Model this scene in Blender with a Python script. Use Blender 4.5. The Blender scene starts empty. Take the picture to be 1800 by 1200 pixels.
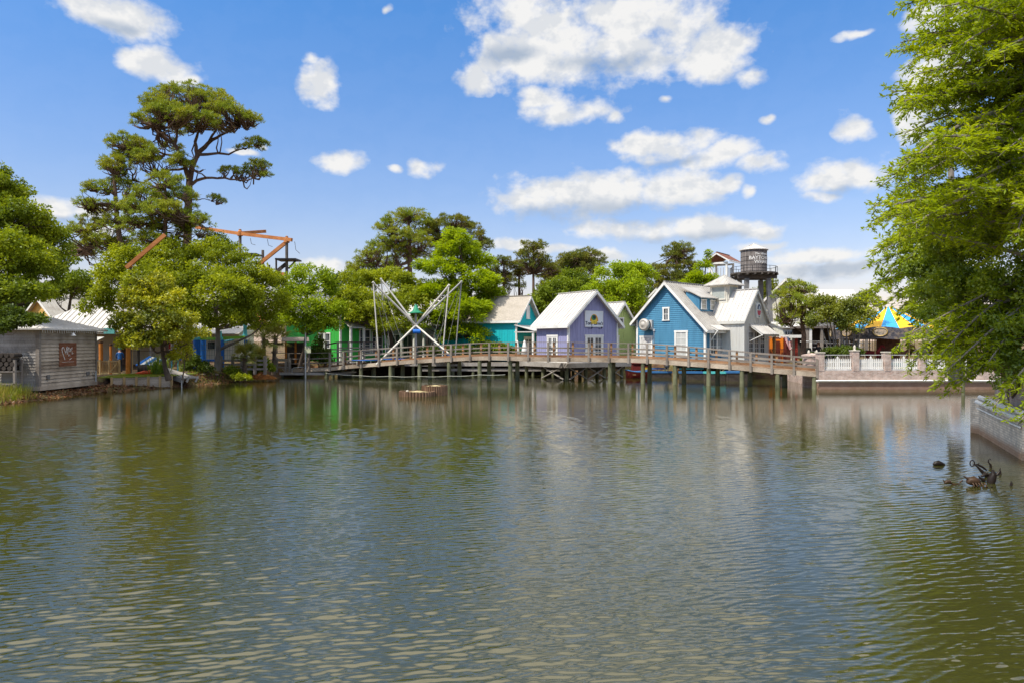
import bpy, math, random
import numpy as np
from mathutils import Vector, Matrix
R = math.radians
random.seed(7)
scene = bpy.context.scene
COL = scene.collection
EYE = 3.2          # camera height over the water, metres
F = 1200.0         # focal length in photo pixels (1800 wide)

def W(px, py, d):
    return ((px - 900.0) / F * d, d, EYE - (py - 600.0) / F * d)
def GX(px, d): return (px - 900.0) / F * d
def GZ(py, d): return EYE - (py - 600.0) / F * d

# ------------------------------------------------------------------ tagging
def tag(o, label=None, cat=None, group=None, kind=None):
    if label: o['label'] = label
    if cat: o['category'] = cat
    if group: o['group'] = group
    if kind: o['kind'] = kind
    return o

def thing(name, label, cat, loc=(0, 0, 0), rz=0.0, group=None):
    o = bpy.data.objects.new(name, None)
    o.empty_display_size = 0.2
    COL.objects.link(o)
    o.location = loc
    o.rotation_euler = (0, 0, rz)
    return tag(o, label, cat, group)

def children(o):
    return [c for c in bpy.data.objects if c.parent == o]

def dup(root, loc, rz, label, scale=1.0, group=None):
    r = root.copy(); COL.objects.link(r)
    r.location = loc; r.rotation_euler = (0, 0, rz)
    r.scale = (scale,) * 3 if not isinstance(scale, (tuple, list)) else scale
    r['label'] = label
    if group: r['group'] = group
    for ch in list(root.children):
        c = ch.copy(); COL.objects.link(c); c.parent = r
        for g in list(ch.children):
            k = g.copy(); COL.objects.link(k); k.parent = c
    return r

# ------------------------------------------------------------------ mesh builder
class MB:
    def __init__(s):
        s.v = []; s.f = []; s.m = []; s.smooth = []
    def add(s, vs, fs, mi=0, sm=False):
        b = len(s.v)
        s.v.extend([tuple(p) for p in vs])
        for f in fs:
            s.f.append(tuple(b + i for i in f)); s.m.append(mi); s.smooth.append(sm)
        return s
    def poly(s, pts, mi=0):
        return s.add(pts, [tuple(range(len(pts)))], mi)
    def box(s, x0, x1, y0, y1, z0, z1, mi=0):
        vs = [(x0,y0,z0),(x1,y0,z0),(x1,y1,z0),(x0,y1,z0),(x0,y0,z1),(x1,y0,z1),(x1,y1,z1),(x0,y1,z1)]
        return s.add(vs, [(0,3,2,1),(4,5,6,7),(0,1,5,4),(1,2,6,5),(2,3,7,6),(3,0,4,7)], mi)
    def obox(s, c, half, M, mi=0):
        vs = []
        for sz in (-1, 1):
            for sx, sy in ((-1,-1),(1,-1),(1,1),(-1,1)):
                vs.append(tuple(Vector(c) + M @ Vector((sx*half[0], sy*half[1], sz*half[2]))))
        return s.add(vs, [(0,3,2,1),(4,5,6,7),(0,1,5,4),(1,2,6,5),(2,3,7,6),(3,0,4,7)], mi)
    def beam(s, p0, p1, w, h, mi=0, up=(0,0,1)):
        p0 = Vector(p0); p1 = Vector(p1); d = p1 - p0
        if d.length < 1e-6: return s
        y = d.normalized(); u = Vector(up)
        if abs(y.dot(u)) > 0.98: u = Vector((1, 0, 0))
        x = y.cross(u).normalized(); z = x.cross(y).normalized()
        M = Matrix((x, y, z)).transposed()
        return s.obox((p0 + p1) / 2, (w/2, d.length/2, h/2), M, mi)
    def tube(s, pts, rad, n=8, mi=0, cap=True, sm=True):
        pts = [Vector(p) for p in pts]
        if not isinstance(rad, (list, tuple)): rad = [rad] * len(pts)
        vs = []; fs = []
        ux = None
        for i, p in enumerate(pts):
            d = (pts[min(i+1, len(pts)-1)] - pts[max(i-1, 0)])
            d = d.normalized() if d.length > 1e-9 else Vector((0, 0, 1))
            if ux is None:
                a = Vector((1, 0, 0)) if abs(d.x) < .9 else Vector((0, 1, 0))
                ux = (a - d * a.dot(d)).normalized()
            else:
                ux = (ux - d * ux.dot(d))
                ux = ux.normalized() if ux.length > 1e-6 else Vector((1, 0, 0))
            uy = d.cross(ux)
            for k in range(n):
                t = 2 * math.pi * k / n
                vs.append(tuple(p + (ux * math.cos(t) + uy * math.sin(t)) * rad[i]))
        for i in range(len(pts) - 1):
            for k in range(n):
                a = i*n + k; b = i*n + (k+1) % n
                fs.append((a, b, b+n, a+n))
        s.add(vs, fs, mi, sm)
        if cap:
            m = len(pts) - 1
            s.add(vs[:n], [tuple(range(n))[::-1]], mi); s.add(vs[m*n:], [tuple(range(n))], mi)
        return s
    def lathe(s, prof, c=(0,0,0), n=20, mi=0, sm=True):
        vs = []; fs = []
        for r, z in prof:
            for k in range(n):
                t = 2*math.pi*k/n
                vs.append((c[0]+r*math.cos(t), c[1]+r*math.sin(t), c[2]+z))
        for i in range(len(prof)-1):
            for k in range(n):
                a = i*n+k; b = i*n+(k+1) % n
                fs.append((a, b, b+n, a+n))
        return s.add(vs, fs, mi, sm)
    def slab(s, pts, t, mi=0):
        """polygon pts extruded by vector t"""
        n = len(pts); t = Vector(t)
        a = [Vector(p) for p in pts]; b = [p + t for p in a]
        fs = [tuple(range(n))[::-1], tuple(range(n, 2*n))]
        fs += [(i, (i+1) % n, n + (i+1) % n, n + i) for i in range(n)]
        return s.add(a + b, fs, mi)
    def build(s, name, mats, parent=None, world=False):
        me = bpy.data.meshes.new(name)
        v = s.v
        if world and parent is not None:
            q = Matrix.Translation(parent.location) @ Matrix.Rotation(parent.rotation_euler.z, 4, 'Z')
            qi = q.inverted()
            v = [tuple(qi @ Vector(p)) for p in v]
        me.from_pydata(v, [], s.f)
        if not isinstance(mats, (list, tuple)): mats = [mats]
        for m in mats: me.materials.append(m)
        me.polygons.foreach_set('material_index', s.m)
        me.polygons.foreach_set('use_smooth', s.smooth)
        me.update()
        o = bpy.data.objects.new(name, me)
        COL.objects.link(o)
        if parent is not None:
            if parent.type != 'EMPTY' and world:
                pass
            o.parent = parent
        return o

def sub(mb, name, mat, part):
    """sub-part: vertices in the thing's own space, parented to a part that sits at identity"""
    return mb.build(name, mat, part)

def sub_world(mb, name, mat, part):
    root = part.parent
    o = mb.build(name, mat, root, True); o.parent = part
    return o

# ------------------------------------------------------------------ materials
MATS = {}
def newmat(name):
    m = bpy.data.materials.new(name); m.use_nodes = True
    nt = m.node_tree
    for n in list(nt.nodes): nt.nodes.remove(n)
    out = nt.nodes.new('ShaderNodeOutputMaterial')
    return m, nt, out

def nd(nt, t, **kw):
    n = nt.nodes.new(t)
    for k, v in kw.items():
        if k.startswith('i_'):
            n.inputs[k[2:].replace('_', ' ')].default_value = v
        else: setattr(n, k, v)
    return n

def mat(name, col, rough=.6, var=.25, scale=3.0, bump=.0, stretch=(1,1,1), metal=0.0, spec=.3, dirt=None, dscale=.7):
    """painted / plain surface with noise in value, optional dirt colour patches, optional bump"""
    if name in MATS: return MATS[name]
    m, nt, out = newmat(name)
    L = nt.links
    p = nd(nt, 'ShaderNodeBsdfPrincipled'); L.new(p.outputs[0], out.inputs[0])
    p.inputs['Roughness'].default_value = rough
    p.inputs['Metallic'].default_value = metal
    p.inputs['Specular IOR Level'].default_value = spec
    tc = nd(nt, 'ShaderNodeTexCoord'); mp = nd(nt, 'ShaderNodeMapping'); mp.inputs['Scale'].default_value = stretch
    L.new(tc.outputs['Object'], mp.inputs[0])
    nz = nd(nt, 'ShaderNodeTexNoise'); nz.inputs['Scale'].default_value = scale; nz.inputs['Detail'].default_value = 6
    nz.inputs['Roughness'].default_value = .65
    L.new(mp.outputs[0], nz.inputs['Vector'])
    mr = nd(nt, 'ShaderNodeMapRange'); mr.inputs['From Min'].default_value = .3; mr.inputs['From Max'].default_value = .7
    mr.inputs['To Min'].default_value = 1 - var; mr.inputs['To Max'].default_value = 1 + var
    L.new(nz.outputs[0], mr.inputs[0])
    mx = nd(nt, 'ShaderNodeMix', data_type='RGBA', blend_type='MULTIPLY'); mx.inputs[0].default_value = 1
    mx.inputs[6].default_value = (*col, 1)
    L.new(mr.outputs[0], mx.inputs[7])
    last = mx.outputs[2]
    if dirt:
        n2 = nd(nt, 'ShaderNodeTexNoise'); n2.inputs['Scale'].default_value = dscale; n2.inputs['Detail'].default_value = 8
        n2.inputs['Roughness'].default_value = .7
        L.new(mp.outputs[0], n2.inputs['Vector'])
        m2 = nd(nt, 'ShaderNodeMapRange'); m2.inputs['From Min'].default_value = .48; m2.inputs['From Max'].default_value = .72
        L.new(n2.outputs[0], m2.inputs[0])
        x2 = nd(nt, 'ShaderNodeMix', data_type='RGBA'); L.new(m2.outputs[0], x2.inputs[0]); L.new(last, x2.inputs[6])
        x2.inputs[7].default_value = (*dirt, 1)
        last = x2.outputs[2]
    L.new(last, p.inputs['Base Color'])
    if bump:
        b = nd(nt, 'ShaderNodeBump'); b.inputs['Strength'].default_value = bump; b.inputs['Distance'].default_value = .02
        L.new(nz.outputs[0], b.inputs['Height']); L.new(b.outputs[0], p.inputs['Normal'])
    MATS[name] = m
    return m

def leafmat(name, c1, c2, c3=None, trans=.35, gloss=.05, nscale=.5):
    """c1..c2 random per leaf, modulated by clump-sized noise towards c3"""
    if name in MATS: return MATS[name]
    m, nt, out = newmat(name); L = nt.links
    g = nd(nt, 'ShaderNodeNewGeometry')
    mx = nd(nt, 'ShaderNodeMix', data_type='RGBA'); mx.inputs[6].default_value = (*c1, 1); mx.inputs[7].default_value = (*c2, 1)
    L.new(g.outputs['Random Per Island'], mx.inputs[0])
    col = mx.outputs[2]
    if c3:
        nz = nd(nt, 'ShaderNodeTexNoise'); nz.inputs['Scale'].default_value = nscale; nz.inputs['Detail'].default_value = 2
        L.new(g.outputs['Position'], nz.inputs['Vector'])
        mr = nd(nt, 'ShaderNodeMapRange'); mr.inputs['From Min'].default_value = .42; mr.inputs['From Max'].default_value = .62
        mr.inputs['To Max'].default_value = .8
        L.new(nz.outputs[0], mr.inputs[0])
        m3 = nd(nt, 'ShaderNodeMix', data_type='RGBA'); L.new(mr.outputs[0], m3.inputs[0]); L.new(col, m3.inputs[6])
        m3.inputs[7].default_value = (*c3, 1); col = m3.outputs[2]
    d = nd(nt, 'ShaderNodeBsdfDiffuse'); L.new(col, d.inputs[0])
    t = nd(nt, 'ShaderNodeBsdfTranslucent')
    tm = nd(nt, 'ShaderNodeMix', data_type='RGBA', blend_type='MULTIPLY'); tm.inputs[0].default_value = 1
    L.new(col, tm.inputs[6]); tm.inputs[7].default_value = (1.25, 1.2, .5, 1); L.new(tm.outputs[2], t.inputs[0])
    s = nd(nt, 'ShaderNodeMixShader'); s.inputs[0].default_value = trans
    L.new(d.outputs[0], s.inputs[1]); L.new(t.outputs[0], s.inputs[2])
    gl = nd(nt, 'ShaderNodeBsdfGlossy'); gl.inputs['Roughness'].default_value = .45; gl.inputs[0].default_value = (.9, .95, 1, 1)
    s2 = nd(nt, 'ShaderNodeMixShader'); s2.inputs[0].default_value = gloss
    L.new(s.outputs[0], s2.inputs[1]); L.new(gl.outputs[0], s2.inputs[2])
    L.new(s2.outputs[0], out.inputs[0])
    MATS[name] = m
    return m

def brickmat(name, c1, c2, mortar, scale=1.0, axis='x', stain=None, stain_top=.3):
    if name in MATS: return MATS[name]
    m, nt, out = newmat(name); L = nt.links
    p = nd(nt, 'ShaderNodeBsdfPrincipled'); L.new(p.outputs[0], out.inputs[0]); p.inputs['Roughness'].default_value = .9
    tc = nd(nt, 'ShaderNodeTexCoord'); sp = nd(nt, 'ShaderNodeSeparateXYZ'); L.new(tc.outputs['Object'], sp.inputs[0])
    ad = nd(nt, 'ShaderNodeMath', operation='ADD'); L.new(sp.outputs[0], ad.inputs[0]); L.new(sp.outputs[1], ad.inputs[1])
    cb = nd(nt, 'ShaderNodeCombineXYZ'); L.new(ad.outputs[0], cb.inputs[0]); L.new(sp.outputs[2], cb.inputs[1])
    br = nd(nt, 'ShaderNodeTexBrick'); L.new(cb.outputs[0], br.inputs['Vector'])
    br.inputs['Color1'].default_value = (*c1, 1); br.inputs['Color2'].default_value = (*c2, 1); br.inputs['Mortar'].default_value = (*mortar, 1)
    br.inputs['Scale'].default_value = scale; br.inputs['Brick Width'].default_value = .22; br.inputs['Row Height'].default_value = .075
    br.inputs['Mortar Size'].default_value = .009; br.inputs['Bias'].default_value = 0
    nz = nd(nt, 'ShaderNodeTexNoise'); nz.inputs['Scale'].default_value = 2.2; nz.inputs['Detail'].default_value = 8; nz.inputs['Roughness'].default_value = .75
    L.new(tc.outputs['Object'], nz.inputs['Vector'])
    mr = nd(nt, 'ShaderNodeMapRange'); mr.inputs['From Min'].default_value = .35; mr.inputs['From Max'].default_value = .65
    mr.inputs['To Min'].default_value = .7; mr.inputs['To Max'].default_value = 1.35; L.new(nz.outputs[0], mr.inputs[0])
    mx = nd(nt, 'ShaderNodeMix', data_type='RGBA', blend_type='MULTIPLY'); mx.inputs[0].default_value = 1
    L.new(br.outputs[0], mx.inputs[6]); L.new(mr.outputs[0], mx.inputs[7])
    last = mx.outputs[2]
    if stain:      # rust line left by the water on the masonry
        ms = nd(nt, 'ShaderNodeMapRange'); ms.inputs['From Min'].default_value = stain_top; ms.inputs['From Max'].default_value = stain_top * .35
        n3 = nd(nt, 'ShaderNodeMath', operation='MULTIPLY_ADD'); L.new(nz.outputs[0], n3.inputs[0]); n3.inputs[1].default_value = -.5
        L.new(sp.outputs[2], n3.inputs[2]); a3 = nd(nt, 'ShaderNodeMath', operation='ADD'); L.new(n3.outputs[0], a3.inputs[0]); a3.inputs[1].default_value = .25
        L.new(a3.outputs[0], ms.inputs[0])
        m3 = nd(nt, 'ShaderNodeMix', data_type='RGBA'); ms.inputs['To Max'].default_value = .72; L.new(ms.outputs[0], m3.inputs[0]); L.new(last, m3.inputs[6]); m3.inputs[7].default_value = (*stain, 1)
        last = m3.outputs[2]
    L.new(last, p.inputs['Base Color'])
    b = nd(nt, 'ShaderNodeBump'); b.inputs['Strength'].default_value = .6; b.inputs['Distance'].default_value = .01
    L.new(br.outputs['Fac'], b.inputs['Height']); b.invert = True; L.new(b.outputs[0], p.inputs['Normal'])
    MATS[name] = m
    return m

def woodmat(name, c1, c2, stretch=(1, 1, 12), scale=2.5, rough=.85):
    """weathered timber: streaks along the grain, knots of tone per board"""
    if name in MATS: return MATS[name]
    m, nt, out = newmat(name); L = nt.links
    p = nd(nt, 'ShaderNodeBsdfPrincipled'); L.new(p.outputs[0], out.inputs[0]); p.inputs['Roughness'].default_value = rough
    p.inputs['Specular IOR Level'].default_value = .2
    tc = nd(nt, 'ShaderNodeTexCoord'); mp = nd(nt, 'ShaderNodeMapping'); mp.inputs['Scale'].default_value = stretch
    L.new(tc.outputs['Object'], mp.inputs[0])
    nz = nd(nt, 'ShaderNodeTexNoise'); nz.inputs['Scale'].default_value = scale; nz.inputs['Detail'].default_value = 8; nz.inputs['Roughness'].default_value = .7
    L.new(mp.outputs[0], nz.inputs['Vector'])
    n2 = nd(nt, 'ShaderNodeTexNoise'); n2.inputs['Scale'].default_value = .9; n2.inputs['Detail'].default_value = 3
    L.new(tc.outputs['Object'], n2.inputs['Vector'])
    ad = nd(nt, 'ShaderNodeMath', operation='ADD'); L.new(nz.outputs[0], ad.inputs[0]); L.new(n2.outputs[0], ad.inputs[1])
    g = nd(nt, 'ShaderNodeNewGeometry')
    ml = nd(nt, 'ShaderNodeMath', operation='MULTIPLY_ADD'); L.new(g.outputs['Random Per Island'], ml.inputs[0]); ml.inputs[1].default_value = .25
    L.new(ad.outputs[0], ml.inputs[2])
    mr = nd(nt, 'ShaderNodeMapRange'); mr.inputs['From Min'].default_value = .8; mr.inputs['From Max'].default_value = 1.45; L.new(ml.outputs[0], mr.inputs[0])
    mx = nd(nt, 'ShaderNodeMix', data_type='RGBA'); L.new(mr.outputs[0], mx.inputs[0]); mx.inputs[6].default_value = (*c1, 1); mx.inputs[7].default_value = (*c2, 1)
    L.new(mx.outputs[2], p.inputs['Base Color'])
    b = nd(nt, 'ShaderNodeBump'); b.inputs['Strength'].default_value = .4; b.inputs['Distance'].default_value = .015
    L.new(nz.outputs[0], b.inputs['Height']); L.new(b.outputs[0], p.inputs['Normal'])
    MATS[name] = m
    return m

def glassmat(name='window_glass', col=(.03, .035, .04)):
    if name in MATS: return MATS[name]
    m, nt, out = newmat(name); L = nt.links
    p = nd(nt, 'ShaderNodeBsdfPrincipled'); L.new(p.outputs[0], out.inputs[0])
    tc = nd(nt, 'ShaderNodeTexCoord'); nz = nd(nt, 'ShaderNodeTexNoise'); nz.inputs['Scale'].default_value = 1.6; nz.inputs['Detail'].default_value = 3
    L.new(tc.outputs['Object'], nz.inputs['Vector'])
    mr = nd(nt, 'ShaderNodeMapRange'); mr.inputs['From Min'].default_value = .4; mr.inputs['From Max'].default_value = .75; L.new(nz.outputs[0], mr.inputs[0])
    mx = nd(nt, 'ShaderNodeMix', data_type='RGBA'); L.new(mr.outputs[0], mx.inputs[0]); mx.inputs[6].default_value = (*col, 1)
    mx.inputs[7].default_value = (col[0]*3+.06, col[1]*3+.06, col[2]*3+.06, 1); L.new(mx.outputs[2], p.inputs['Base Color'])
    p.inputs['Roughness'].default_value = .06; p.inputs['Specular IOR Level'].default_value = .6
    MATS[name] = m
    return m

WHITE = mat('white_paint', (.80, .775, .72), .5, .1, 2, dirt=(.55, .53, .48))
CREAM = mat('cream_paint', (.70, .66, .56), .6, .1, 2, dirt=(.52, .48, .40))
ROOFW = mat('pale_metal_roof', (.57, .54, .50), .6, .10, .8, spec=.3, dirt=(.46, .42, .37), dscale=1.2)
ROOFG = mat('grey_metal_roof', (.42, .395, .355), .55, .12, 1.0, spec=.3, dirt=(.32, .285, .25), dscale=1.5)
ROOFD = mat('dark_roof', (.17, .14, .12), .8, .3, 4)
SHINGLE = mat('tan_shingle', (.40, .35, .29), .9, .35, 9, .5, stretch=(1, 1, 3), dirt=(.30, .26, .21))
WOODG = woodmat('grey_timber', (.145, .125, .105), (.40, .36, .32))
WOODGX = woodmat('grey_timber_boards', (.19, .165, .14), (.47, .43, .385), (9, 9, 1.5), 2.2)
WOODH = woodmat('grey_horizontal_boards', (.20, .15, .105), (.56, .465, .36), (.8, 9, 9), 2.2)
WOODGD = woodmat('grey_deck_timber', (.13, .105, .085), (.33, .285, .24), (1.5, 1.5, 9), 2.2)
WOODO = woodmat('orange_brown_timber', (.22, .10, .035), (.50, .27, .12), (1.5, 1.5, 6), 2.2)
WOODT = woodmat('tan_timber', (.30, .19, .08), (.66, .47, .24), (4, 4, 1), 2.2)
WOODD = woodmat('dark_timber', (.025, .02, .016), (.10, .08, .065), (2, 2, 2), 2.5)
BARK = woodmat('bark_brown', (.045, .032, .022), (.17, .125, .09), (6, 6, 1.2), 2.0, .95)
BARKP = woodmat('pine_bark', (.055, .035, .024), (.20, .125, .085), (5, 5, 2), 2.2, .95)
BARKG = woodmat('grey_bark', (.10, .085, .07), (.30, .26, .22), (6, 6, 1.2), 2.0, .95)
PILE = woodmat('mossy_pile', (.05, .055, .028), (.22, .22, .13), (5, 5, 1), 2.5)
GLASS = glassmat()
STEELP = mat('galvanised_steel', (.50, .52, .53), .35, .15, 6, metal=.7)
BLACK = mat('black_metal', (.015, .015, .017), .5, .2, 4)
# ------------------------------------------------------------------ camera, sun, sky
cam_d = bpy.data.cameras.new('camera'); cam = bpy.data.objects.new('camera', cam_d); COL.objects.link(cam)
cam.location = (0, 0, EYE); cam.rotation_euler = (R(90), 0, 0)
cam_d.sensor_width = 36; cam_d.lens = 24; cam_d.clip_start = .1; cam_d.clip_end = 6000
scene.camera = cam
scene.view_settings.view_transform = 'Standard'; scene.view_settings.look = 'None'
scene.view_settings.exposure = 0.2; scene.view_settings.gamma = 1.0
SUN_EL = R(56); sx, sy = -.790, -.613
sl = bpy.data.lights.new('sun', 'SUN'); so = bpy.data.objects.new('sun', sl); COL.objects.link(so)
sl.energy = 4.3; sl.angle = R(.53); sl.color = (1.0, .95, .86)
sdir = Vector((sx*math.cos(SUN_EL), sy*math.cos(SUN_EL), math.sin(SUN_EL)))
so.rotation_euler = sdir.to_track_quat('Z', 'Y').to_euler(); so.location = (-30, -30, 60)

world = bpy.data.worlds.new('World'); scene.world = world; world.use_nodes = True
wt = world.node_tree; WL = wt.links
for n in list(wt.nodes): wt.nodes.remove(n)
wout = wt.nodes.new('ShaderNodeOutputWorld'); bg = wt.nodes.new('ShaderNodeBackground'); WL.new(bg.outputs[0], wout.inputs[0])
sky = wt.nodes.new('ShaderNodeTexSky'); sky.sky_type = 'NISHITA'; sky.sun_disc = False
sky.sun_elevation = SUN_EL; sky.sun_rotation = math.atan2(sx, sy)
sky.air_density = 1.3; sky.dust_density = .5; sky.ozone_density = 2.2; sky.altitude = 0
bg.inputs[1].default_value = .145

def wm(op, a, b=None, c=None):
    n = wt.nodes.new('ShaderNodeMath'); n.operation = op
    for i, x in enumerate((a, b, c)):
        if x is None: continue
        if isinstance(x, (int, float)): n.inputs[i].default_value = x
        else: WL.new(x, n.inputs[i])
    return n.outputs[0]
def wv(op, a, b=None):
    n = wt.nodes.new('ShaderNodeVectorMath'); n.operation = op
    for i, x in enumerate((a, b)):
        if x is None: continue
        if isinstance(x, tuple): n.inputs[i].default_value = x
        else: WL.new(x, n.inputs[i])
    return n
def wr(v, a, b, c=0., d=1., smooth=False):
    n = wt.nodes.new('ShaderNodeMapRange'); WL.new(v, n.inputs[0])
    if smooth: n.interpolation_type = 'SMOOTHSTEP'
    for i, x in enumerate((a, b, c, d)): n.inputs[1+i].default_value = x
    return n.outputs[0]
tcw = wt.nodes.new('ShaderNodeTexCoord'); sep = wt.nodes.new('ShaderNodeSeparateXYZ'); WL.new(tcw.outputs['Generated'], sep.inputs[0])
az = wm('ARCTAN2', sep.outputs[0], sep.outputs[1]); el = wm('ARCSINE', sep.outputs[2])
cbw = wt.nodes.new('ShaderNodeCombineXYZ'); WL.new(az, cbw.inputs[0]); WL.new(el, cbw.inputs[1])
P2 = cbw.outputs[0]
def wnoise(vec, scale, detail, rough, off=(0, 0, 0), st=(1, 1, 1)):
    mp = wt.nodes.new('ShaderNodeMapping'); mp.inputs['Location'].default_value = off; mp.inputs['Scale'].default_value = st
    WL.new(vec, mp.inputs[0])
    n = wt.nodes.new('ShaderNodeTexNoise'); n.inputs['Scale'].default_value = scale; n.inputs['Detail'].default_value = detail
    n.inputs['Roughness'].default_value = rough; WL.new(mp.outputs[0], n.inputs['Vector'])
    return n
def ang(px, py):
    u = (px-900)/F; v = (600-py)/F
    a = math.atan(u); return a, math.atan(v*math.cos(a))
# clouds of a fair-weather cumulus sky: direction of each heap, its half-width and half-height
CL = [(215,22,125,42),(150,0,60,20),(285,112,70,34),(335,135,30,20),(560,140,36,46),(545,100,30,18),(600,283,42,22),(750,292,34,20),(690,292,22,12),
      (95,360,62,30),(170,372,60,16),(455,252,20,9),(420,262,40,8),
      (1040,90,220,70),(920,35,110,60),(1130,30,170,70),(1240,110,100,45),(1320,130,40,24),(830,130,40,28),(960,120,120,40),(870,95,50,50),(1010,190,96,30),(950,172,40,24),(1080,195,30,20),(1250,75,90,60),(900,60,60,50),
      (1180,255,92,30),(1270,275,90,28),(1340,290,60,22),(1130,245,50,22),
      (960,345,100,42),(1060,340,150,52),(1180,335,110,40),(1260,330,50,20),(1310,340,26,16),
      (1120,402,130,26),(1250,405,120,26),(1340,412,50,16),
      (1488,220,38,28),(1355,212,24,15),(1465,318,74,36),(1520,300,60,34),(1450,345,55,16),(1170,178,20,12),
      (1500,62,36,10),(1580,248,18,10),(1610,205,50,60),(1650,150,70,80),(1640,40,60,40),
      (900,432,60,18),(960,440,60,14),(1060,455,60,14),(1430,455,120,16),(1500,480,90,20),(1390,480,60,16),(1330,440,60,10),
      (1720,230,60,40),(60,440,90,16),(180,405,50,12),(560,470,60,16),(686,10,14,16)]
wob = wnoise(P2, 9.0, 3, .6)
wo1 = wv('SUBTRACT', wob.outputs['Color'], (.5, .5, .5)); wo2 = wv('MULTIPLY', wo1.outputs[0], (.085, .045, 0)); PW = wv('ADD', P2, wo2.outputs[0]).outputs[0]
dens = None
for (px, py, rx, ry) in CL:
    a, e = ang(px, py); a2, e2 = ang(px+rx, py); a3, e3 = ang(px, py-ry)
    s = wv('SUBTRACT', PW, (a, e, 0)); q = wv('MULTIPLY', s.outputs[0], (1/max(abs(a2-a), .002), 1/max(abs(e3-e), .002), 0))
    ln = wv('LENGTH', q.outputs[0]).outputs['Value']
    if rx < 32: ln = wm('ADD', ln, .28 if rx > 20 else .40)          # small scraps stay thin and torn
    dens = ln if dens is None else wm('MINIMUM', dens, ln)
blob = wm('SUBTRACT', 1.0, dens)                                  # 1 at a heap's centre, 0 at its rim
fb = wm('MULTIPLY_ADD', wnoise(P2, 36.0, 6, .62, st=(1, 1.25, 1)).outputs[0], .34, wm('MULTIPLY', wnoise(P2, 13.0, 4, .55, st=(1, 1.5, 1)).outputs[0], .66))
fl1 = wnoise(P2, 15.0, 4, .6, st=(1, 1.35, 1)).outputs[0]
fl2 = wnoise(P2, 15.0, 4, .6, off=(.012, -.020, 0), st=(1, 1.35, 1)).outputs[0]   # the same field, a step away from the sun
den = wm('MULTIPLY_ADD', wm('SUBTRACT', fb, .5), 4.6, wm('MINIMUM', wm('MULTIPLY_ADD', blob, 1.7, .08), 1.25))
den = wm('SUBTRACT', den, wr(blob, -.2, -1.0, 0, 2.2))
bn = wnoise(P2, 2.4, 8, .62, st=(1, 2.0, 1)).outputs[0]
back = wm('MULTIPLY', wr(bn, .50, .68, 0, .9), wr(wm('ABSOLUTE', az), .78, .98))
over = wm('MULTIPLY', wr(bn, .20, .44, .15, 1.1), wr(el, .46, .78, 0, 1, True))            # unseen cloud added above the frame, to whiten water reflections and add fill
den = wm('MAXIMUM', den, wm('MAXIMUM', back, over))
alpha = wr(den, -.18, 1.15, 0, 1, True)
alpha = wm('MULTIPLY', alpha, .97)
lit = wr(wm('SUBTRACT', fl1, fl2), -.07, .08)                     # edge towards the sun brighter
# flat undersides: cumulus bases are in their own shade
UN = [(1080,372,190,30),(960,378,90,22),(1200,425,150,16),(1060,110,110,20),(900,100,60,18),(1490,335,60,12),(1480,478,140,18),(1180,285,60,10),(210,40,70,16),(90,385,50,14),(1400,500,120,14),(900,450,50,8)]
und = None
for (px, py, rx, ry) in UN:
    a, e = ang(px, py); a2, e2 = ang(px+rx, py); a3, e3 = ang(px, py-ry)
    s = wv('SUBTRACT', PW, (a, e, 0)); q = wv('MULTIPLY', s.outputs[0], (1/abs(a2-a), 1/abs(e3-e), 0))
    ln = wv('LENGTH', q.outputs[0]).outputs['Value']
    und = ln if und is None else wm('MINIMUM', und, ln)
ush = wm('MULTIPLY', wr(und, 1.3, .2, 0, 1, True), .85)
shade = wm('MULTIPLY', wm('MULTIPLY_ADD', lit, .24, .76), wm('SUBTRACT', 1, wm('MULTIPLY', ush, .60)))
ccol = wt.nodes.new('ShaderNodeMix'); ccol.data_type = 'RGBA'; WL.new(wr(shade, .38, .95), ccol.inputs[0])
CB = 1 / .145 / 1.149
ccol.inputs[6].default_value = (.42*CB, .50*CB, .62*CB, 1); ccol.inputs[7].default_value = (.93*CB, .92*CB, .90*CB, 1)
# tint of the clear air: deeper blue higher up
tcol = wt.nodes.new('ShaderNodeMix'); tcol.data_type = 'RGBA'; WL.new(wr(el, .05, .45), tcol.inputs[0])
tcol.inputs[6].default_value = (.90, .76, .88, 1); tcol.inputs[7].default_value = (.28, .70, 1.12, 1)
tint = wt.nodes.new('ShaderNodeMix'); tint.data_type = 'RGBA'; tint.blend_type = 'MULTIPLY'; tint.inputs[0].default_value = 1
WL.new(sky.outputs[0], tint.inputs[6]); WL.new(tcol.outputs[2], tint.inputs[7])
cb2 = wt.nodes.new('ShaderNodeMix'); cb2.data_type = 'RGBA'; cb2.blend_type = 'MULTIPLY'; cb2.inputs[0].default_value = 1
WL.new(ccol.outputs[2], cb2.inputs[6]); ov_ = wt.nodes.new('ShaderNodeCombineColor')
ovb = wm('MULTIPLY_ADD', wr(el, .44, .95, 0, 1, True), .95, 1.0)                  # the added overhead cloud is boosted to brighten the water's reflections
for i_ in range(3): WL.new(ovb, ov_.inputs[i_])
WL.new(ov_.outputs[0], cb2.inputs[7])
smix = wt.nodes.new('ShaderNodeMix'); smix.data_type = 'RGBA'; WL.new(alpha, smix.inputs[0]); WL.new(tint.outputs[2], smix.inputs[6]); WL.new(cb2.outputs[2], smix.inputs[7]); WL.new(smix.outputs[2], bg.inputs[0])

world.cycles.sampling_method = 'MANUAL'; world.cycles.sample_map_resolution = 512

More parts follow.
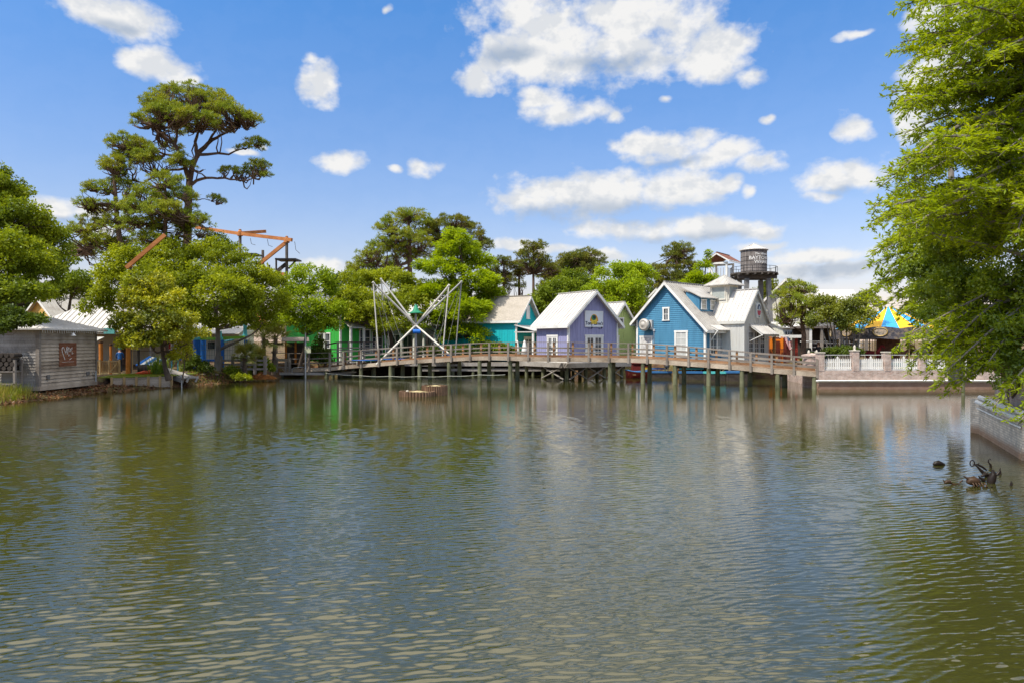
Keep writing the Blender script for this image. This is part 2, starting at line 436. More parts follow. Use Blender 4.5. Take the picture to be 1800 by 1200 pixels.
# ------------------------------------------------------------------ terrain and water
LAKE = [(-30,-15),(-28,10),(-26.6,30),(-25.8,34),(-25.7,37.5),(-26.0,42.5),(-24.0,46.5),(-22.9,49),(-22.2,53),(-21.7,58.5),(-20.6,61.5),(-18,66),(-12,69),(0,71),
        (10,70),(17,66),(21,62.5),(24,60.5),(23.0,53),(21.6,46.9),(33,46.9),(48,46.5),(48,26.5),(17.6,24.8),(15.2,18.8),(12.4,15.4),(11.8,11),(12.2,4),(13,-15)]
def lake_sd(x, y):
    P = np.array(LAKE, float); n = len(P)
    d = np.full(x.shape, 1e9); ins = np.zeros(x.shape, bool)
    for i in range(n):
        ax, ay = P[i]; bx, by = P[(i+1) % n]
        ex, ey = bx-ax, by-ay
        t = np.clip(((x-ax)*ex + (y-ay)*ey) / (ex*ex+ey*ey), 0, 1)
        d = np.minimum(d, np.hypot(x-ax-t*ex, y-ay-t*ey))
        c = ((ay > y) != (by > y)) & (x < ex*(y-ay)/((by-ay) if by != ay else 1e-9) + ax)
        ins ^= c
    return np.where(ins, -d, d)
def ground_h(x, y):
    s = lake_sd(x, y)
    base = 1.25 + 0*x
    base = np.where((x < -20) & (y < 64), .85 + .4*np.clip((y-56)/8, 0, 1), base)
    base = np.where((x > 9) & (y < 40), 1.75, base)
    wd = np.where((x > 9) & (y < 17.5), 4.0, np.where(x < -20, 1.7, 1.6))
    t = np.clip(s / wd, 0, 1); up = t*t*(3-2*t)*.8 + .2*t
    n = .10*np.sin(x*1.7+1.3*np.sin(y*.9)) * np.cos(y*1.3+.7*np.sin(x*1.1)) + .05*np.sin(x*4.1+y*2.3)*np.cos(y*3.7-x)
    low = (x < -20) & (y < 48.5)                      # the left bank lies low in front of the boathouse and the bulkhead
    sm = lambda v: np.clip(v, 0, 1)**2*(3-2*np.clip(v, 0, 1))
    lowup = .30*sm(s/1.3) + .55*sm((s-2.4)/1.6)
    k_ = sm((48.5-y)/2.5)*low
    h = np.where(s > 0, (base*up*(1-k_) + lowup*k_) + n*np.clip(s, 0, 1.2)/1.2*.6 - .02, np.maximum(-.35*(-s) - .02, -1.6))
    far = np.clip((np.hypot(x, y)-200)/800, 0, 1)
    return h + far*2
nx = np.concatenate([-np.geomspace(60, 2500, 26)[::-1], np.arange(-58, 58.1, .55), np.geomspace(60, 2500, 26)])
ny = np.concatenate([-np.geomspace(20, 2500, 24)[::-1], np.arange(-18, 92, .55), np.geomspace(93, 2800, 34)])
gx, gy = np.meshgrid(nx, ny); gz = ground_h(gx, gy)
def grid_mesh(name, gx, gy, gz):
    h, w = gx.shape
    me = bpy.data.meshes.new(name)
    me.vertices.add(h*w); me.vertices.foreach_set('co', np.stack([gx, gy, gz], -1).astype(np.float32).ravel())
    i = np.arange((h-1)*(w-1)); r = i // (w-1); c = i % (w-1); a = r*w + c
    f = np.stack([a, a+1, a+w+1, a+w], -1).astype(np.int32)
    me.loops.add(f.size); me.loops.foreach_set('vertex_index', f.ravel())
    me.polygons.add(len(f)); me.polygons.foreach_set('loop_start', np.arange(0, f.size, 4, dtype=np.int32))
    me.polygons.foreach_set('use_smooth', np.ones(len(f), bool))
    me.update(calc_edges=True)
    o = bpy.data.objects.new(name, me); COL.objects.link(o)
    return o
ground = grid_mesh('ground', gx, gy, gz); tag(ground, kind='structure')
m, nt, out = newmat('bank_earth'); L = nt.links
p = nd(nt, 'ShaderNodeBsdfPrincipled'); p.inputs['Roughness'].default_value = .95; L.new(p.outputs[0], out.inputs[0])
g = nd(nt, 'ShaderNodeNewGeometry')
n1 = nd(nt, 'ShaderNodeTexNoise'); n1.inputs['Scale'].default_value = 1.1; n1.inputs['Detail'].default_value = 9; n1.inputs['Roughness'].default_value = .75; L.new(g.outputs['Position'], n1.inputs[0])
n2 = nd(nt, 'ShaderNodeTexNoise'); n2.inputs['Scale'].default_value = 14; n2.inputs['Detail'].default_value = 6; n2.inputs['Roughness'].default_value = .8; L.new(g.outputs['Position'], n2.inputs[0])
cr = nd(nt, 'ShaderNodeValToRGB'); L.new(n1.outputs[0], cr.inputs[0])
cr.color_ramp.elements[0].position = .33; cr.color_ramp.elements[0].color = (.045, .025, .014, 1)
cr.color_ramp.elements[1].position = .68; cr.color_ramp.elements[1].color = (.24, .15, .075, 1)
e = cr.color_ramp.elements.new(.48); e.color = (.13, .062, .028, 1)
e = cr.color_ramp.elements.new(.57); e.color = (.13, .12, .03, 1)
mr = nd(nt, 'ShaderNodeMapRange'); mr.inputs[1].default_value = .3; mr.inputs[2].default_value = .7; mr.inputs[3].default_value = .45; mr.inputs[4].default_value = 1.7; L.new(n2.outputs[0], mr.inputs[0])
mx = nd(nt, 'ShaderNodeMix', data_type='RGBA', blend_type='MULTIPLY'); mx.inputs[0].default_value = 1; L.new(cr.outputs[0], mx.inputs[6]); L.new(mr.outputs[0], mx.inputs[7]); L.new(mx.outputs[2], p.inputs['Base Color'])
b = nd(nt, 'ShaderNodeBump'); b.inputs['Strength'].default_value = 1; b.inputs['Distance'].default_value = .12; L.new(n2.outputs[0], b.inputs['Height']); L.new(b.outputs[0], p.inputs['Normal'])
ground.data.materials.append(m)

# water: wind ripples as real relief where they are big enough to see, a flat sheet beyond
m, nt, out = newmat('pond_water'); L = nt.links
p = nd(nt, 'ShaderNodeBsdfPrincipled'); L.new(p.outputs[0], out.inputs[0])
p.inputs['Base Color'].default_value = (.036, .036, .009, 1); p.inputs['Roughness'].default_value = .045; p.inputs['IOR'].default_value = 2.1; p.inputs['Specular Tint'].default_value = (1.0, .90, .72, 1)
g = nd(nt, 'ShaderNodeNewGeometry')
mp = nd(nt, 'ShaderNodeMapping'); mp.inputs['Scale'].default_value = (.45, 1, 1); L.new(g.outputs['Position'], mp.inputs[0])
n = nd(nt, 'ShaderNodeTexNoise'); n.inputs['Scale'].default_value = 13.0; n.inputs['Detail'].default_value = 4; L.new(mp.outputs[0], n.inputs['Vector'])
b = nd(nt, 'ShaderNodeBump'); b.inputs['Strength'].default_value = 1; b.inputs['Distance'].default_value = .0028; L.new(n.outputs[0], b.inputs['Height']); L.new(b.outputs[0], p.inputs['Normal'])
YN, YF, NR, NC = 4.5, 48.0, 1900, 1000
vv = np.linspace(0, 1, NR); yy = YN + (YF-YN)*(.42*vv + .58*vv**2)
uu = np.linspace(-1, 1, NC)
wy = np.repeat(yy[:, None], NC, 1); wx = uu[None, :]*(.80*wy + 2.5)
rw_ = np.random.default_rng(3)
def ripple_h(x, y):
    h = np.zeros_like(x); hs = np.zeros_like(x)
    gust = .5 + .5*np.sin(x*.16 + .9*np.sin(y*.11+1.0) + .5) * np.sin(y*.21 + .8*np.sin(x*.13) + 1.2)      # gusts: rougher and smoother patches
    side = np.clip((x+4)/14, -1, 1)
    for i in range(84):
        lam = .045*(.28/.045)**(rw_.random()**1.1); k = 2*math.pi/lam
        th = R(90 + 10 + rw_.normal()*12); kx, ky = k*math.cos(th), k*math.sin(th)
        a = lam*.0033*(1.05 if lam < .18 else .75)*np.clip((lam/(y*.0017+.004)-2.5)/2.5, 0, 1)*rw_.uniform(.6, 1.3); ph = rw_.uniform(0, 6.28)
        e1 = np.sin(x*kx*.13 + y*.31*k*.13 + rw_.uniform(0, 6.28)); e2 = np.sin(-x*k*.09 + y*k*.06 + rw_.uniform(0, 6.28))
        h += a*(1 + .9*e1*e2)*np.sin(kx*x + ky*y + ph + .45*e2)
    h = h + 8.0*h*np.abs(h)                            # pinch the crests a little
    amp = (.5 + .8*gust)
    calm = 36.0 + 2.5*np.sin(x*.19 + .6) + 1.2*np.sin(x*.47) + .6*np.sin(x*1.1)
    t = np.clip((y - (calm-13))/16, 0, 1); sh = 1 - t*t*(3-2*t)
    sh = sh*(1 - .72*np.clip((x-5-.12*(y-18))/5, 0, 1)*np.clip((y-15)/6, 0, 1))      # lee of the retaining wall and trees
    edge = np.clip((y-YN)/.6, 0, 1)*np.clip((YF-y)/3, 0, 1)
    return h*amp*(.93*sh + .028)*edge
wz = ripple_h(wx, wy)
water = grid_mesh('water', wx, wy, wz); water.data.materials.append(m); tag(water, kind='structure')
fm = MB(); e0, e1 = .80*YN+2.5, .80*YF+2.5
fm.poly([(-e0,YN,0),(-e1,YF,0),(-70,YF,0),(-70,YN,0)]); fm.poly([(e1,YF,0),(e0,YN,0),(70,YN,0),(70,YF,0)]); fm.poly([(-70,YF,0),(70,YF,0),(70,90,0),(-70,90,0)]); fm.poly([(-70,-40,0),(70,-40,0),(70,YN,0),(-70,YN,0)])
fw_ = fm.build('water_margin', m); tag(fw_, kind='structure')
# ------------------------------------------------------------------ building helpers (thing-local space: front gable in the plane y=0 facing -y, x across, z up)
def clapboard(mb, poly_z, x_of, y, outward, z0, z1, pitch=.17, proud=.034, mi=0):
    """lapped boards as real tilted strips; x_of(z)->(xl,xr); outward=-1 wall faces -y"""
    n = max(1, int(round((z1-z0)/pitch)))
    for i in range(n):
        a = z0 + (z1-z0)*i/n; b = z0 + (z1-z0)*(i+1)/n
        xl, xr = x_of(a); xl2, xr2 = x_of(b - 1e-4)
        if xr - xl < .02: continue
        if xr2 - xl2 < .0: xl2 = xr2 = (xl2+xr2)/2
        ya = y + outward*proud
        mb.add([(xl,ya,a),(xr,ya,a),(xr2,y,b),(xl2,y,b),(xl,y,a),(xr,y,a)], [(0,1,2,3),(4,5,1,0)] if outward < 0 else [(3,2,1,0),(0,1,5,4)], mi)

def side_boards(mb, x, outward, y0, y1, z0, z1, pitch=.17, proud=.034, mi=0):
    n = max(1, int(round((z1-z0)/pitch)))
    for i in range(n):
        a = z0 + (z1-z0)*i/n; b = z0 + (z1-z0)*(i+1)/n
        xa = x + outward*proud
        mb.add([(xa,y0,a),(xa,y1,a),(x,y1,b),(x,y0,b),(x,y0,a),(x,y1,a)], [(0,1,2,3),(0,4,5,1)], mi)

def battens_front(mb, x_lr, y, z0, top_of, step=.3, w=.04, t=.02, mi=0):
    x = x_lr[0] + step*.5
    while x < x_lr[1]:
        mb.box(x-w/2, x+w/2, y-t, y, z0, top_of(x) - .02, mi); x += step
def battens_side(mb, x, outward, y0, y1, z0, z1, step=.3, w=.04, t=.02, mi=0):
    y = y0 + step*.5
    while y < y1:
        mb.box(min(x, x+outward*t), max(x, x+outward*t), y-w/2, y+w/2, z0, z1, mi); y += step

def window_part(root, plane, u, z, w, h, trim=.12, cols=2, rows=2, off=0.0, name='window', frame_mat=None, glass=None, label=None, sash=True, both=False):
    """plane: ('front', y) | ('left', x) | ('right', x). window > frame + pane. The window's own mesh is the casing."""
    frame_mat = frame_mat or WHITE; glass = glass or GLASS
    def P(a, d, zz):
        if plane[0] == 'front': return (a, plane[1] - d, zz)
        if plane[0] == 'left': return (plane[1] - d, a, zz)
        return (plane[1] + d, a, zz)
    def bx(mb, a0, a1, d0, d1, z0, z1):
        p = [P(a0, d0, z0), P(a1, d1, z1)]
        mb.box(min(p[0][0], p[1][0]), max(p[0][0], p[1][0]), min(p[0][1], p[1][1]), max(p[0][1], p[1][1]), z0, z1)
    a0, a1 = u - w/2, u + w/2
    c = MB()
    bx(c, a0-trim, a0, off, off+.055, z-.02, z+h); bx(c, a1, a1+trim, off, off+.055, z-.02, z+h)
    bx(c, a0-trim-.03, a1+trim+.03, off, off+.062, z+h, z+h+trim)
    bx(c, a0-trim-.05, a1+trim+.05, off, off+.09, z-.02-trim*.6, z-.02)
    wo = c.build(name, frame_mat, root)
    if label: wo['label'] = label
    pn = MB(); bx(pn, a0, a1, off, off+.012, z-.02, z+h); pn.build('pane', glass, wo)
    if sash:
        s = MB()
        for i in range(1, cols):
            x = a0 + w*i/cols; bx(s, x-.02, x+.02, off+.012, off+.03, z, z+h)
        xs = [a0] + [a0 + w*i/cols for i in range(1, cols)] + [a1]
        for k in range(1, rows):
            zz = z + h*k/rows
            for i in range(cols):
                bx(s, xs[i]+(.02 if i else 0), xs[i+1]-(.02 if i < cols-1 else 0), off+.012, off+.028, zz-.02, zz+.02)
        if s.v: s.build('sash', frame_mat, wo)
    return wo

def gable_roof(root, w, L, zr, xr, slL, slR, ovL, ovR, of, ob, t, mat_, seams=.45, fascia=True, name='roof', trim=None, rib=.035):
    """ridge at x=xr, z=zr, slopes slL/slR (rise per run) to x=-w/2-ovL and w/2+ovR; front overhang of, back overhang ob"""
    mb = MB()
    y0, y1 = -of, L + ob
    for sgn, sl, xe in ((-1, slL, -w/2-ovL), (1, slR, w/2+ovR)):
        ze = zr - sl*abs(xe-xr)
        a = [(xr,y0,zr),(xr,y1,zr),(xe,y1,ze),(xe,y0,ze)]
        if sgn > 0: a = a[::-1]
        mb.slab(a, (0, 0, -t))
        if seams:
            y = y0 + .03; rib_ = rib*1.5
            while y < y1:
                mb.beam((xr+sgn*.02, y, zr+rib_*.45), (xe, y, ze+rib_*.45), .04, rib_); y += seams
    mb.beam((xr, y0, zr+.03), (xr, y1, zr+.03), .22, .05)
    ro = mb.build(name, mat_, root)
    if fascia:
        f = MB(); T = trim or WHITE
        for sgn, sl, xe in ((-1, slL, -w/2-ovL), (1, slR, w/2+ovR)):
            ze = zr - sl*abs(xe-xr)
            for yy in (y0-.022, y1+.022):
                f.beam((xr, yy, zr-t-.06), (xe, yy, ze-t-.06), .04, .19)
            f.box(min(xe, xe+sgn*.03), max(xe, xe+sgn*.03), y0, y1, ze-t-.16, ze-t*.2)
        f.build('bargeboard', T, ro)
    return ro

def gable_house(name, label, cat, loc, rz, w, L, zr, xr, slL, slR, wallmat, roofmat, style='batten', ov=.35, of=.35, ob=.3, z0=0.0, ovL=None, ovR=None,
                trim=None, seams=.45, corner=True, group=None, roof=True):
    root = thing(name, label, cat, loc, rz, group)
    x0, x1 = -w/2, w/2
    ovL = ov if ovL is None else ovL; ovR = ov if ovR is None else ovR
    t = .10
    zl = zr - slL*(xr-x0) - t; zR = zr - slR*(x1-xr) - t; zp = zr - t
    mb = MB()
    mb.slab([(x0,0,z0),(x1,0,z0),(x1,0,zR),(xr,0,zp),(x0,0,zl)], (0, L, 0))
    def top(x): return zp - (slL*(xr-x) if x < xr else slR*(x-xr))
    def xof(z):
        a = x0 if z < zl else xr - (zp-z)/slL
        b = x1 if z < zR else xr + (zp-z)/slR
        return (a, b)
    if style == 'batten':
        battens_front(mb, (x0, x1), 0, z0, top); battens_side(mb, x0, -1, 0, L, z0, zl); battens_side(mb, x1, 1, 0, L, z0, zR)
    elif style == 'clap':
        clapboard(mb, None, xof, 0, -1, z0, zp); side_boards(mb, x0, -1, 0, L, z0, zl); side_boards(mb, x1, 1, 0, L, z0, zR)
    mb.build('wall', wallmat, root)
    if corner:
        T = trim or WHITE
        for x, zt, s in ((x0, zl, -1), (x1, zR, 1)):
            c = MB(); a_, b_ = min(x, x-s*.14), max(x, x-s*.14)
            lo_, hi_ = (a_-.047, b_) if s < 0 else (a_, b_+.047)
            c.slab([(lo_, -.047, z0), (hi_, -.047, z0), (hi_, -.036 if s < 0 else .12, z0), (hi_ if s < 0 else x+.036, -.036 if s < 0 else .12, z0), (x-.036 if s < 0 else x+.036, -.036, z0), (x-.036 if s < 0 else lo_, .12 if s < 0 else -.036, z0)] + ([(lo_, .12, z0)] if s < 0 else []), (0, 0, zt-.05-z0)); c.build('corner_trim', T, root)
    if roof:
        gable_roof(root, w, L, zr, xr, slL, slR, ovL, ovR, of, ob, t, roofmat, seams, trim=trim)
    return root

def text_mesh(txt, size, extrude=.01, align='CENTER', bold=0.0, shear=0.0):
    cu = bpy.data.curves.new('lettering', 'FONT'); cu.body = txt; cu.size = size; cu.extrude = extrude; cu.align_x = align; cu.offset = bold; cu.shear = shear
    cu.resolution_u = 2
    o = bpy.data.objects.new('lettering', cu); COL.objects.link(o)
    dg = bpy.context.evaluated_depsgraph_get()
    me = bpy.data.meshes.new_from_object(o.evaluated_get(dg))
    bpy.data.objects.remove(o)
    return me
def text_into(mb, txt, size, fn, extrude=.008, bold=0.0, mi=0, shear=0.0, align='CENTER'):
    me = text_mesh(txt, size, extrude, align, bold, shear)
    vs = [fn(v.co.x, v.co.y, v.co.z) for v in me.vertices]
    mb.add(vs, [tuple(p.vertices) for p in me.polygons], mi)
    bpy.data.meshes.remove(me)

# ------------------------------------------------------------------ paints of the village
PURPLE = mat('violet_paint', (.315, .308, .485), .65, .10, 2.0, dirt=(.25, .24, .39), dscale=1.1, stretch=(2.6, 2.6, .45))
TEAL = mat('turquoise_paint', (.012, .46, .49), .6, .12, 2.0, dirt=(.012, .36, .39), dscale=1.0, stretch=(2.6, 2.6, .45))
GREEN = mat('bright_green_paint', (.05, .44, .06), .6, .12, 2.0, dirt=(.045, .34, .05), dscale=1.0, stretch=(2.6, 2.6, .45))
LIME = mat('lime_paint', (.50, .60, .22), .65, .10, 2.0, dirt=(.40, .48, .18), dscale=1.0, stretch=(2.6, 2.6, .45))
BLUE = mat('blue_paint', (.072, .235, .370), .6, .12, 2.0, dirt=(.045, .150, .25), dscale=1.0, stretch=(2.6, 2.6, .45))
GREY = mat('warm_grey_paint', (.56, .545, .50), .65, .09, 2.0, dirt=(.46, .44, .40), dscale=1.0, stretch=(2.6, 2.6, .45))
YELLOW = mat('yellow_ochre_paint', (.62, .38, .10), .7, .1, 2.0)
ORANGE = mat('orange_paint', (.80, .22, .015), .6, .12, 2.0)
RED = mat('red_paint', (.45, .03, .025), .6, .15, 2.0)
BLUEP = mat('playground_blue', (.015, .14, .52), .45, .12, 2.0)
AQUA = mat('aqua_paint', (.13, .53, .58), .5, .12, 2.0)
LIMEP = mat('lime_metal', (.25, .55, .06), .5, .12, 2.0)
TANW = mat('tan_siding', (.42, .37, .28), .75, .1, 2.0)
SIGNW = mat('sign_white', (.72, .73, .75), .5, .05, 3.0)
NAVY = mat('navy_lettering', (.015, .02, .05), .5, .1, 5)

# ================================================================== violet shop on the pilings
vx, vy = 7.02, 58.75
viol = gable_house('gabled_shop', 'violet gabled shop with a white metal roof and palm sign, standing on pilings', 'shop', (vx, vy, 1.45), R(34),
                   5.55, 4.5, 6.09, 0, .93, .93, PURPLE, ROOFW, 'batten', ov=.42, of=.45, ob=.35)
dmb = MB(); dmb.box(-.90, .90, -.03, -.005, .05, 2.2)
# glazed double door in the gable
def double_door(root, plane, u, z, w, h, label=None):
    def P(a, d):
        return {'front': (a, plane[1]-d), 'left': (plane[1]-d, a), 'right': (plane[1]+d, a)}[plane[0]]
    def bx(mb, a0, a1, d0, d1, z0, z1):
        p, q = P(a0, d0), P(a1, d1); mb.box(min(p[0], q[0]), max(p[0], q[0]), min(p[1], q[1]), max(p[1], q[1]), z0, z1)
    c = MB(); bx(c, u-w/2-.14, u-w/2, .022, .07, z, z+h); bx(c, u+w/2, u+w/2+.14, .022, .07, z, z+h); bx(c, u-w/2-.18, u+w/2+.18, .022, .078, z+h, z+h+.15)
    fr = c.build('door_frame', WHITE, root)
    for s in (-1, 1):
        m = MB(); a0, a1 = (u-w/2, u-.006) if s < 0 else (u+.006, u+w/2)
        st = .11
        bx(m, a0, a0+st, .022, .055, z, z+h); bx(m, a1-st, a1, .022, .055, z, z+h)
        bx(m, a0+st, a1-st, .022, .055, z+h-.12, z+h); bx(m, a0+st, a1-st, .022, .055, z, z+.3)
        bx(m, (a0+a1)/2-.02, (a0+a1)/2+.02, .024, .05, z+.3, z+h-.12)
        for k in (1, 2): 
            zz = z+.3+(h-.42)*k/3
            bx(m, a0+st, (a0+a1)/2-.02, .024, .048, zz-.02, zz+.02); bx(m, (a0+a1)/2+.02, a1-st, .024, .048, zz-.02, zz+.02)
        dr = m.build('door', WHITE, root)
        g = MB(); bx(g, a0+st, a1-st, .0215, .0235, z+.3, z+h-.12); g.build('pane', GLASS, dr)
        hb = MB(); hx = a1-.05 if s < 0 else a0+.05; bx(hb, hx-.015, hx+.015, .055, .09, z+.95, z+1.15); hb.build('handle', BLACK, dr)
    return fr
double_door(viol, ('front', 0), .05, .06, 1.75, 2.12)
double_door(viol, ('left', -2.775), 2.15, .06, 1.25, 2.1)
sg = MB(); sg.box(-.98, .98, -.075, -.022, 3.02, 4.32); sgn = sg.build('sign', SIGNW, viol)
c = MB()
for a0, a1, b0, b1 in ((-1.02,1.02,4.32,4.36),(-1.02,1.02,2.98,3.02),(-1.02,-.98,3.02,4.32),(.98,1.02,3.02,4.32)): c.box(a0, a1, -.09, -.022, b0, b1)
c.build('sign_border', WHITE, sgn)
lt = MB()
text_into(lt, "Tony", .40, lambda x, y, z: (x-.57, -.077-z, y+3.17), bold=.012)
text_into(lt, "Laroc's", .37, lambda x, y, z: (x+.50, -.077-z, y+3.17), bold=.012)
lt.build('lettering', NAVY, sgn)
SGR = mat('sign_green', (.05, .22, .10), .6); SOR = mat('sign_orange', (.75, .33, .03), .6); SYE = mat('sign_yellow', (.78, .55, .07), .6); SDK = mat('sign_dark', (.03, .05, .06), .6)
for nm, mt, dep, pts in (('sign_arch', SOR, .080, [(.46*math.cos(t), 3.45+.62*math.sin(t)) for t in np.linspace(0, math.pi, 14)]),
                         ('sign_arch', SYE, .085, [(.34*math.cos(t), 3.22+.68*math.sin(t)) for t in np.linspace(0, math.pi, 14)]),
                         ('sign_palm', SGR, .090, [(.27*math.cos(t)-.05, 3.78+.24*math.sin(t)) for t in np.linspace(0, 2*math.pi, 13)[:-1]]),
                         ('sign_palm', SDK, .095, [(.17*math.cos(t)+.03, 3.82+.15*math.sin(t)) for t in np.linspace(0, 2*math.pi, 13)[:-1]])):
    q = MB(); q.slab([(x, -dep, z) for x, z in pts], (0, .008, 0)); q.build(nm, mt, sgn)
for sgx in (-.55, .55):
    q = MB(); q.tube([(sgx, -.03, 2.86), (sgx, -.3, 2.80), (sgx+.02, -.38, 2.88)], .018, 6); q.tube([(sgx+.02, -.36, 2.82), (sgx+.04, -.42, 2.98)], [.03, .07], 8); q.build('sign_lamp', BLACK, viol)
# ground-level skirt board of the shop
q = MB(); q.box(-2.80, 2.80, -.06, -.0475, -.02, .22); q.box(-2.865, -2.825, -.04, 4.5, -.02, .22); q.build('skirt_board', WHITE, viol)

# deck on X-braced pilings carrying the violet shop
vdeck = thing('piling_deck', 'timber deck on X-braced pilings carrying the violet shop over the water', 'deck', (vx, vy, 0), R(34))
q = MB()
for i in range(12):
    a = -3.5 + i*.585; q.box(a, a+.565, -.85, 6.2, 1.30, 1.425)
q.build('deck_boards', WOODGD, vdeck)
q = MB(); q.box(-3.56, 3.56, -.93, -.86, 1.05, 1.44); q.box(-3.60, -3.52, -.85, 6.2, 1.05, 1.44); q.build('rim_board', WOODGX, vdeck)
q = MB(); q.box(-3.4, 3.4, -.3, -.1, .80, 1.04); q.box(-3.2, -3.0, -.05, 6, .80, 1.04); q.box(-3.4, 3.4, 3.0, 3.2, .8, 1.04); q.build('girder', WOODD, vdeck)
for yy in (-.2, 3.1, 5.6):
    for xx in (-3.1, -1.05, 1.05, 3.1):
        q = MB(); q.tube([(xx, yy, -1.2), (xx, yy, 1.3)], [.17, .15], 10); q.build('pile', PILE, vdeck)
for (xa, xb) in ((-3.1, -1.05), (-1.05, 1.05), (1.05, 3.1)):
    q = MB(); q.beam((xa+.1, -.36, 1.05), (xb-.1, -.40, .08), .06, .17, up=(0, 1, 0)); q.beam((xa+.1, -.44, .08), (xb-.1, -.48, 1.05), .06, .17, up=(0, 1, 0)); q.build('brace', WOODGX, vdeck)
q = MB(); q.beam((-3.3, 0, .05), (-3.32, 2.9, 1.1), .06, .16, up=(1, 0, 0)); q.beam((-3.38, 0, 1.1), (-3.40, 2.9, .05), .06, .16, up=(1, 0, 0)); q.build('brace', WOODGX, vdeck)

# ================================================================== lime house
lime = gable_house('gabled_house', 'small lime green gabled house between the violet shop and the blue shop', 'house', (GX(1093, 65.2), 65.2, 1.35), R(36),
                   4.0, 6, 5.6, 0, 1.25, 1.25, LIME, ROOFW, 'batten', ov=.32, of=.4)
window_part(lime, ('front', 0), -.95, .55, .85, 1.75, cols=2, rows=3, off=.022)
window_part(lime, ('front', 0), -.1, 3.3, .4, .7, cols=1, rows=2, off=.022)
q = MB(); q.box(-1.35, -.55, -.06, -.022, 2.65, 3.1); b_ = q.build('notice_board', SIGNW, lime)
q = MB(); text_into(q, "ice", .3, lambda x, y, z: (x-.95, -.066-z, y+2.78)); q.build('lettering', mat('sky_blue_lettering', (.1, .35, .6), .5), b_)

# ================================================================== teal house
teal = gable_house('gabled_house', 'turquoise gabled house with a tan shingle roof behind the leafy tree', 'house', (GX(926, 69.2), 69.2, 1.3), R(63),
                   4.6, 9, 6.5, 0, .95, .95, TEAL, SHINGLE, 'batten', ov=.38, of=.5, seams=0)
window_part(teal, ('front', 0), 0.2, 4.25, .55, 1.15, cols=1, rows=1, off=.022, label='narrow white louvred gable vent', sash=False, glass=WHITE, name='gable_vent')
q = MB(); q.box(-2.9, 2.9, -2.2, -.05, 2.75, 2.85); q.slab([(-2.95,-2.25,2.86),(2.95,-2.25,2.86),(2.95,-.06,3.45),(-2.95,-.06,3.45)], (0, 0, .06)); por = q.build('porch_roof', ROOFW, teal)
for xx in (-2.75, -.9, .9, 2.75):
    q = MB(); q.box(xx-.09, xx+.09, -2.1, -1.92, 0, 2.75); q.build('porch_post', WHITE, teal)
double_door(teal, ('front', 0), .3, .05, 1.7, 2.2)

# ================================================================== bright green house
grn = gable_house('gabled_house', 'bright green gabled house with a white metal roof left of the trampoline frame', 'house', (GX(598, 66)+1.95, 66+1.95, .95), R(45),
                  5.5, 11, 7.55, 0, .92, .92, GREEN, ROOFW, 'batten', ov=.35, of=.4)
window_part(grn, ('left', -2.75), 2.3, .9, .85, 2.1, cols=1, rows=3, off=.022); window_part(grn, ('left', -2.75), 3.5, .9, .85, 2.1, cols=1, rows=3, off=.022)
window_part(grn, ('front', 0), .0, 1.15, 1.1, 2.2, cols=2, rows=3, off=.022); window_part(grn, ('front', 0), 1.45, 1.15, 1.1, 2.2, cols=2, rows=3, off=.022)
q = MB(); q.slab([(-2.4,-1.2,3.5),(2.6,-1.2,3.5),(2.6,-.05,4.1),(-2.4,-.05,4.1)], (0, 0, .09)); q.build('porch_roof', ROOFW, grn)
for xx in (-2.2, -.75, .75, 2.4):
    q = MB(); q.box(xx-.1, xx+.1, -1.1, -.9, 0, 3.5); q.build('porch_post', WHITE, grn)

# ================================================================== blue clapboard shop
WL_ = 7.1; xr_ = -.27
blue = gable_house('gabled_shop', 'blue clapboard shop with a grey metal roof, dormer and round exhaust fan on its gable', 'shop',
                   (GX(1240, 57) - .669*3.55, 57 + .743*3.55, 1.55), R(-48), WL_, 9.0, 6.86, xr_, .95, 1.0, BLUE, ROOFG, 'clap', ovL=.45, ovR=.45, of=.42, seams=.35, ob=0)
window_part(blue, ('front', 0), -.35, 3.55, .42, .95, trim=.14, cols=2, rows=2, off=.024)
window_part(blue, ('front', 0), 1.2, .42, 1.0, 2.0, trim=.17, cols=2, rows=4, off=.024, glass=mat('net_curtain_glass', (.50, .50, .47), .25, .15, 5))
q = MB(); q.box(-3.05, -1.95, -.05, -.024, .05, 2.0); d_ = q.build('door', mat('poster_white_door', (.62, .60, .56), .6, .25, 5, dirt=(.35, .30, .33), dscale=3), blue)
q = MB(); q.box(-3.2, -3.06, -.07, -.024, 0, 2.02); q.box(-1.94, -1.8, -.07, -.024, 0, 2.02); q.box(-3.24, -1.76, -.075, -.024, 2.02, 2.16); q.build('door_frame', WHITE, d_)
# exhaust fan: square curb, dark throat, spun cap
q = MB(); q.box(-2.6, -1.7, -.30, -.024, 2.7, 3.55); fan = q.build('exhaust_fan', mat('fan_housing', (.58, .56, .53), .5, .15, 4), blue)
def ylathe(prof, cx, cz, n=22):
    m_ = MB(); m_.lathe(prof, (0, 0, 0), n); m_.v = [(cx + x, -z_, cz + y) for x, y, z_ in m_.v]; return m_
ylathe([(.47, .30), (.47, .55), (.0, .56)], -2.25, 3.12).build('fan_throat', BLACK, fan)
ylathe([(.52, .52), (.55, .6), (.55, .72), (.42, .84), (.40, .84), (.36, .80), (.2, .92), (0, .95)], -2.25, 3.12).build('fan_cap', mat('fan_cap', (.50, .46, .40), .4, .2, 5, metal=.3), fan)
q = MB(); q.tube([(-1.62, -.06, 2.7), (-1.62, -.06, .1)], .03, 6); q.box(-1.7, -1.5, -.12, -.03, 2.55, 2.75); q.build('conduit', mat('conduit_grey', (.4, .42, .45), .5), blue)
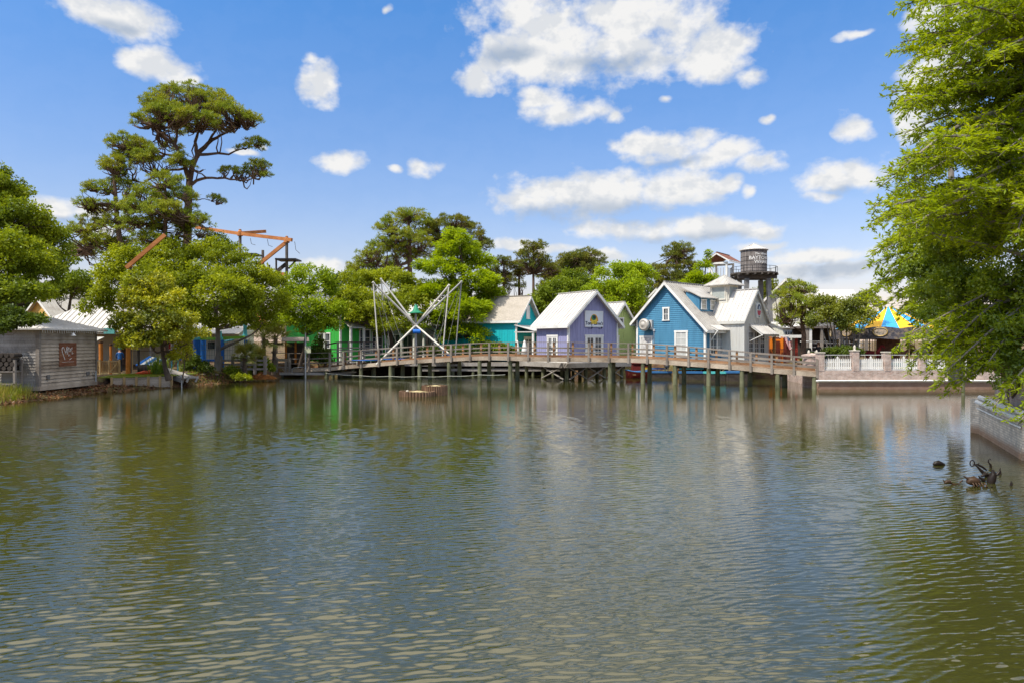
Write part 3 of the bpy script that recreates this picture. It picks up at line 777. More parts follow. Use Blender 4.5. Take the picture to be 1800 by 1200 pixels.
# shed dormer on the right slope
def zslope(x): return 6.86 - 1.0*(x - xr_)
q = MB(); dx0, dx1 = 1.0, 2.35
for yy in (1.0, 3.55):
    q.slab([(dx0, yy, zslope(dx0)-.05), (dx1, yy, zslope(dx1)-.05), (dx1, yy, zslope(dx1)+1.18), (dx0, yy, zslope(dx0)+.38)], (0, .08, 0))
q.box(dx1-.05, dx1+.02, 1.08, 3.55, zslope(dx1)-.05, zslope(dx1)+1.15)
side_boards(q, dx1+.021, 1, 1.0, 3.63, zslope(dx1), zslope(dx1)+1.12)
dor = q.build('dormer', BLUE, blue)
q = MB(); a_ = zslope(dx0-.35)+.50; q.slab([(dx0-.45, .8, zslope(dx0-.45)+.04+.30), (dx0-.45, 3.85, zslope(dx0-.45)+.34), (dx1+.35, 3.85, zslope(dx1)+1.10), (dx1+.35, .8, zslope(dx1)+1.10)], (0, 0, .07)); q.build('dormer_roof', ROOFG, dor)
for yy in (1.55, 2.95):
    wd = window_part(blue, ('right', dx1+.045), yy, zslope(dx1)+.22, .62, .72, trim=.09, cols=1, rows=2, off=.0, glass=mat('pale_glass', (.42, .40, .33), .2, .3, 3)); wd.name = 'dormer_window'
# awning and shop window on the side wall
X1 = WL_/2
window_part(blue, ('right', X1), 1.15, .65, .95, 1.75, trim=.1, cols=2, rows=3, off=.024); window_part(blue, ('right', X1), 2.35, .65, 1.1, 1.75, trim=.1, cols=3, rows=3, off=.024, glass=mat('net_curtain_glass2', (.38, .38, .36), .2, .3, 4))
def awning(root, plane, u0, u1, z, run, drop, mat_=None, label=None):
    def P(a, d, zz): return (plane[1]+d, a, zz) if plane[0] == 'right' else (a, plane[1]-d, zz)
    m_ = MB(); m_.slab([P(u0, .03, z), P(u1, .03, z), P(u1, run, z-drop), P(u0, run, z-drop)], (0, 0, .05))
    n_ = int((u1-u0)/.4)
    for i in range(n_+1):
        a = u0 + (u1-u0)*i/n_; m_.beam(P(a, .04, z+.065), P(a, run-.01, z-drop+.065), .03, .03)
    aw = m_.build('awning', mat_ or ROOFW, root)
    s_ = MB()
    for a in (u0+.05, u1-.05):
        s_.beam(P(a, .06, z-1.35), P(a, run*.92, z-drop-.02), .055, .055)
        s_.beam(P(a, .05, z-.05), P(a, run*.97, z-drop-.05), .05, .09)
    s_.build('bracket', WHITE, aw)
    return aw
awning(blue, ('right', X1), .55, 3.05, 2.98, .85, .42)

# ================================================================== warm grey shop with the cupola
gl = Vector((GX(1308, 57), 57, 1.45)); ph = R(40)
gw = 3.75
grey = gable_house('gabled_shop', 'warm grey gabled shop with a louvred cupola and an oval sign on its gable', 'shop',
                   (gl.x + math.cos(ph)*gw/2, gl.y + math.sin(ph)*gw/2, 1.45), ph, gw, 6.2, 6.20, 0, 1.34, 1.34, GREY, ROOFW, 'batten', ov=.16, of=.16, seams=.38, trim=GREY)
awning(grey, ('front', 0), -1.15, 1.35, 3.15, 1.3, .85)
for u in (-.9, .0, .9): window_part(grey, ('front', 0), u, .75, .62, 1.75, trim=.06, cols=2, rows=4, off=.022, frame_mat=GREY)
q = MB()
pts = [(.36*math.copysign(abs(math.cos(t))**.6, math.cos(t))+.2, 4.35+.66*math.copysign(abs(math.sin(t))**.6, math.sin(t))) for t in np.linspace(0, 2*math.pi, 29)[:-1]]
q.slab([(x, -.16, z) for x, z in pts], (0, .135, 0)); osg = q.build('sign', mat('sign_casing', (.60, .62, .62), .5, .1, 5), grey)
def half_oval(s_, r1, r2, cz, dep, mt, nm):
    q_ = MB(); q_.slab([(.2 + r1*math.cos(t), -dep, cz + r2*math.sin(t)) for t in np.linspace(0 if s_ > 0 else math.pi, math.pi if s_ > 0 else 2*math.pi, 14)], (0, .012, 0)); q_.build(nm, mt, osg)
half_oval(1, .27, .42, 4.47, .173, mat('emblem_navy', (.012, .03, .10), .4), 'emblem'); half_oval(-1, .27, .42, 4.36, .173, mat('emblem_red', (.42, .03, .06), .4), 'emblem')
half_oval(1, .10, .26, 4.48, .186, mat('emblem_pale', (.45, .52, .60), .4), 'emblem')
q = MB(); text_into(q, "cafe", .17, lambda x, y, z: (x+.2, -.162-z, y+3.80)); q.build('lettering', mat('sign_green_grey', (.10, .16, .16), .5), osg)
# cupola
cq = MB(); cz0 = 4.65; cy = 3.1; h_ = .86
cq.box(-h_, h_, cy-h_, cy+h_, cz0, 6.72); battens_side(cq, -h_, -1, cy-h_, cy+h_, cz0, 6.7, .2, .02, .012); cup = cq.build('cupola', CREAM, grey)
q = MB(); o_ = .42; z_ = 6.70
ap = (0, cy, z_+.92); cs = [(-h_-o_, cy-h_-o_, z_), (h_+o_, cy-h_-o_, z_), (h_+o_, cy+h_+o_, z_), (-h_-o_, cy+h_+o_, z_)]
for i in range(4): q.poly([cs[i], cs[(i+1) % 4], ap])
q.poly(cs[::-1]); cs2 = [(x, y, z-.07) for x, y, z in cs]
for i in range(4): q.poly([cs2[i], cs2[(i+1) % 4], cs[(i+1) % 4], cs[i]])
for i in range(4):
    q.beam(cs[i], ap, .06, .05)
    for f_ in (.2, .4, .6, .8):
        a_ = Vector(cs[i]).lerp(Vector(cs[(i+1) % 4]), f_); tgt = a_.lerp(Vector(ap), 1 - abs(f_-.5)*1.9) if abs(f_-.5) > .05 else Vector(ap)
        k_ = min(f_, 1-f_)*2; q.beam(a_, a_ + (Vector(ap) - (Vector(cs[i])+Vector(cs[(i+1) % 4]))/2)*k_*.98, .03, .03)
q.build('cupola_roof', ROOFG, cup)
for pl in ('left', 'front'):
    q = MB()
    for i in range(11):
        zz = 5.55 + i*.093
        if pl == 'left': q.slab([(-h_-.015, cy-.62, zz), (-h_-.015, cy+.62, zz), (-h_-.055, cy+.62, zz-.07), (-h_-.055, cy-.62, zz-.07)], (0, 0, .012))
        else: q.slab([(-.62, cy-h_-.015, zz), (.62, cy-h_-.015, zz), (.62, cy-h_-.055, zz-.07), (-.62, cy-h_-.055, zz-.07)], (0, 0, .012))
    lv = q.build('louvre', mat('louvre_sage', (.44, .47, .43), .6, .08), cup)
    q = MB()
    for (a0, a1, b0, b1) in ((-.74, .74, 6.55, 6.66), (-.74, .74, 5.36, 5.47), (-.74, -.63, 5.47, 6.55), (.63, .74, 5.47, 6.55)):
        if pl == 'left': q.box(-h_-.075, -h_-.012, cy+a0, cy+a1, b0, b1)
        else: q.box(a0, a1, cy-h_-.075, cy-h_-.012, b0, b1)
    q.build('louvre_frame', CREAM, cup)
# rear lean-to on the shop's right
q = MB(); X2 = gw/2
q.slab([(X2+.03, .4, 3.55), (X2+2.7, .4, 2.2), (X2+2.7, 4.5, 2.2), (X2+.03, 4.5, 3.55)], (0, 0, .10)); lt_ = q.build('lean_to_roof', ROOFD, grey)
q = MB(); q.slab([(X2+.03, .55, 2.2), (X2+2.4, .55, 2.2), (X2+2.4, .55, 2.3), (X2+.03, .55, 3.48)], (0, .08, 0)); q.build('lean_to_gable', TANW, lt_)
for xx in (X2+2.35,):
    q = MB(); q.box(xx-.1, xx+.1, .6, .8, 0, 2.2); q.build('lean_to_post', WOODO, lt_)
# ================================================================== the footbridge
BP = [(485,62.8,620,654),(509,62.3,620,653.5),(544,61.5,620,652.5),(581,60.7,619,651),(605,60.1,617,648),(636,59.4,614.5,645.3),(667,58.7,612,643),(699,58,610,640.3),(731,57.4,608,638),(763,56.9,606.5,636.3),
      (794,56.3,604.8,634.6),(827,55.7,603,633),(861,55.1,602,632.3),(894,54.6,601.3,633),(929,54.2,601,634.5),(964,53.8,601,635),(999,53.4,601.2,635.3),(1035,53.0,601.8,635.6),(1070,52.7,602.3,636),(1105,52.3,603,636.5),
      (1138,51.8,604.2,638),(1173,51.1,606.7,640.3),(1211,50.3,609.8,643.2),(1246,49.6,613,645.8),(1283,48.8,616.3,648.7),(1320,48.1,619.6,652),(1357,47.4,622.8,655.4),(1396,46.7,626.5,658.6),(1437,45.95,630,662)]
near = []
for px, d, yt, yb in BP: near.append((GX(px, d), d, GZ(yt, d), GZ(yb, d)))
n_ = len(near); far = []
for i, (x, y, zt, zb) in enumerate(near):
    a = near[max(i-1, 0)]; b = near[min(i+1, n_-1)]; t = Vector((b[0]-a[0], b[1]-a[1])).normalized(); nrm = Vector((-t.y, t.x))
    if nrm.y < 0: nrm = -nrm
    far.append((x + nrm.x*2.1, y + nrm.y*2.1, zt, zb))
bridge = thing('footbridge', 'long weathered timber footbridge with post and rail sides arching across the pond', 'footbridge', (near[14][0], near[14][1], 0))
dk = lambda p: p[3] + .31         # deck level
q = MB()
for i in range(n_-1):
    a, b, c, d = near[i], near[i+1], far[i+1], far[i]
    K = 8
    for k in range(K):
        f0, f1 = k/K + .006, (k+1)/K - .006
        P_ = lambda u, v, f: tuple(Vector((u[0], u[1], dk(u))).lerp(Vector((v[0], v[1], dk(v))), f))
        q.slab([P_(a, b, f0), P_(a, b, f1), P_(d, c, f1), P_(d, c, f0)], (0, 0, -.05))
q.build('deck', woodmat('brown_deck', (.13, .085, .055), (.36, .25, .165), (1.5, 1.5, 6), 2.2), bridge, True)
def rail_line(pts, h_of, w, h, name, mt, off=0.0, skip=None):
    m_ = MB()
    for i in range(len(pts)-1):
        a, b = pts[i], pts[i+1]; t = Vector((b[0]-a[0], b[1]-a[1], 0)).normalized(); nn = Vector((-t.y, t.x, 0))
        if nn.y < 0: nn = -nn
        m_.beam(Vector((a[0], a[1], h_of(a))) + nn*off, Vector((b[0], b[1], h_of(b))) + nn*off, w, h)
    return m_.build(name, mt, bridge, True)
for pts, s in ((near, 1), (far, -1)):
    rail_line(pts, lambda p: p[2]-.02, .16, .045, 'top_rail', WOODGD, 0)
    rail_line(pts, lambda p: dk(p) + (p[2]-dk(p))*.62, .04, .09, 'rail', WOODGD, s*.09)
    rail_line(pts, lambda p: dk(p) + (p[2]-dk(p))*.32, .04, .09, 'rail', WOODGD, s*.09)
rail_line(near, lambda p: p[3]+.155, .06, .31, 'fascia', WOODH, .0)
rail_line(far, lambda p: p[3]+.155, .06, .31, 'fascia', WOODH, .0)
rail_line(far, lambda p: dk(p)+.09, .05, .17, 'kick_board', woodmat('brown_kick', (.15, .075, .035), (.38, .22, .12), (1.5, 1.5, 6), 2.2), -.08)
m_ = MB()
for off in (.35, 1.05, 1.75):
    for i in range(n_-1):
        a, b, c, d = near[i], near[i+1], far[i+1], far[i]; f = off/2.1
        p0 = Vector((a[0], a[1], a[3]+.12)).lerp(Vector((d[0], d[1], d[3]+.12)), f); p1 = Vector((b[0], b[1], b[3]+.12)).lerp(Vector((c[0], c[1], c[3]+.12)), f)
        m_.beam(p0, p1, .07, .26)
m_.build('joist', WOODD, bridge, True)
for i, (pts, s, mt) in enumerate(((near, -1, WOODGD), (far, 1, WOODO))):
    for j, p_ in enumerate(pts):
        a = pts[max(j-1, 0)]; b = pts[min(j+1, n_-1)]; ang_ = math.atan2(b[1]-a[1], b[0]-a[0])
        M = Matrix.Rotation(ang_, 3, 'Z'); nn = M @ Vector((0, 1, 0)); 
        q = MB(); zt, zb = p_[2]-.045, p_[3]-.06
        q.obox((p_[0] + nn.x*s*.105, p_[1] + nn.y*s*.105, (zt+zb)/2), (.075, .07, (zt-zb)/2), M); q.build('post', mt, bridge, True)
for px in (573, 634, 686, 737, 789, 843, 897, 1073, 1131, 1188, 1247, 1306, 1369, 1434):
    k = next(i for i in range(n_-1) if BP[i][0] <= px <= BP[i+1][0]); f = (px-BP[k][0])/(BP[k+1][0]-BP[k][0])
    for pts, o_, r_ in ((near, .18, .17), (far, -.25, .18)):
        p0 = Vector(pts[k]+()) if False else Vector(pts[k][:3]); p1 = Vector(pts[k+1][:3]); zb = pts[k][3]*(1-f) + pts[k+1][3]*f
        c = p0.lerp(p1, f); c.y += o_
        q = MB(); q.tube([(c.x, c.y, -1.4), (c.x, c.y, -.1), (c.x, c.y, .12), (c.x, c.y, zb+.02)], [r_*1.08, r_*1.12, r_*1.0, r_*.94], 12); q.build('pile', PILE, bridge, True)
    a = near[k]; 
    q = MB(); p0 = Vector(near[k][:3]).lerp(Vector(near[k+1][:3]), f); p1 = Vector(far[k][:3]).lerp(Vector(far[k+1][:3]), f); zb = near[k][3]*(1-f)+near[k+1][3]*f
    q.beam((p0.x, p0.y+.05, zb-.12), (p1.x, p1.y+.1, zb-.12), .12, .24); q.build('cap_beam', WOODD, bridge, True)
# floating hose / net line strung along the piles
bl = thing('float_line', 'thin sagging float line strung between the bridge piles just above the water', 'float line', (0, 54, 0))
q = MB(); pts = []
prs = [(573,655),(634,659.5),(686,660.5),(737,660.7),(789,660.2),(843,658),(897,657)]
for (xa, ya), (xb, yb) in zip(prs[:-1], prs[1:]):
    for f in np.linspace(0, 1, 7)[:-1]:
        px = xa + (xb-xa)*f; py = ya + (yb-ya)*f + 1.2*math.sin(math.pi*f); d = np.interp(px, [b[0] for b in BP], [b[1] for b in BP]) - .15; pts.append(W(px, py, d))
q.tube(pts, .022, 5); q.build('rope', mat('pale_rope', (.40, .40, .34), .8), bl, True)
q = MB()
for i in range(len(pts)-1):
    a, b = Vector(pts[i]), Vector(pts[i+1])
    for f in np.linspace(0, 1, 9)[:-1]:
        c = a.lerp(b, f); q.tube([c, (c.x, c.y, -.05)], .004, 3, cap=False)
        if f in (0,): pass
    for hz in (.15, .3, .45):
        if hz < a.z-.05: q.tube([(a.x, a.y, hz), (b.x, b.y, hz)], .004, 3, cap=False)
q.build('net', mat('green_net', (.05, .07, .05), .8), bl, True)

# ================================================================== village quay behind the bridge
quay = thing('boardwalk', 'low timber boardwalk on short piles along the village shore behind the bridge', 'boardwalk', (-6, 65.5, 0))
q = MB()
for i in range(64): q.box(-17.2+i*.36, -17.2+i*.36+.345, 64.6, 69.5, 1.16, 1.22)
q.build('deck', WOODGD, quay, True)
q = MB(); q.box(-17.3, 5.9, 64.5, 64.58, .90, 1.21); q.build('fascia', WOODGX, quay, True)
q = MB(); q.box(-8.5, 5.9, 64.66, 64.72, .42, .66); q.build('waler', WOODGX, quay, True)
for i in range(13):
    q = MB(); q.tube([(-17+i*1.9, 64.85, -1), (-17+i*1.9, 64.85, 1.15)], .15, 9); q.build('pile', PILE, quay, True)
q = MB(); q.box(-17.3, 5.9, 68.6, 68.8, -1.2, 1.15); q.build('bulkhead', WOODD, quay, True)
# dark plank platform under the bridge's left end
pl = thing('landing_stage', 'low plank landing stage beside the left end of the footbridge', 'landing', (GX(545, 62), 62.3, 0))
q = MB()
for i in range(13): q.box(GX(492, 61.5)+i*.5, GX(492, 61.5)+i*.5+.48, 61.3, 63.4, .34, .42)
q.build('deck', WOODGD, pl, True)
q = MB(); q.box(GX(492, 61.3), GX(585, 61.3)+1.7, 61.20, 61.29, .22, .44); q.build('fascia', WOODGX, pl, True)
for px in (496, 535, 575):
    q = MB(); q.tube([(GX(px, 61.5), 61.6, -1), (GX(px, 61.5), 61.6, .35)], .12, 8); q.build('pile', PILE, pl, True)
for px in (487, 503, 510):
    q = MB(); q.box(GX(px, 61.6)-.09, GX(px, 61.6)+.09, 61.45, 61.63, .42, 1.75 if px != 503 else 1.5); q.build('post', WOODGD, pl, True)
q = MB(); q.beam((GX(487, 61.6), 61.5, 1.5), (GX(510, 61.6), 61.5, 1.5), .05, .14); q.beam((GX(487, 61.6), 61.5, .9), (GX(510, 61.6), 61.5, .9), .05, .14); q.build('rail', WOODGD, pl, True)
q = MB(); q.tube([(GX(514, 61), 60.9, .4), (GX(514, 61), 60.9, .75), (GX(517, 61), 60.9, .88), (GX(535, 61), 60.9, .95)], .03, 6); q.build('handrail', STEELP, pl, True)

# ================================================================== floating docks, red boat and the sitter below the blue shop
BD = mat('dock_blue', (.045, .16, .36), .5, .15); TD = mat('dock_turquoise', (.10, .50, .48), .5, .15)
def dock(label, px0, px1, d, py, mt):
    o = thing('floating_dock', label, 'dock', (GX((px0+px1)/2, d), d, 0), 0, 'painted floating docks below the blue shop')
    z = GZ(py, d)
    q = MB(); q.box(GX(px0, d), GX(px1, d), d, d+.7, z-.10, z+.06); q.build('dock_board', mt, o, True)
    q = MB(); q.box(GX(px0, d)+.05, GX(px1, d)-.05, d+.05, d+.65, -.15, z-.11); q.build('float', WOODD, o, True)
dock('blue floating dock reaching from the sitter to the right', 1138, 1182, 60.6, 653, BD)
dock('long blue floating dock under the middle of the blue shop wall', 1196, 1262, 57.5, 653.5, BD)
dock('turquoise floating dock in front of the blue shop', 1240, 1277, 55.6, 654.0, TD)
dock('blue floating dock below the corner of the grey shop', 1278, 1322, 55.3, 653.0, BD)
def rail_bench(label, px0, px1, d, py, mt):
    o = thing('dock_bench', label, 'bench', (GX((px0+px1)/2, d), d, 0), 0, 'painted benches on the docks'); z = GZ(py, d)
    q = MB(); q.box(GX(px0, d), GX(px1, d), d-.15, d+.25, z-.06, z+.06); q.build('seat', mt, o, True)
    for px in (px0+3, (px0+px1)/2, px1-3):
        q = MB(); q.box(GX(px, d)-.04, GX(px, d)+.04, d, d+.08, .05, z-.061); q.build('leg', WOODT, o, True)
    q = MB(); q.beam((GX((px0+px1)/2, d)-.5, d-.05, .25), (GX((px0+px1)/2, d)+.4, d-.05, z-.08), .05, .08, up=(0, 1, 0)); q.build('brace', WOODT, o, True)
rail_bench('blue plank bench right of the red boat', 1140, 1172, 61.5, 647.2, BD); rail_bench('turquoise plank bench under the blue shop wall', 1195, 1236, 60, 647.6, TD); rail_bench('blue plank bench under the side window of the blue shop', 1244, 1288, 57.5, 646.0, BD)
# red boat
bt = thing('rowing_boat', 'red rowing boat with a blue gunwale moored beneath the lime house', 'boat', (GX(1122, 60.2), 60.2, 0), R(8))
q = MB(); prof = []
for i in range(9):
    u = i/8; x = -1.1 + 2.2*u; hw = .62*math.sin(math.pi*min(.98, .12+.76*u))**.6; prof.append((x, hw, .12+.32*(2*u-1)**2*.5))
for i in range(8):
    (xa, wa, ka), (xb, wb, kb) = prof[i], prof[i+1]
    for s in (-1, 1):
        q.add([(xa, 0, -.12), (xb, 0, -.12), (xb, s*wb, .42+kb), (xa, s*wa, .42+ka)], [(0, 1, 2, 3)])
q.build('hull', mat('dull_red_hull', (.20, .025, .02), .5, .3, 3), bt)
q = MB()
for s in (-1, 1): q.tube([(x, s*w_, .44+k_) for x, w_, k_ in prof], .045, 6)
q.build('gunwale', BD, bt)
q = MB()
for x in (-.5, .35): q.box(x-.14, x+.14, -.5, .5, .30, .34)
q.build('thwart', WOODT, bt)
# red shed wall piece behind the boat
sh = thing('storage_locker', 'low dark red storage locker with a yellow stripe above the red boat', 'locker', (GX(1120, 63.5), 63.5, 0))
q = MB(); q.box(GX(1112, 63.5), GX(1141, 63.5), 63.4, 64.3, .25, 1.15); q.build('body', mat('dull_red_locker', (.17, .025, .02), .7, .3, 3), sh, True)
q = MB(); q.box(GX(1111, 63.5), GX(1142, 63.5), 63.3, 64.4, 1.16, 1.24); q.build('lid', MATS['dull_red_locker'], sh, True)
q = MB(); q.box(GX(1128, 63.5), GX(1141, 63.5), 63.37, 63.395, .6, .8); q.build('stripe', SYE, sh, True)
SKIN = mat('skin', (.50, .30, .20), .6, .08, 6)
def person(label, loc, rz, shirt, trousers, hat=None, sit=False, scale=1.0, hair=(.05, .03, .02)):
    root = thing('person', label, 'person', loc, rz); root.scale = (scale,)*3
    J = {}
    hip = .45 if sit else .92
    V = [(0,0,hip),(0,0,hip+.22),(0,.02,hip+.42),(0,0,hip+.55),(0,-.02,hip+.66),(0,-.04,hip+.76)]
    rad = [(.15,.11),(.14,.10),(.17,.11),(.08,.07),(.055,.055),(.10,.115)]
    E = [(0,1),(1,2),(2,3),(3,4),(4,5)]
    V.append((0,-.035,hip+.84)); rad.append((.085,.10)); E.append((5,6))
    for s in (-1, 1):
        b = len(V); V += [(s*.19,0,hip+.50),(s*.25,-.06,hip+.26),(s*.20,-.25,hip+.10),(s*.17,-.32,hip+.06)]; rad += [(.06,.06),(.045,.045),(.035,.035),(.03,.045)]; E += [(3,b),(b,b+1),(b+1,b+2),(b+2,b+3)]
        b = len(V)
        if sit: V += [(s*.10,-.05,hip),(s*.12,-.42,hip+.02),(s*.12,-.46,.08),(s*.12,-.60,.04)]
        else: V += [(s*.09,0,hip-.06),(s*.11,-.02,.48),(s*.11,.02,.08),(s*.12,-.12,.04)]
        rad += [(.10,.10),(.07,.07),(.045,.045),(.04,.035)]; E += [(0,b),(b,b+1),(b+1,b+2),(b+2,b+3)]
    me = bpy.data.meshes.new('body'); me.from_pydata(V, E, []); me.update()
    o = bpy.data.objects.new('body', me); COL.objects.link(o); o.parent = root
    sk = o.modifiers.new('skin', 'SKIN'); sk.use_smooth_shade = True
    for i, r_ in enumerate(rad): me.skin_vertices[0].data[i].radius = r_
    me.skin_vertices[0].data[0].use_root = True
    ss = o.modifiers.new('sub', 'SUBSURF'); ss.levels = 1; ss.render_levels = 1
    dg = bpy.context.evaluated_depsgraph_get(); me2 = bpy.data.meshes.new_from_object(o.evaluated_get(dg))
    o.modifiers.clear(); o.data = me2
    me2.materials.clear()
    for m3 in (SKIN, mat(*shirt), mat(*trousers)): me2.materials.append(m3)
    for p_ in me2.polygons:
        c_ = p_.center; r2 = math.hypot(c_.x, c_.y)
        if c_.z > hip+.60: k3 = 0
        elif c_.z > hip+.06 and not (c_.y < -.16 and c_.z < hip+.2): k3 = 1
        elif c_.y < -.18 and c_.z > hip+.03 and abs(c_.x) > .14: k3 = 0
        else: k3 = 2
        p_.material_index = k3; p_.use_smooth = True
    q = MB(); q.lathe([(.0,.135),(.06,.12),(.10,.07),(.113,.0),(.105,-.02)], (0,-.03,hip+.82), 12)
    if hat:
        q.lathe([(.113,.0),(.125,.0)], (0,-.03,hip+.82), 12); q.slab([(-.08,-.12,hip+.82),(.08,-.12,hip+.82),(.06,-.25,hip+.80),(-.06,-.25,hip+.80)], (0,0,.012)); q.build('cap', mat(*hat), root)
    else: q.build('hair', mat('hair_%d' % int(hair[0]*1000), hair, .7), root)
    q = MB()
    for s in (-1, 1): q.lathe([(0,.012),(.012,0),(0,-.012)], (s*.036,-.140,hip+.80), 6)
    q.build('eyes', BLACK, root)
    return root
person('person in a white cap and grey shirt sitting on the blue dock under the bridge', (GX(1174, 60.9), 61.2, .42), R(-20), ('shirt_grey', (.40, .40, .42), .8), ('shorts_sand', (.45, .36, .26), .8), ('cap_white', (.75, .75, .75), .7), True, 1.0)

# ================================================================== brick wall and picket panels on the right
BRK = brickmat('old_brick', (.38, .24, .19), (.50, .38, .32), (.46, .42, .37), 1.0)
BRKS = brickmat('old_brick_stained', (.36, .25, .20), (.48, .38, .31), (.46, .42, .37), 1.0, stain=(.19, .085, .038), stain_top=.95)
STONE = mat('pale_stone', (.52, .47, .39), .85, .25, 4, .3)
bw = thing('brick_wall', 'low old brick wall with pillars rising from the water right of the bridge', 'wall', (GX(1440, 45.8), 45.8, 0))
y0 = 45.8
q = MB(); q.box(20.55, 33.5, y0, y0+.45, .58, 1.24); q.build('masonry', BRK, bw, True)
q = MB(); q.box(20.55, 33.5, y0-.12, y0+.45, -1.2, .50); q.build('footing', BRKS, bw, True)
q = MB(); q.box(20.5, 33.5, y0-.17, y0+.45, .502, .578); q.build('ledge', STONE, bw, True)
q = MB(); q.tube([(20.3, y0-.24, .60), (27, y0-.24, .61), (33.5, y0-.24, .60)], .05, 7); q.build('pipe', mat('white_pipe', (.82, .80, .76), .5), bw, True)
for px, top in ((1444, 2.42), (1505, 2.55), (1561, 2.45), (1622, 2.40), (1682, 2.40), (1742, 2.4)):
    x = GX(px, y0); q = MB(); q.box(x-.20, x+.20, y0-.02, y0+.47, 1.243, top); po = q.build('pillar', BRK, bw, True)
    q = MB(); q.box(x-.24, x+.24, y0-.06, y0+.52, top+.003, top+.08); 
    if px == 1505: q.lathe([(.0, .36), (.07, .26), (.09, .16), (.05, .06), (.12, 0)], (x, y0+.22, top+.08), 10)
    sub_world(q, 'cap_stone', STONE, po)
pxs = (1444, 1505, 1561, 1622, 1682, 1742); words = ('first white picket panel, beside the bridge end', 'white picket panel right of the finial topped pillar', 'white picket panel half hidden by the drooping cypress tip', 'white picket panel behind the cypress foliage', 'white picket panel at the hidden right end of the brick wall')
for (pa, pb), wd in zip(zip(pxs[:-1], pxs[1:]), words):
    xa, xb = GX(pa, y0)+.21, GX(pb, y0)-.21
    pf = thing('picket_fence', wd, 'picket fence', ((xa+xb)/2, y0+.2, 1.25), 0, 'white picket panels on the brick wall')
    q = MB(); n2_ = 13
    for i in range(n2_):
        x = xa + .09 + (xb-xa-.18)*i/(n2_-1); mid = 1 - abs(i-(n2_-1)/2)/((n2_-1)/2); h = .82 + (.16 if i == n2_//2 else 0) + .02*random.random(); w2 = .043 if i != n2_//2 else .065
        q.slab([(x-w2, y0+.17, 1.30), (x+w2, y0+.17, 1.30), (x+w2, y0+.17, 1.25+h-.09), (x, y0+.17, 1.25+h), (x-w2, y0+.17, 1.25+h-.09)], (0, .03, 0))
    q.build('pickets', WHITE, pf, True)
    q = MB(); q.box(xa, xb, y0+.202, y0+.26, 1.42, 1.50); q.box(xa, xb, y0+.202, y0+.26, 1.80, 1.88); q.build('rail', WHITE, pf, True)
    q = MB(); q.tube([(xa, y0+.2, 2.30), (xb, y0+.2, 2.30)], .022, 6); q.box(xa, xb, y0+.12, y0+.165, 1.27, 1.38); q.build('top_bar', mat('pale_bar', (.55, .55, .53), .5), pf, True)
# round brick pier at the bridge end
pr = thing('brick_pier', 'broad round brick pier behind the right end of the footbridge', 'pier', (GX(1428, 48.5), 48.6, 0))
q = MB(); q.lathe([(.62, -1), (.62, 2.15), (.70, 2.16), (.70, 2.26), (.0, 2.40)], (GX(1428, 48.5), 48.6, 0), 18, 0, False); q.build('shaft', BRK, pr, True)
for dx in (-.3, .25):
    q = MB(); q.lathe([(.05, 2.3), (.10, 2.4), (.07, 2.55), (.0, 2.62)], (GX(1428, 48.5)+dx, 48.4, 0), 8); q.build('finial', STONE, pr, True)
# concrete return wall behind the bridge end
rw = thing('return_wall', 'brick return wall behind the bridge end running back to the red hut', 'wall', (21.9, 53, 0))
q = MB(); q.slab([(21.0, 46.3, -1), (21.3, 46.3, -1), (23.6, 59.5, -1), (23.3, 59.5, -1)], (0, 0, 1.95)); q.build('masonry', BRK, rw, True)
# mooring pole in the inlet
mp_ = thing('mooring_pole', 'greenish mooring pole standing in the inlet beyond the retaining wall', 'pole', (GX(1693, 41), 41, 0))
q = MB(); q.tube([(GX(1693, 41), 41, -1.2), (GX(1693, 41), 41, 1.0)], [.10, .09], 9); q.build('shaft', PILE, mp_, True)
q = MB(); q.tube([(GX(1693, 41), 41, 1.0), (GX(1693, 41), 41, 1.06)], [.12, .03], 9); q.build('pole_cap', STONE, mp_, True)

# ================================================================== near retaining wall, right
A = Vector((16.15, 23.6, 0)); B = Vector((13.72, 18.35, 0)); C_ = Vector((30, 24.6, 0))
rt = thing('retaining_wall', 'stained pale brick retaining wall with white pipes at the right edge of the pond', 'wall', (15.75, 23.2, 0))
BRKW = brickmat('pale_stained_brick', (.60, .50, .39), (.78, .68, .55), (.46, .40, .33), 1.0, stain=(.30, .12, .03), stain_top=.35)
def wall_seg(mb, a, b, z0, z1, back, off=0.0):
    t = (b-a).normalized(); nn = Vector((t.y, -t.x, 0))
    if nn.x < 0 and abs(nn.x) > .3: nn = -nn
    if abs(nn.x) < .3 and nn.y > 0: nn = nn
    a2, b2 = a + nn*off, b + nn*off
    mb.slab([(a2.x, a2.y, z0), (b2.x, b2.y, z0), (b2.x+nn.x*back, b2.y+nn.y*back, z0), (a2.x+nn.x*back, a2.y+nn.y*back, z0)], (0, 0, z1-z0))
q = MB(); wall_seg(q, A, B, -1.2, 1.20, .5); q.build('masonry', BRKW, rt, True)
q = MB(); q.box(16.18, 30, 23.62, 24.1, -1.2, 1.195); q.build('masonry', BRKW, rt, True)
q = MB(); wall_seg(q, A, B, 1.0, 1.98, .35, .45); q.build('upper_wall', BRK, rt, True)
t = (B-A).normalized(); nn = Vector((-t.y, t.x, 0)); nn = nn if nn.x > 0 else -nn
for zz, oo, rr in ((1.28, .02, .075), (1.12, -.07, .07), (.90, -.06, .03)):
    q = MB(); a, b = A - nn*(-oo) , B - nn*(-oo); q.tube([(a.x, a.y, zz), ((a.x+b.x)/2, (a.y+b.y)/2, zz-.02), (b.x, b.y, zz)], rr, 8); q.build('pipe', MATS['white_pipe'], rt, True)
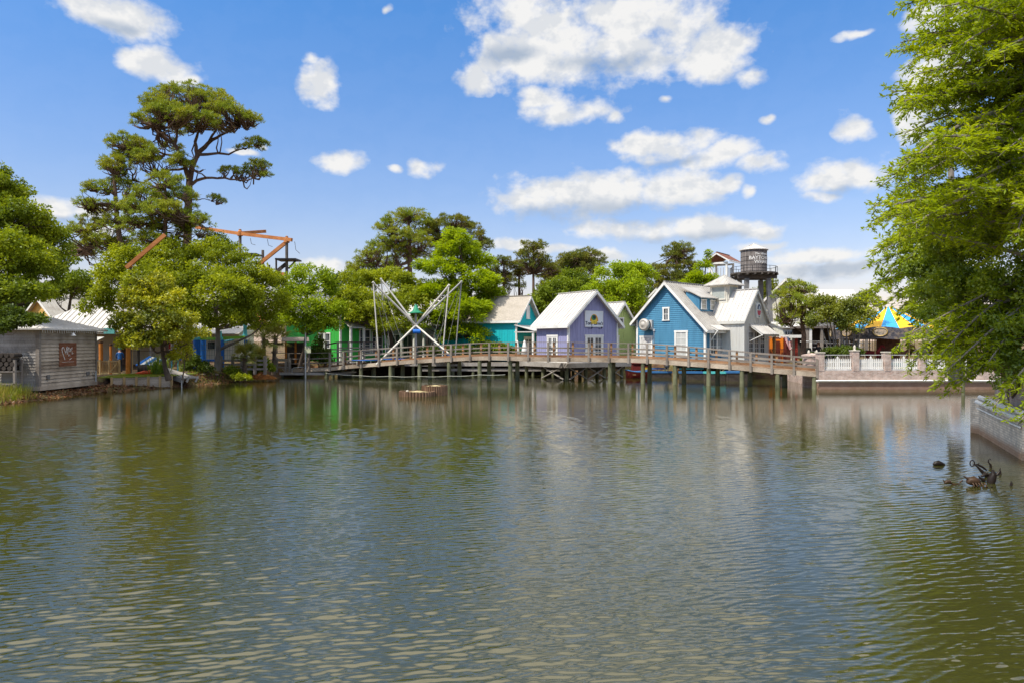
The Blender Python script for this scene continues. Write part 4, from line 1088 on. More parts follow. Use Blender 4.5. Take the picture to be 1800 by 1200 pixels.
# ================================================================== weathered wooden shack, left
shk = thing('boathouse', 'weathered grey plank boathouse with a painted heart sign at the left edge of the pond', 'boathouse', (-27.05, 39, 0), R(92))
# local: +x runs away from the camera along the wall face, -y faces the pond (right); face x 0..5.7
LX, DY = 5.7, 8.5
zb, zt = .62, 3.92
q = MB()
q.box(0, LX, 0, DY, zb, zt)
n = 20
clapboard(q, None, lambda z: (0, LX), 0, -1, zb, zt, .205, .055)
q.build('wall', WOODH, shk)
q = MB(); 
for i in range(20):
    a = zb + (zt-zb)*i/20; b = zb + (zt-zb)*(i+1)/20
    q.add([(-.03, 0, a), (-.03, DY, a), (0, DY, b), (0, 0, b), (0, 0, a), (0, DY, a)], [(0, 3, 2, 1), (0, 1, 5, 4)])
q.build('end_wall', WOODGX, shk)
q = MB(); q.slab([(-.075, -.075, zb-.1), (.12, -.075, zb-.1), (.12, -.057, zb-.1), (-.057, -.057, zb-.1), (-.057, .12, zb-.1), (-.075, .12, zb-.1)], (0, 0, zt-zb+.08)); q.build('corner_trim', WOODGD, shk)
q = MB(); q.box(LX-.12, LX+.02, -.075, -.057, zb-.1, zt-.02); q.build('corner_trim', WOODGD, shk)
q = MB(); q.box(-.06, LX+.02, -.095, -.0775, zb-.22, zb+.02); q.box(-.095, -.0775, -.0775, DY, zb-.22, zb+.02); q.build('sill_board', WOODH, shk)
o_ = .5; ap = (2.9, 4.2, 5.35); cs = [(-o_, -o_, zt+.02), (LX+o_, -o_, zt+.02), (LX+o_, DY+o_, zt+.02), (-o_, DY+o_, zt+.02)]
q = MB(); ap2 = (2.9, 4.6, 5.35)
q.poly([cs[0], cs[1], ap]); q.poly([cs[1], cs[2], ap2, ap]); q.poly([cs[2], cs[3], ap2]); q.poly([cs[3], cs[0], ap, ap2]); q.poly([(x, y, z-.09) for x, y, z in cs][::-1])
for i in range(4): q.poly([(cs[i][0], cs[i][1], cs[i][2]-.09), (cs[(i+1) % 4][0], cs[(i+1) % 4][1], cs[(i+1) % 4][2]-.09), cs[(i+1) % 4], cs[i]])
for f in np.linspace(.03, .97, 17):
    x = -o_ + (LX+2*o_)*f; k = 1-abs(f-.5)*2
    q.beam((x, -o_, zt+.045), (x, -o_+4.7*k*.98, zt+.045+1.41*k*.98), .03, .03)
for f in np.linspace(.03, .97, 22):
    y = -o_ + (DY+2*o_)*f; k = min(1, min(f, 1-f)*2.05)
    q.beam((-o_, y, zt+.045), (-o_+3.4*k*.98, y, zt+.045+1.41*k*.98), .03, .03)
q.build('roof', ROOFW, shk)
q = MB(); q.tube([(-.45, -o_+.02, zt-.075), (6.1, -o_+.02, zt-.075)], .014, 4)      # scalloped ice-cicle lights trim under the eave
for i in range(30):
    x = -.4 + i*.22; q.tube([(x, -o_+.02, zt-.08), (x+.02, -o_+.02, zt-.2-.08*random.random())], .012, 4)
q.build('eave_light_string', WHITE, shk)
# painted sign: a rusty square with hand drawn strokes
RUST = mat('rust_sign', (.20, .070, .035), .9, .45, 5, .3, stretch=(.4, 1, 3), dirt=(.26, .15, .08), dscale=3)
sx0, sx1, sz0, sz1 = 1.80, 3.50, 1.72, 3.12
q = MB(); q.box(sx0, sx1, -.062, -.034, sz0, sz1); sg_ = q.build('sign', RUST, shk)
q = MB(); SU = lambda u, v: (sx0 + (sx1-sx0)*u, -.068, sz0 + (sz1-sz0)*(1-v))
def stroke(pts, r): q.tube([SU(*p) for p in pts], r, 5)
stroke([(.30,.72),(.24,.58),(.17,.42),(.13,.30),(.16,.20),(.22,.19),(.27,.28),(.33,.42),(.36,.50),(.37,.38),(.40,.22),(.44,.16),(.48,.18),(.47,.36),(.46,.48)], .020)
stroke([(.52,.24),(.55,.20),(.59,.22),(.60,.30),(.56,.38),(.53,.34),(.52,.24)], .013)
stroke([(.62,.26),(.60,.40),(.64,.36),(.68,.22),(.73,.19),(.74,.26),(.69,.33),(.66,.30),(.68,.22)], .013)
stroke([(.72,.36),(.73,.50),(.75,.44),(.79,.46),(.82,.46)], .011)
stroke([(.50,.48),(.53,.58),(.54,.52),(.58,.50),(.60,.58),(.62,.54)], .010)
stroke([(.56,.74),(.70,.66)], .013)
for u in np.arange(.14, .80, .05): stroke([(u, .82), (u+.03, .82)], .010)
q.build('lettering', WHITE, sg_)
q = MB(); q.tube([(2.55, -.03, 3.70), (2.55, -.30, 3.74), (2.55, -.42, 3.66)], .02, 6); q.tube([(2.55, -.42, 3.72), (2.55, -.42, 3.62), (2.55, -.42, 3.54)], [.05, .09, .17], 12); q.build('barn_lamp', mat('lamp_shade_white', (.75, .74, .70), .4), shk)
q = MB(); q.box(.62, .86, -.12, -.034, 1.02, 1.27); q.box(4.55, 4.85, -.10, -.034, 1.05, 1.30); q.build('junction_box', mat('box_grey', (.16, .15, .14), .7), shk)
q = MB(); q.tube([(5.5, -.12, 1.3), (5.45, -.14, .6)], .03, 6); q.tube([(5.2, -.12, 1.1), (5.5, -.12, .95)], .03, 6); q.build('drain_pipe', STEELP, shk)
for xx, yy in ((.2, .3), (2.8, .3), (5.5, .3), (.2, 4), (.2, 8)):
    q = MB(); q.box(xx-.12, xx+.12, yy-.12, yy+.12, -.4, zb-.1); q.build('pier', WOODD, shk)
q = MB(); q.box(.05, LX-.05, 1.0, 1.06, -.2, zb-.03); q.box(.5, .56, .3, DY, -.2, zb-.03); q.build('underfloor_boarding', WOODD, shk)
# rack of oars / firewood beside the shack
rk = thing('log_rack', 'timber rack stacked with dark logs against the shaded end of the boathouse', 'rack', (-28.6, 38.2, .5))
for dx in (-.95, .95):
    q = MB(); q.box(dx-.06, dx+.06, -.3, -.18, .1, 1.7); q.box(dx-.06, dx+.06, .2, .32, .1, 1.7); q.build('upright', WOODGD, rk)
q = MB(); 
for z in (.3, 1.0): q.box(-1.0, 1.0, -.30, .32, z, z+.07)
q.build('shelf', WOODGD, rk)
lm = thing('log_pile', 'dark cut logs piled on the rack by the boathouse', 'logs', (-28.6, 38.2, 1.58))
q = MB()
for r_ in range(4):
    for c_ in range(6): q.tube([(-.85+c_*.31+(r_ % 2)*.14, -.32, .14+r_*.24), (-.85+c_*.31+(r_ % 2)*.14, .34, .14+r_*.24)], .125, 8)
q.build('logs', WOODD, lm)

# ================================================================== timber bulkhead, lawn, ramp
bk = thing('bulkhead', 'grey plank bulkhead with upright posts holding the small lawn', 'retaining wall', (-24.5, 46, 0))
# runs from px 197,d44.9 to px 300,d47.4
a = Vector((GX(197, 45.2), 45.2, 0)); b = Vector((GX(302, 47.6), 47.6, 0))
q = MB()
for i in range(5):
    z = .05 + i*.148; q.beam(a + Vector((0, 0, z+.07)), b + Vector((0, 0, z+.07)), .05, .142)
q.build('planks', WOODH, bk, True)
for i in range(6):
    c = a.lerp(b, i/5) + Vector((.02, -.07, 0)); q = MB(); q.box(c.x-.06, c.x+.06, c.y-.06, c.y+.05, -.3, .84); q.build('post', WOODT, bk, True)
GRS = mat('lawn_ground', (.19, .22, .02), .9, .3, 6, .4)
lawn = MB(); lawn.slab([(a.x-.9, a.y-.1, .80), (a.x, a.y+.03, .80), (b.x, b.y+.03, .80), (b.x+.3, b.y+3.2, .80), (a.x-2.5, a.y+5.5, .80)], (0, 0, .06)); lo = lawn.build('lawn', GRS); tag(lo, kind='structure')
# tan picket gate and rail
tf = thing('timber_fence', 'pale new timber fence with a diagonal braced gate behind the small lawn', 'fence', (GX(190, 50), 50, .85))
fa = Vector((GX(164, 49.3), 49.3, .86)); fb = Vector((GX(211, 50.2), 50.2, .86))
q = MB()
for i in range(19):
    c = fa.lerp(fb, i/18); q.box(c.x-.035, c.x+.035, c.y-.012, c.y+.012, .92, 1.72)
q.build('balusters', WOODT, tf, True)
q = MB(); q.beam(fa + Vector((0, -.03, .90)), fb + Vector((0, -.03, .90)), .06, .09); q.beam(fa + Vector((0, -.03, .10)), fb + Vector((0, -.03, .10)), .06, .09); q.beam(fa.lerp(fb, .62) + Vector((0, -.05, .1)), fb + Vector((-.1, -.05, .86)), .04, .08); q.build('rail', WOODT, tf, True)
for f in (0, .26, .6, 1): 
    c = fa.lerp(fb, f); q = MB(); q.box(c.x-.06, c.x+.06, c.y-.12, c.y-.04, .85, 1.90); q.build('post', WOODT, tf, True)
# orange timber post shelter
def post_thing(label, px, d, z0, z1, w, mt, cat='post', name='timber_post', grp=None):
    o = thing(name, label, cat, (GX(px, d), d, z0), 0, grp)
    q = MB(); q.tube([(GX(px, d), d, z0-.3), (GX(px, d)+.02, d, (z0+z1)/2), (GX(px, d), d, z1)], [w, w*.93, w*.9], 9); q.build('shaft', mt, o, True)
    q = MB(); q.tube([(GX(px, d), d, z1-.12), (GX(px, d), d, z1-.02)], w*1.12, 9); q.build('collar', BLACK, o, True)
    return o
ORP = woodmat('orange_stained_post', (.33, .10, .015), (.62, .24, .05), (4, 4, 1), 2.2)
post_thing('slim orange stained post behind the pale gate', 194.5, 50.6, .85, 3.0, .10, ORP)
post_thing('dark slim post right of the orange post by the lawn', 243.5, 50.0, .85, 2.6, .09, WOODD)
post_thing('thick orange post with a flared top beside the lawn', 225, 50.0, .85, 3.35, .17, ORP)
post_thing('short orange post behind the boathouse corner', 177, 53, .85, 3.2, .16, ORP)
# person by the gate
person('person with a turquoise cap and blue shirt behind the pale timber gate', (GX(210.5, 52), 52, .87), R(-160), ('shirt_blue', (.02, .10, .30), .8), ('trousers_black', (.02, .02, .025), .8), ('cap_turquoise', (.03, .30, .30), .7), False, 1.02)
# brown barrel and red kayak tip by the lawn
br_ = thing('barrel', 'dark brown barrel lying at the edge of the lawn', 'barrel', (GX(253, 49.2), 49.2, 1.2), R(25))
q = MB(); q.tube([(-.38, 0, 0), (-.2, 0, 0), (0, 0, 0), (.2, 0, 0), (.38, 0, 0)], [.29, .35, .37, .35, .29], 16); q.build('staves', WOODD, br_)
for x in (-.3, -.1, .1, .3):
    q = MB(); q.tube([(x-.02, 0, 0), (x+.02, 0, 0)], .372 if abs(x) < .2 else .345, 16); q.build('hoop', BLACK, br_)
ky = thing('kayak', 'bright orange red kayak tip lying beside the barrel', 'kayak', (GX(262, 48.5), 48.6, .95), R(20))
q = MB(); q.tube([(-.9, 0, .02), (-.4, 0, .04), (.1, 0, .10), (.55, 0, .26), (.72, 0, .38)], [.02, .16, .17, .10, .02], 10); q.build('hull', mat('kayak_red', (.75, .10, .03), .4), ky)
q = MB(); q.lathe([(.13, .0), (.15, .03), (.12, .04)], (-.2, 0, .2), 12); q.build('cockpit_rim', BLACK, ky)
# blue slide / canvas ramp
sl_ = thing('climbing_ramp', 'sloping blue and white striped climbing ramp behind the barrel', 'ramp', (GX(245, 51.5), 51.5, .85))
q = MB(); p0 = W(238, 642, 51); p1 = W(262, 626.5, 52); 
for i in range(6):
    f0, f1 = i/6, (i+.85)/6
    a_ = Vector(p0).lerp(Vector(p1), 0); 
    q.slab([(p0[0]+f0*1.0, p0[1]+f0*.8, p0[2]-f0*.35), (p0[0]+f1*1.0, p0[1]+f1*.8, p0[2]-f1*.35), (p1[0]+f1*1.0, p1[1]+f1*.8, p1[2]-f1*.35), (p1[0]+f0*1.0, p1[1]+f0*.8, p1[2]-f0*.35)], (0, 0, .06), i % 2)
q.build('panel', [BLUEP, SIGNW], sl_, True)
q = MB(); q.beam((p1[0]+.5, p1[1]+.3, .85), (p1[0]+.5, p1[1]+.3, p1[2]-.1), .1, .1); q.build('prop', WOODD, sl_, True)
# concrete boat ramp slabs tumbling to the water
rp = thing('wooden_ramp', 'grey plank walkway sloping down to the water beside the lawn', 'ramp', (GX(320, 48.5), 48.5, .4))
pa, pb = Vector(W(283, 647, 49.5)), Vector(W(336, 664, 48.6))
q = MB(); q.beam(pa, pb, 1.1, .10); q.build('deck', WOODGX, rp, True)
q = MB(); q.beam(pa + Vector((-.25, -.62, -.15)), pb + Vector((-.25, -.62, -.15)), .07, .34); q.build('side_board', WOODGX, rp, True)
for f in (.45, .98): 
    c = pa.lerp(pb, f) + Vector((-.3, -.68, 0)); q = MB(); q.tube([(c.x, c.y, -.3), (c.x, c.y, c.z+.25)], .05, 7); q.build('post', STEELP, rp, True)
bo = thing('upturned_bench', 'pale broken timber bench tipped over at the water edge', 'bench', (GX(338, 48), 48.0, .5), R(30))
M = Matrix.Rotation(R(24), 3, 'Y')
q = MB(); q.obox((0, 0, .28), (.42, .25, .035), M); q.build('seat', WOODGX, bo)
for s in (-1, 1):
    q = MB(); q.obox((s*.28, 0, .08), (.05, .22, .22), M); q.build('leg', WOODGX, bo)

# ================================================================== low playground (ropes area) with blue columns
pg = thing('play_structure', 'blue columned play structure with aqua posts, lime beams and hanging nets under the trees', 'play structure', (GX(380, 58), 58, 1.0))
d0 = 57.5
for px, d in ((346, 57.5), (387.5, 57.5), (356, 61), (432, 61)):
    q = MB(); x = GX(px, d); q.tube([(x, d, .8), (x, d, GZ(597, d))], .30 if px != 432 else .15, 12); q.build('column', BLUEP, pg, True)
for px, d, y0_, y1_ in ((386.5, 57.4, 597, 582), (431, 57.8, 593, 562), (346, 57.4, 597, 588)):
    q = MB(); x = GX(px, d); q.tube([(x, d, GZ(y0_, d)), (x, d, GZ(y1_, d))], .16, 12); q.tube([(x, d, GZ(y0_, d)-.02), (x, d, GZ(y0_, d)+.22)], .26, 12); q.build('upper_post', AQUA, pg, True)
for p, r in (((336, 595, 57.5), (387, 595, 57.5)), ((387, 594.5, 57.5), (431, 592.5, 57.6)), ((346, 595, 57.5), (356, 595, 61)), ((431, 593, 57.6), (432, 594, 61))):
    q = MB(); q.beam(W(*p), W(*r), .12, .24); q.build('beam', LIMEP, pg, True)
q = MB(); q.slab([W(391, 602, 57.4), W(412, 598, 57.6), W(412, 597, 59.2), W(391, 601, 59)], (0, 0, .1)); q.build('canopy_panel', AQUA, pg, True)
q = MB()
for px in np.arange(350, 432, 4.5): q.tube([W(px, 597, 57.5), W(px, 632, 57.6)], .012, 4, cap=False)
for py in (606, 615, 624): q.tube([W(350, py, 57.5), W(431, py, 57.5)], .010, 4, cap=False)
q.build('hanging_net', mat('net_cord', (.12, .17, .14), .8), pg, True)
for (x0_, x1_, py, d) in ((300, 316, 631, 55), (354, 392, 632.5, 56.5)):
    o = thing('play_bench', 'blue bench on aqua legs %s' % ('under the yellow green magnolia' if x0_ == 300 else 'below the hanging nets'), 'bench', (GX((x0_+x1_)/2, d), d, .9), 0, 'blue playground benches')
    q = MB(); q.box(GX(x0_, d), GX(x1_, d), d-.3, d+.3, GZ(py, d)-.08, GZ(py, d)+.06); q.build('seat', BLUEP, o, True)
    for px in np.linspace(x0_+3, x1_-2, 2 if x0_ == 300 else 4):
        q = MB(); q.tube([(GX(px, d), d-.12, .7), (GX(px, d), d-.12, GZ(py, d)-.085)], .055, 8); q.build('leg', AQUA, o, True)
rf = thing('post_fence', 'grey timber fence with dark posts along the bank behind the palms', 'fence', (GX(420, 56.5), 56.5, .9))
for px in (388.5, 409, 425, 448, 466):
    q = MB(); q.box(GX(px, 56)-.10, GX(px, 56)+.10, 55.9, 56.1, .5, GZ(625, 56)); q.build('post', WOODGD, rf, True)
q = MB()
for py in (633, 640, 648): q.beam(W(386, py, 56.15), W(470, py, 56.15), .05, .16)
q.build('rail', WOODGX, rf, True)
# ================================================================== ropes course towers
rc = thing('ropes_course', 'tall ropes course of dark poles, orange beams and small black platforms above the trees', 'ropes course', (GX(463, 88), 88, 1.2))
BEAMO = woodmat('orange_beam', (.30, .10, .03), (.60, .25, .09), (1, 1, 6), 1.5)
D = 88
POLEW = woodmat('pole_grey_brown', (.06, .05, .045), (.20, .17, .14), (3, 3, .6), 2.5)
for px, yt, d in ((422, 404, 88), (504, 416, 86), (462, 440, 94)):
    q = MB(); q.tube([(GX(px, d), d, 1), (GX(px, d), d, GZ(yt, d))], .19, 10); q.build('pole', POLEW, rc, True)
    if yt < 420:
        q = MB(); q.tube([(GX(px, d), d, GZ(yt+11, d)), (GX(px, d), d, GZ(yt+5, d))], .36, 10); q.tube([(GX(px, d), d, GZ(yt+4, d)), (GX(px, d), d, GZ(yt-1, d))], [.3, .1], 10); q.build('pole_collar', BEAMO, rc, True)
for a_, b_ in (((345, 400, 92), (422, 411, 88)), ((422, 411, 88), (513, 422, 85.6)), ((424, 410, 88), (466, 407, 94)), ((502, 427, 86), (450, 469, 86)), ((452, 482, 87), (505, 482, 86)), ((448, 553, 75), (475, 577, 74))):
    q = MB(); q.beam(W(*a_), W(*b_), .34, .42); q.build('beam', BEAMO, rc, True)
for px, py, w_, d in ((432, 448.5, 24, 88), (507, 457.5, 18, 86), (500, 517, 12, 86)):
    q = MB(); q.box(GX(px-w_, d), GX(px+w_, d), d-1.2, d+1.2, GZ(py, d)-.08, GZ(py, d)+.10); q.beam((GX(px, d), d, GZ(py+15, d)), (GX(px+w_*.7, d), d, GZ(py, d)-.1), .15, .2); q.build('platform', BLACK, rc, True)
q = MB(); q.beam(W(486, 478, 86), W(503, 464, 86), .3, .4); q.build('strut', WOODD, rc, True)
for px, y0_, y1_ in ((440, 419, 431), (470, 421, 434), (518, 425, 446)):
    q = MB(); q.tube([W(px, y0_, 87), W(px+2, (y0_+y1_)/2+4, 87), W(px+9, y1_, 87)], .03, 5); q.build('hanging_rope', WOODD, rc, True)
for px in (485.5, 473.5):
    q = MB(); q.tube([W(px, 482, 86), W(px, 454 if px > 480 else 466, 86)], .12, 6); q.build('stanchion', WOODD, rc, True)
zr_ = thing('zip_line_beam', 'diagonal orange beam on a slim pole rising in front of the pines on the left', 'beam', (GX(226, 50.5), 50.5, 1.0))
q = MB(); q.beam(W(222, 471, 50), W(290, 413, 50.5), .20, .27); q.build('beam', BEAMO, zr_, True)
q = MB(); q.tube([(GX(229, 50.6), 50.6, .5), (GX(229, 50.6), 50.6, GZ(464, 50.4))], .10, 9); q.build('pole', POLEW, zr_, True)
q = MB(); q.tube([(GX(229, 50.6), 50.6, GZ(470, 50.4)), (GX(229, 50.6), 50.6, GZ(466, 50.4))], .17, 9); q.build('pole_collar', BEAMO, zr_, True)
# ================================================================== trampoline bungee frame
bg_ = thing('bungee_trampoline', 'bungee trampoline frame of crossed white poles with a small green cap roof', 'bungee trampoline', (GX(731, 61.5), 61.5, 1.2))
POLE = mat('white_pole', (.62, .58, .50), .5, .15, 3); POLED = mat('grey_pole', (.30, .29, .27), .5, .15, 3)
hub = Vector(W(731, 572, 61.5)); 
TIPS = [((656, 497), 59.5, POLE), ((670, 491), 65.5, POLED), ((789, 502), 60, POLE), ((811, 495.5), 64.5, POLED)]
for (px, py), d, mt in TIPS:
    t_ = Vector(W(px, py, d)); q = MB(); q.tube([hub + (t_-hub)*.0, t_], [.10, .075], 9); q.tube([t_ - (t_-hub).normalized()*.12, t_ + (t_-hub).normalized()*.08], .11, 8); q.build('boom', mt, bg_, True)
    foot = Vector((t_.x + (731-px)*.012*-.4 + (.5 if px < 731 else -.9), d, 1.25)); q = MB(); q.tube([t_, Vector((t_.x + (.45 if px < 731 else -.55), d, 2.2)), Vector((t_.x + (.5 if px < 731 else -.6), d, 1.25))], .055, 7); q.build('support_pole', mt, bg_, True)
    q = MB(); q.tube([t_, Vector((hub.x + (.7 if px > 731 else -.7)*2.0, (d+61.5)/2, 2.6))], .016, 5); q.tube([t_ + Vector((0, .1, 0)), Vector((t_.x*.7+hub.x*.3, (d+61.5)/2, 2.9))], .014, 5); q.build('bungee_cord', mat('bungee_cord', (.25, .24, .22), .7), bg_, True)
for px, py, d, mt in ((684, 618, 59.5, POLE), (690, 612, 64, POLE), (792, 624, 59.3, POLE), (775, 612, 64, POLED)):
    f_ = Vector(W(px, py, d)); dr = (f_-hub); e = hub + dr*((hub.z-1.22)/max(.1, hub.z-f_.z)) if f_.z < hub.z else f_
    q = MB(); q.tube([hub, e], [.09, .075], 9); q.build('leg', mt, bg_, True)
q = MB(); q.tube([(hub.x, hub.y, 1.1), (hub.x, hub.y, hub.z+1.4)], .10, 10); q.build('mast', POLED, bg_, True)
q = MB(); q.lathe([(0, 1.35), (.12, 1.22), (.28, .80), (.50, .62), (.72, .58), (.70, .52)], (hub.x, hub.y, hub.z+.55), 16); q.build('cap_roof', mat('cap_green', (.01, .20, .10), .5), bg_, True)
q = MB(); q.tube([(hub.x-.2, hub.y-.3, hub.z-.55), (hub.x+.45, hub.y-.3, hub.z-.55)], .2, 10); q.build('winch', BLUEP, bg_, True)
for dx, dy in ((-4.2, -1.2), (3.0, -1.3), (-2.6, 2.5), (2.6, 2.5)):
    q = MB(); c_ = (hub.x+dx, hub.y+dy, 1.55); q.lathe([(0, 0), (1.25, 0), (1.3, .03), (1.25, .06), (1.2, .06)], c_, 22, 0); q.build('trampoline_bed', BLUEP, bg_, True)
    for k in range(6):
        q = MB(); t_ = k*math.pi/3; q.tube([(c_[0]+1.2*math.cos(t_), c_[1]+1.2*math.sin(t_), 1.2), (c_[0]+1.2*math.cos(t_), c_[1]+1.2*math.sin(t_), 1.56)], .03, 5); q.build('trampoline_leg', POLE, bg_, True)
# ================================================================== lamp post with hooked arm
lp = thing('lamp_post', 'slim pale lamp post with a hooked neck and bell shade at the bridge end', 'street lamp', (GX(537, 60.2), 60.2, .9))
x = GX(537, 60.2); q = MB(); q.tube([(x, 60.2, -.3), (x, 60.2, GZ(512, 60.2))], [.085, .055], 9); zt_ = GZ(512, 60.2)
q.tube([(x-.42+.42*math.cos(t), 60.2, zt_+.35*math.sin(t)) for t in np.linspace(0, math.pi, 9)] + [(x-.84, 60.2, zt_-.45)], .05, 8); q.build('pole', STEELP, lp, True)
q = MB(); q.lathe([(.05, .0), (.08, -.1), (.12, -.25), (.36, -.42), (.37, -.46), (.33, -.45)], (x-.84, 60.2, zt_-.4), 14); q.build('lamp_shade', STEELP, lp, True)
q = MB(); q.box(x-.35, x-.05, 60.0, 60.3, GZ(548, 60), GZ(541, 60)); q.lathe([(0, .2), (.18, .2), (.2, 0), (0, 0)], (x+.25, 60.2, GZ(549, 60)), 10); q.build('camera_box', WHITE, lp, True)
q = MB(); q.box(x-.02, x+.5, 60.05, 60.10, GZ(620, 60), GZ(608, 60)); q.build('notice', mat('notice_cream', (.60, .60, .42), .6, .3, 9, dirt=(.3, .35, .2), dscale=6), lp, True)
# ================================================================== kiosk
kk = thing('ticket_kiosk', 'small dark kiosk with orange corner posts beside the green house', 'kiosk', (GX(519, 64), 64, 1.1), R(20))
q = MB(); q.box(-.85, .85, -.7, .7, 0, 2.0); q.build('body', WOODD, kk)
for sx_ in (-.86, .0, .86):
    q = MB(); q.box(sx_-.09, sx_+.09, -.80, -.71, 0, 2.05); q.build('corner_post', ORP, kk)
q = MB(); q.slab([(-1.2, -1.05, 2.06), (1.2, -1.05, 2.06), (1.2, 0, 2.42), (-1.2, 0, 2.42)], (0, 0, .07)); q.slab([(-1.2, 0, 2.42), (1.2, 0, 2.42), (1.2, 1.05, 2.06), (-1.2, 1.05, 2.06)], (0, 0, .07)); q.build('roof', ROOFD, kk)
# boardwalk rails in front of the green house
gr_ = thing('boardwalk_railing', 'dark timber boardwalk railing in front of the green house', 'railing', (GX(610, 63), 63, 1.2))
for px in (573, 594, 613, 640, 661):
    q = MB(); q.box(GX(px, 63)-.08, GX(px, 63)+.08, 62.9, 63.06, 1.0, GZ(601, 63)+.02); q.build('post', WOODGD, gr_, True)
q = MB(); q.beam(W(573, 606, 62.98), W(594, 601.5, 62.98), .14, .12); q.beam(W(594, 601.5, 62.98), W(664, 601, 62.98), .14, .12); q.build('top_rail', WOODD, gr_, True)
q = MB(); q.beam(W(594, 611, 62.98), W(664, 611, 62.98), .05, .1); q.beam(W(573, 613, 62.98), W(664, 618, 62.98), .05, .1); q.build('rail', WOODGD, gr_, True)
# ================================================================== far left: pyramid roofed pavilion, ochre house, red shopfronts
pv = thing('pavilion', 'open pavilion with a broad pale metal pyramid roof behind the boathouse', 'pavilion', (GX(165, 56), 59, 1.0))
cx, cy = GX(168, 58), 60.0; hw_ = 4.6; ze = 4.15
cs = [(cx-hw_, cy-hw_, ze), (cx+hw_, cy-hw_, ze), (cx+hw_, cy+hw_, ze), (cx-hw_, cy+hw_, ze)]; ap = (cx, cy, 7.25)
q = MB()
for i in range(4):
    q.poly([cs[i], cs[(i+1) % 4], ap]); q.poly([(cs[i][0], cs[i][1], ze-.2), (cs[(i+1) % 4][0], cs[(i+1) % 4][1], ze-.2), cs[(i+1) % 4], cs[i]])
    a_, b_, m_ = Vector(cs[i]), Vector(cs[(i+1) % 4]), (Vector(cs[i])+Vector(cs[(i+1) % 4]))/2
    for f in np.linspace(.04, .96, 20):
        s = a_.lerp(b_, f); k = 1-abs(f-.5)*2; q.beam(s + Vector((0, 0, .03)), s + (Vector(ap)-m_)*k*.985 + Vector((0, 0, .03)), .05, .05)
q.poly([(x, y, ze-.2) for x, y, z in cs][::-1]); q.build('roof', ROOFW, pv, True)
for x in (cx-4.2, cx, cx+4.2):
    for y in (cy-4.2, cy+4.2):
        q = MB(); q.box(x-.13, x+.13, y-.13, y+.13, .8, ze-.2); q.build('post', WOODT, pv, True)
q = MB(); q.box(cx-4.1, cx+4.1, cy+2.0, cy+2.2, .9, 3.9); q.build('rear_wall', TANW, pv, True)
q = MB(); q.box(GX(187, 55.6), GX(206, 55.6), 55.2, 55.3, GZ(587, 55.6), GZ(577, 55.6)); q.build('notice_board', mat('board_teal', (.10, .33, .30), .5, .3, 6), pv, True)
q = MB(); q.slab([(cx-3.2, cy-5.9, 3.05), (cx+2.2, cy-5.9, 3.05), (cx+2.2, cy-4.4, 3.5), (cx-3.2, cy-4.4, 3.5)], (0, 0, .08)); q.build('lower_roof', ROOFW, pv, True)
och = gable_house('gabled_house', 'yellow ochre gabled house with white trim far behind the boathouse', 'house', (GX(72, 74), 74, 1.0), R(-28), 6.2, 9, 7.0, 0, .75, .75, YELLOW, ROOFG, 'clap', ov=.5, of=.5)
window_part(och, ('front', 0), -1.2, 2.9, .8, 1.2, off=.024); window_part(och, ('front', 0), 1.0, 2.9, .8, 1.2, off=.024)
shp = thing('shopfront', 'low white shop with red and crimson panels and a balustrade behind the magnolia', 'shop', (GX(270, 70), 70, 1.1))
q = MB(); q.box(GX(160, 69), GX(420, 69), 69, 73, 1.0, 4.4); q.build('wall', CREAM, shp, True)
q = MB(); q.slab([(GX(155, 68), 67.3, 3.9), (GX(425, 68), 67.3, 3.9), (GX(425, 68), 71, 5.0), (GX(155, 68), 71, 5.0)], (0, 0, .08)); q.build('roof', ROOFG, shp, True)
for i, (pa, pb, mt, nm) in enumerate(((190, 206, ORANGE, 'shutter_panel'), (242, 256, mat('crimson_panel', (.36, .01, .04), .6), 'shutter_panel'), (268, 279, RED, 'shutter_panel'), (284, 300, RED, 'shutter_panel'), (212, 222, GLASS, 'window'), (228, 238, GLASS, 'window'), (310, 325, GLASS, 'window'), (340, 352, RED, 'shutter_panel'), (365, 378, GLASS, 'window'))):
    q = MB(); q.box(GX(pa, 68.9), GX(pb, 68.9), 68.93, 68.98, GZ(613, 69), GZ(601, 69)); w_ = q.build(nm, mt, shp, True)
    q = MB(); z0_, z1_ = GZ(613, 69), GZ(601, 69); x0_, x1_ = GX(pa, 68.9), GX(pb, 68.9)
    q.box(x0_-.12, x0_, 68.88, 68.99, z0_-.1, z1_+.1); q.box(x1_, x1_+.12, 68.88, 68.99, z0_-.1, z1_+.1); q.box(x0_, x1_, 68.88, 68.99, z1_, z1_+.1); sub_world(q, 'frame', WHITE, w_)
q = MB(); q.box(GX(160, 65), GX(330, 65), 64.95, 65.1, GZ(616, 65), GZ(614, 65)); q.box(GX(160, 65), GX(330, 65), 64.95, 65.1, GZ(625, 65), GZ(623.5, 65))
for px in np.arange(161, 330, 2.6): q.box(GX(px, 65)-.03, GX(px, 65)+.03, 65.0, 65.06, GZ(623.5, 65), GZ(616, 65))
q.build('balustrade', CREAM, shp, True)
for px in (172, 196, 218, 240, 262, 300, 328):
    q = MB(); q.box(GX(px, 66)-.11, GX(px, 66)+.11, 66.9, 67.1, 1.0, 3.95); q.build('porch_post', WHITE, shp, True)
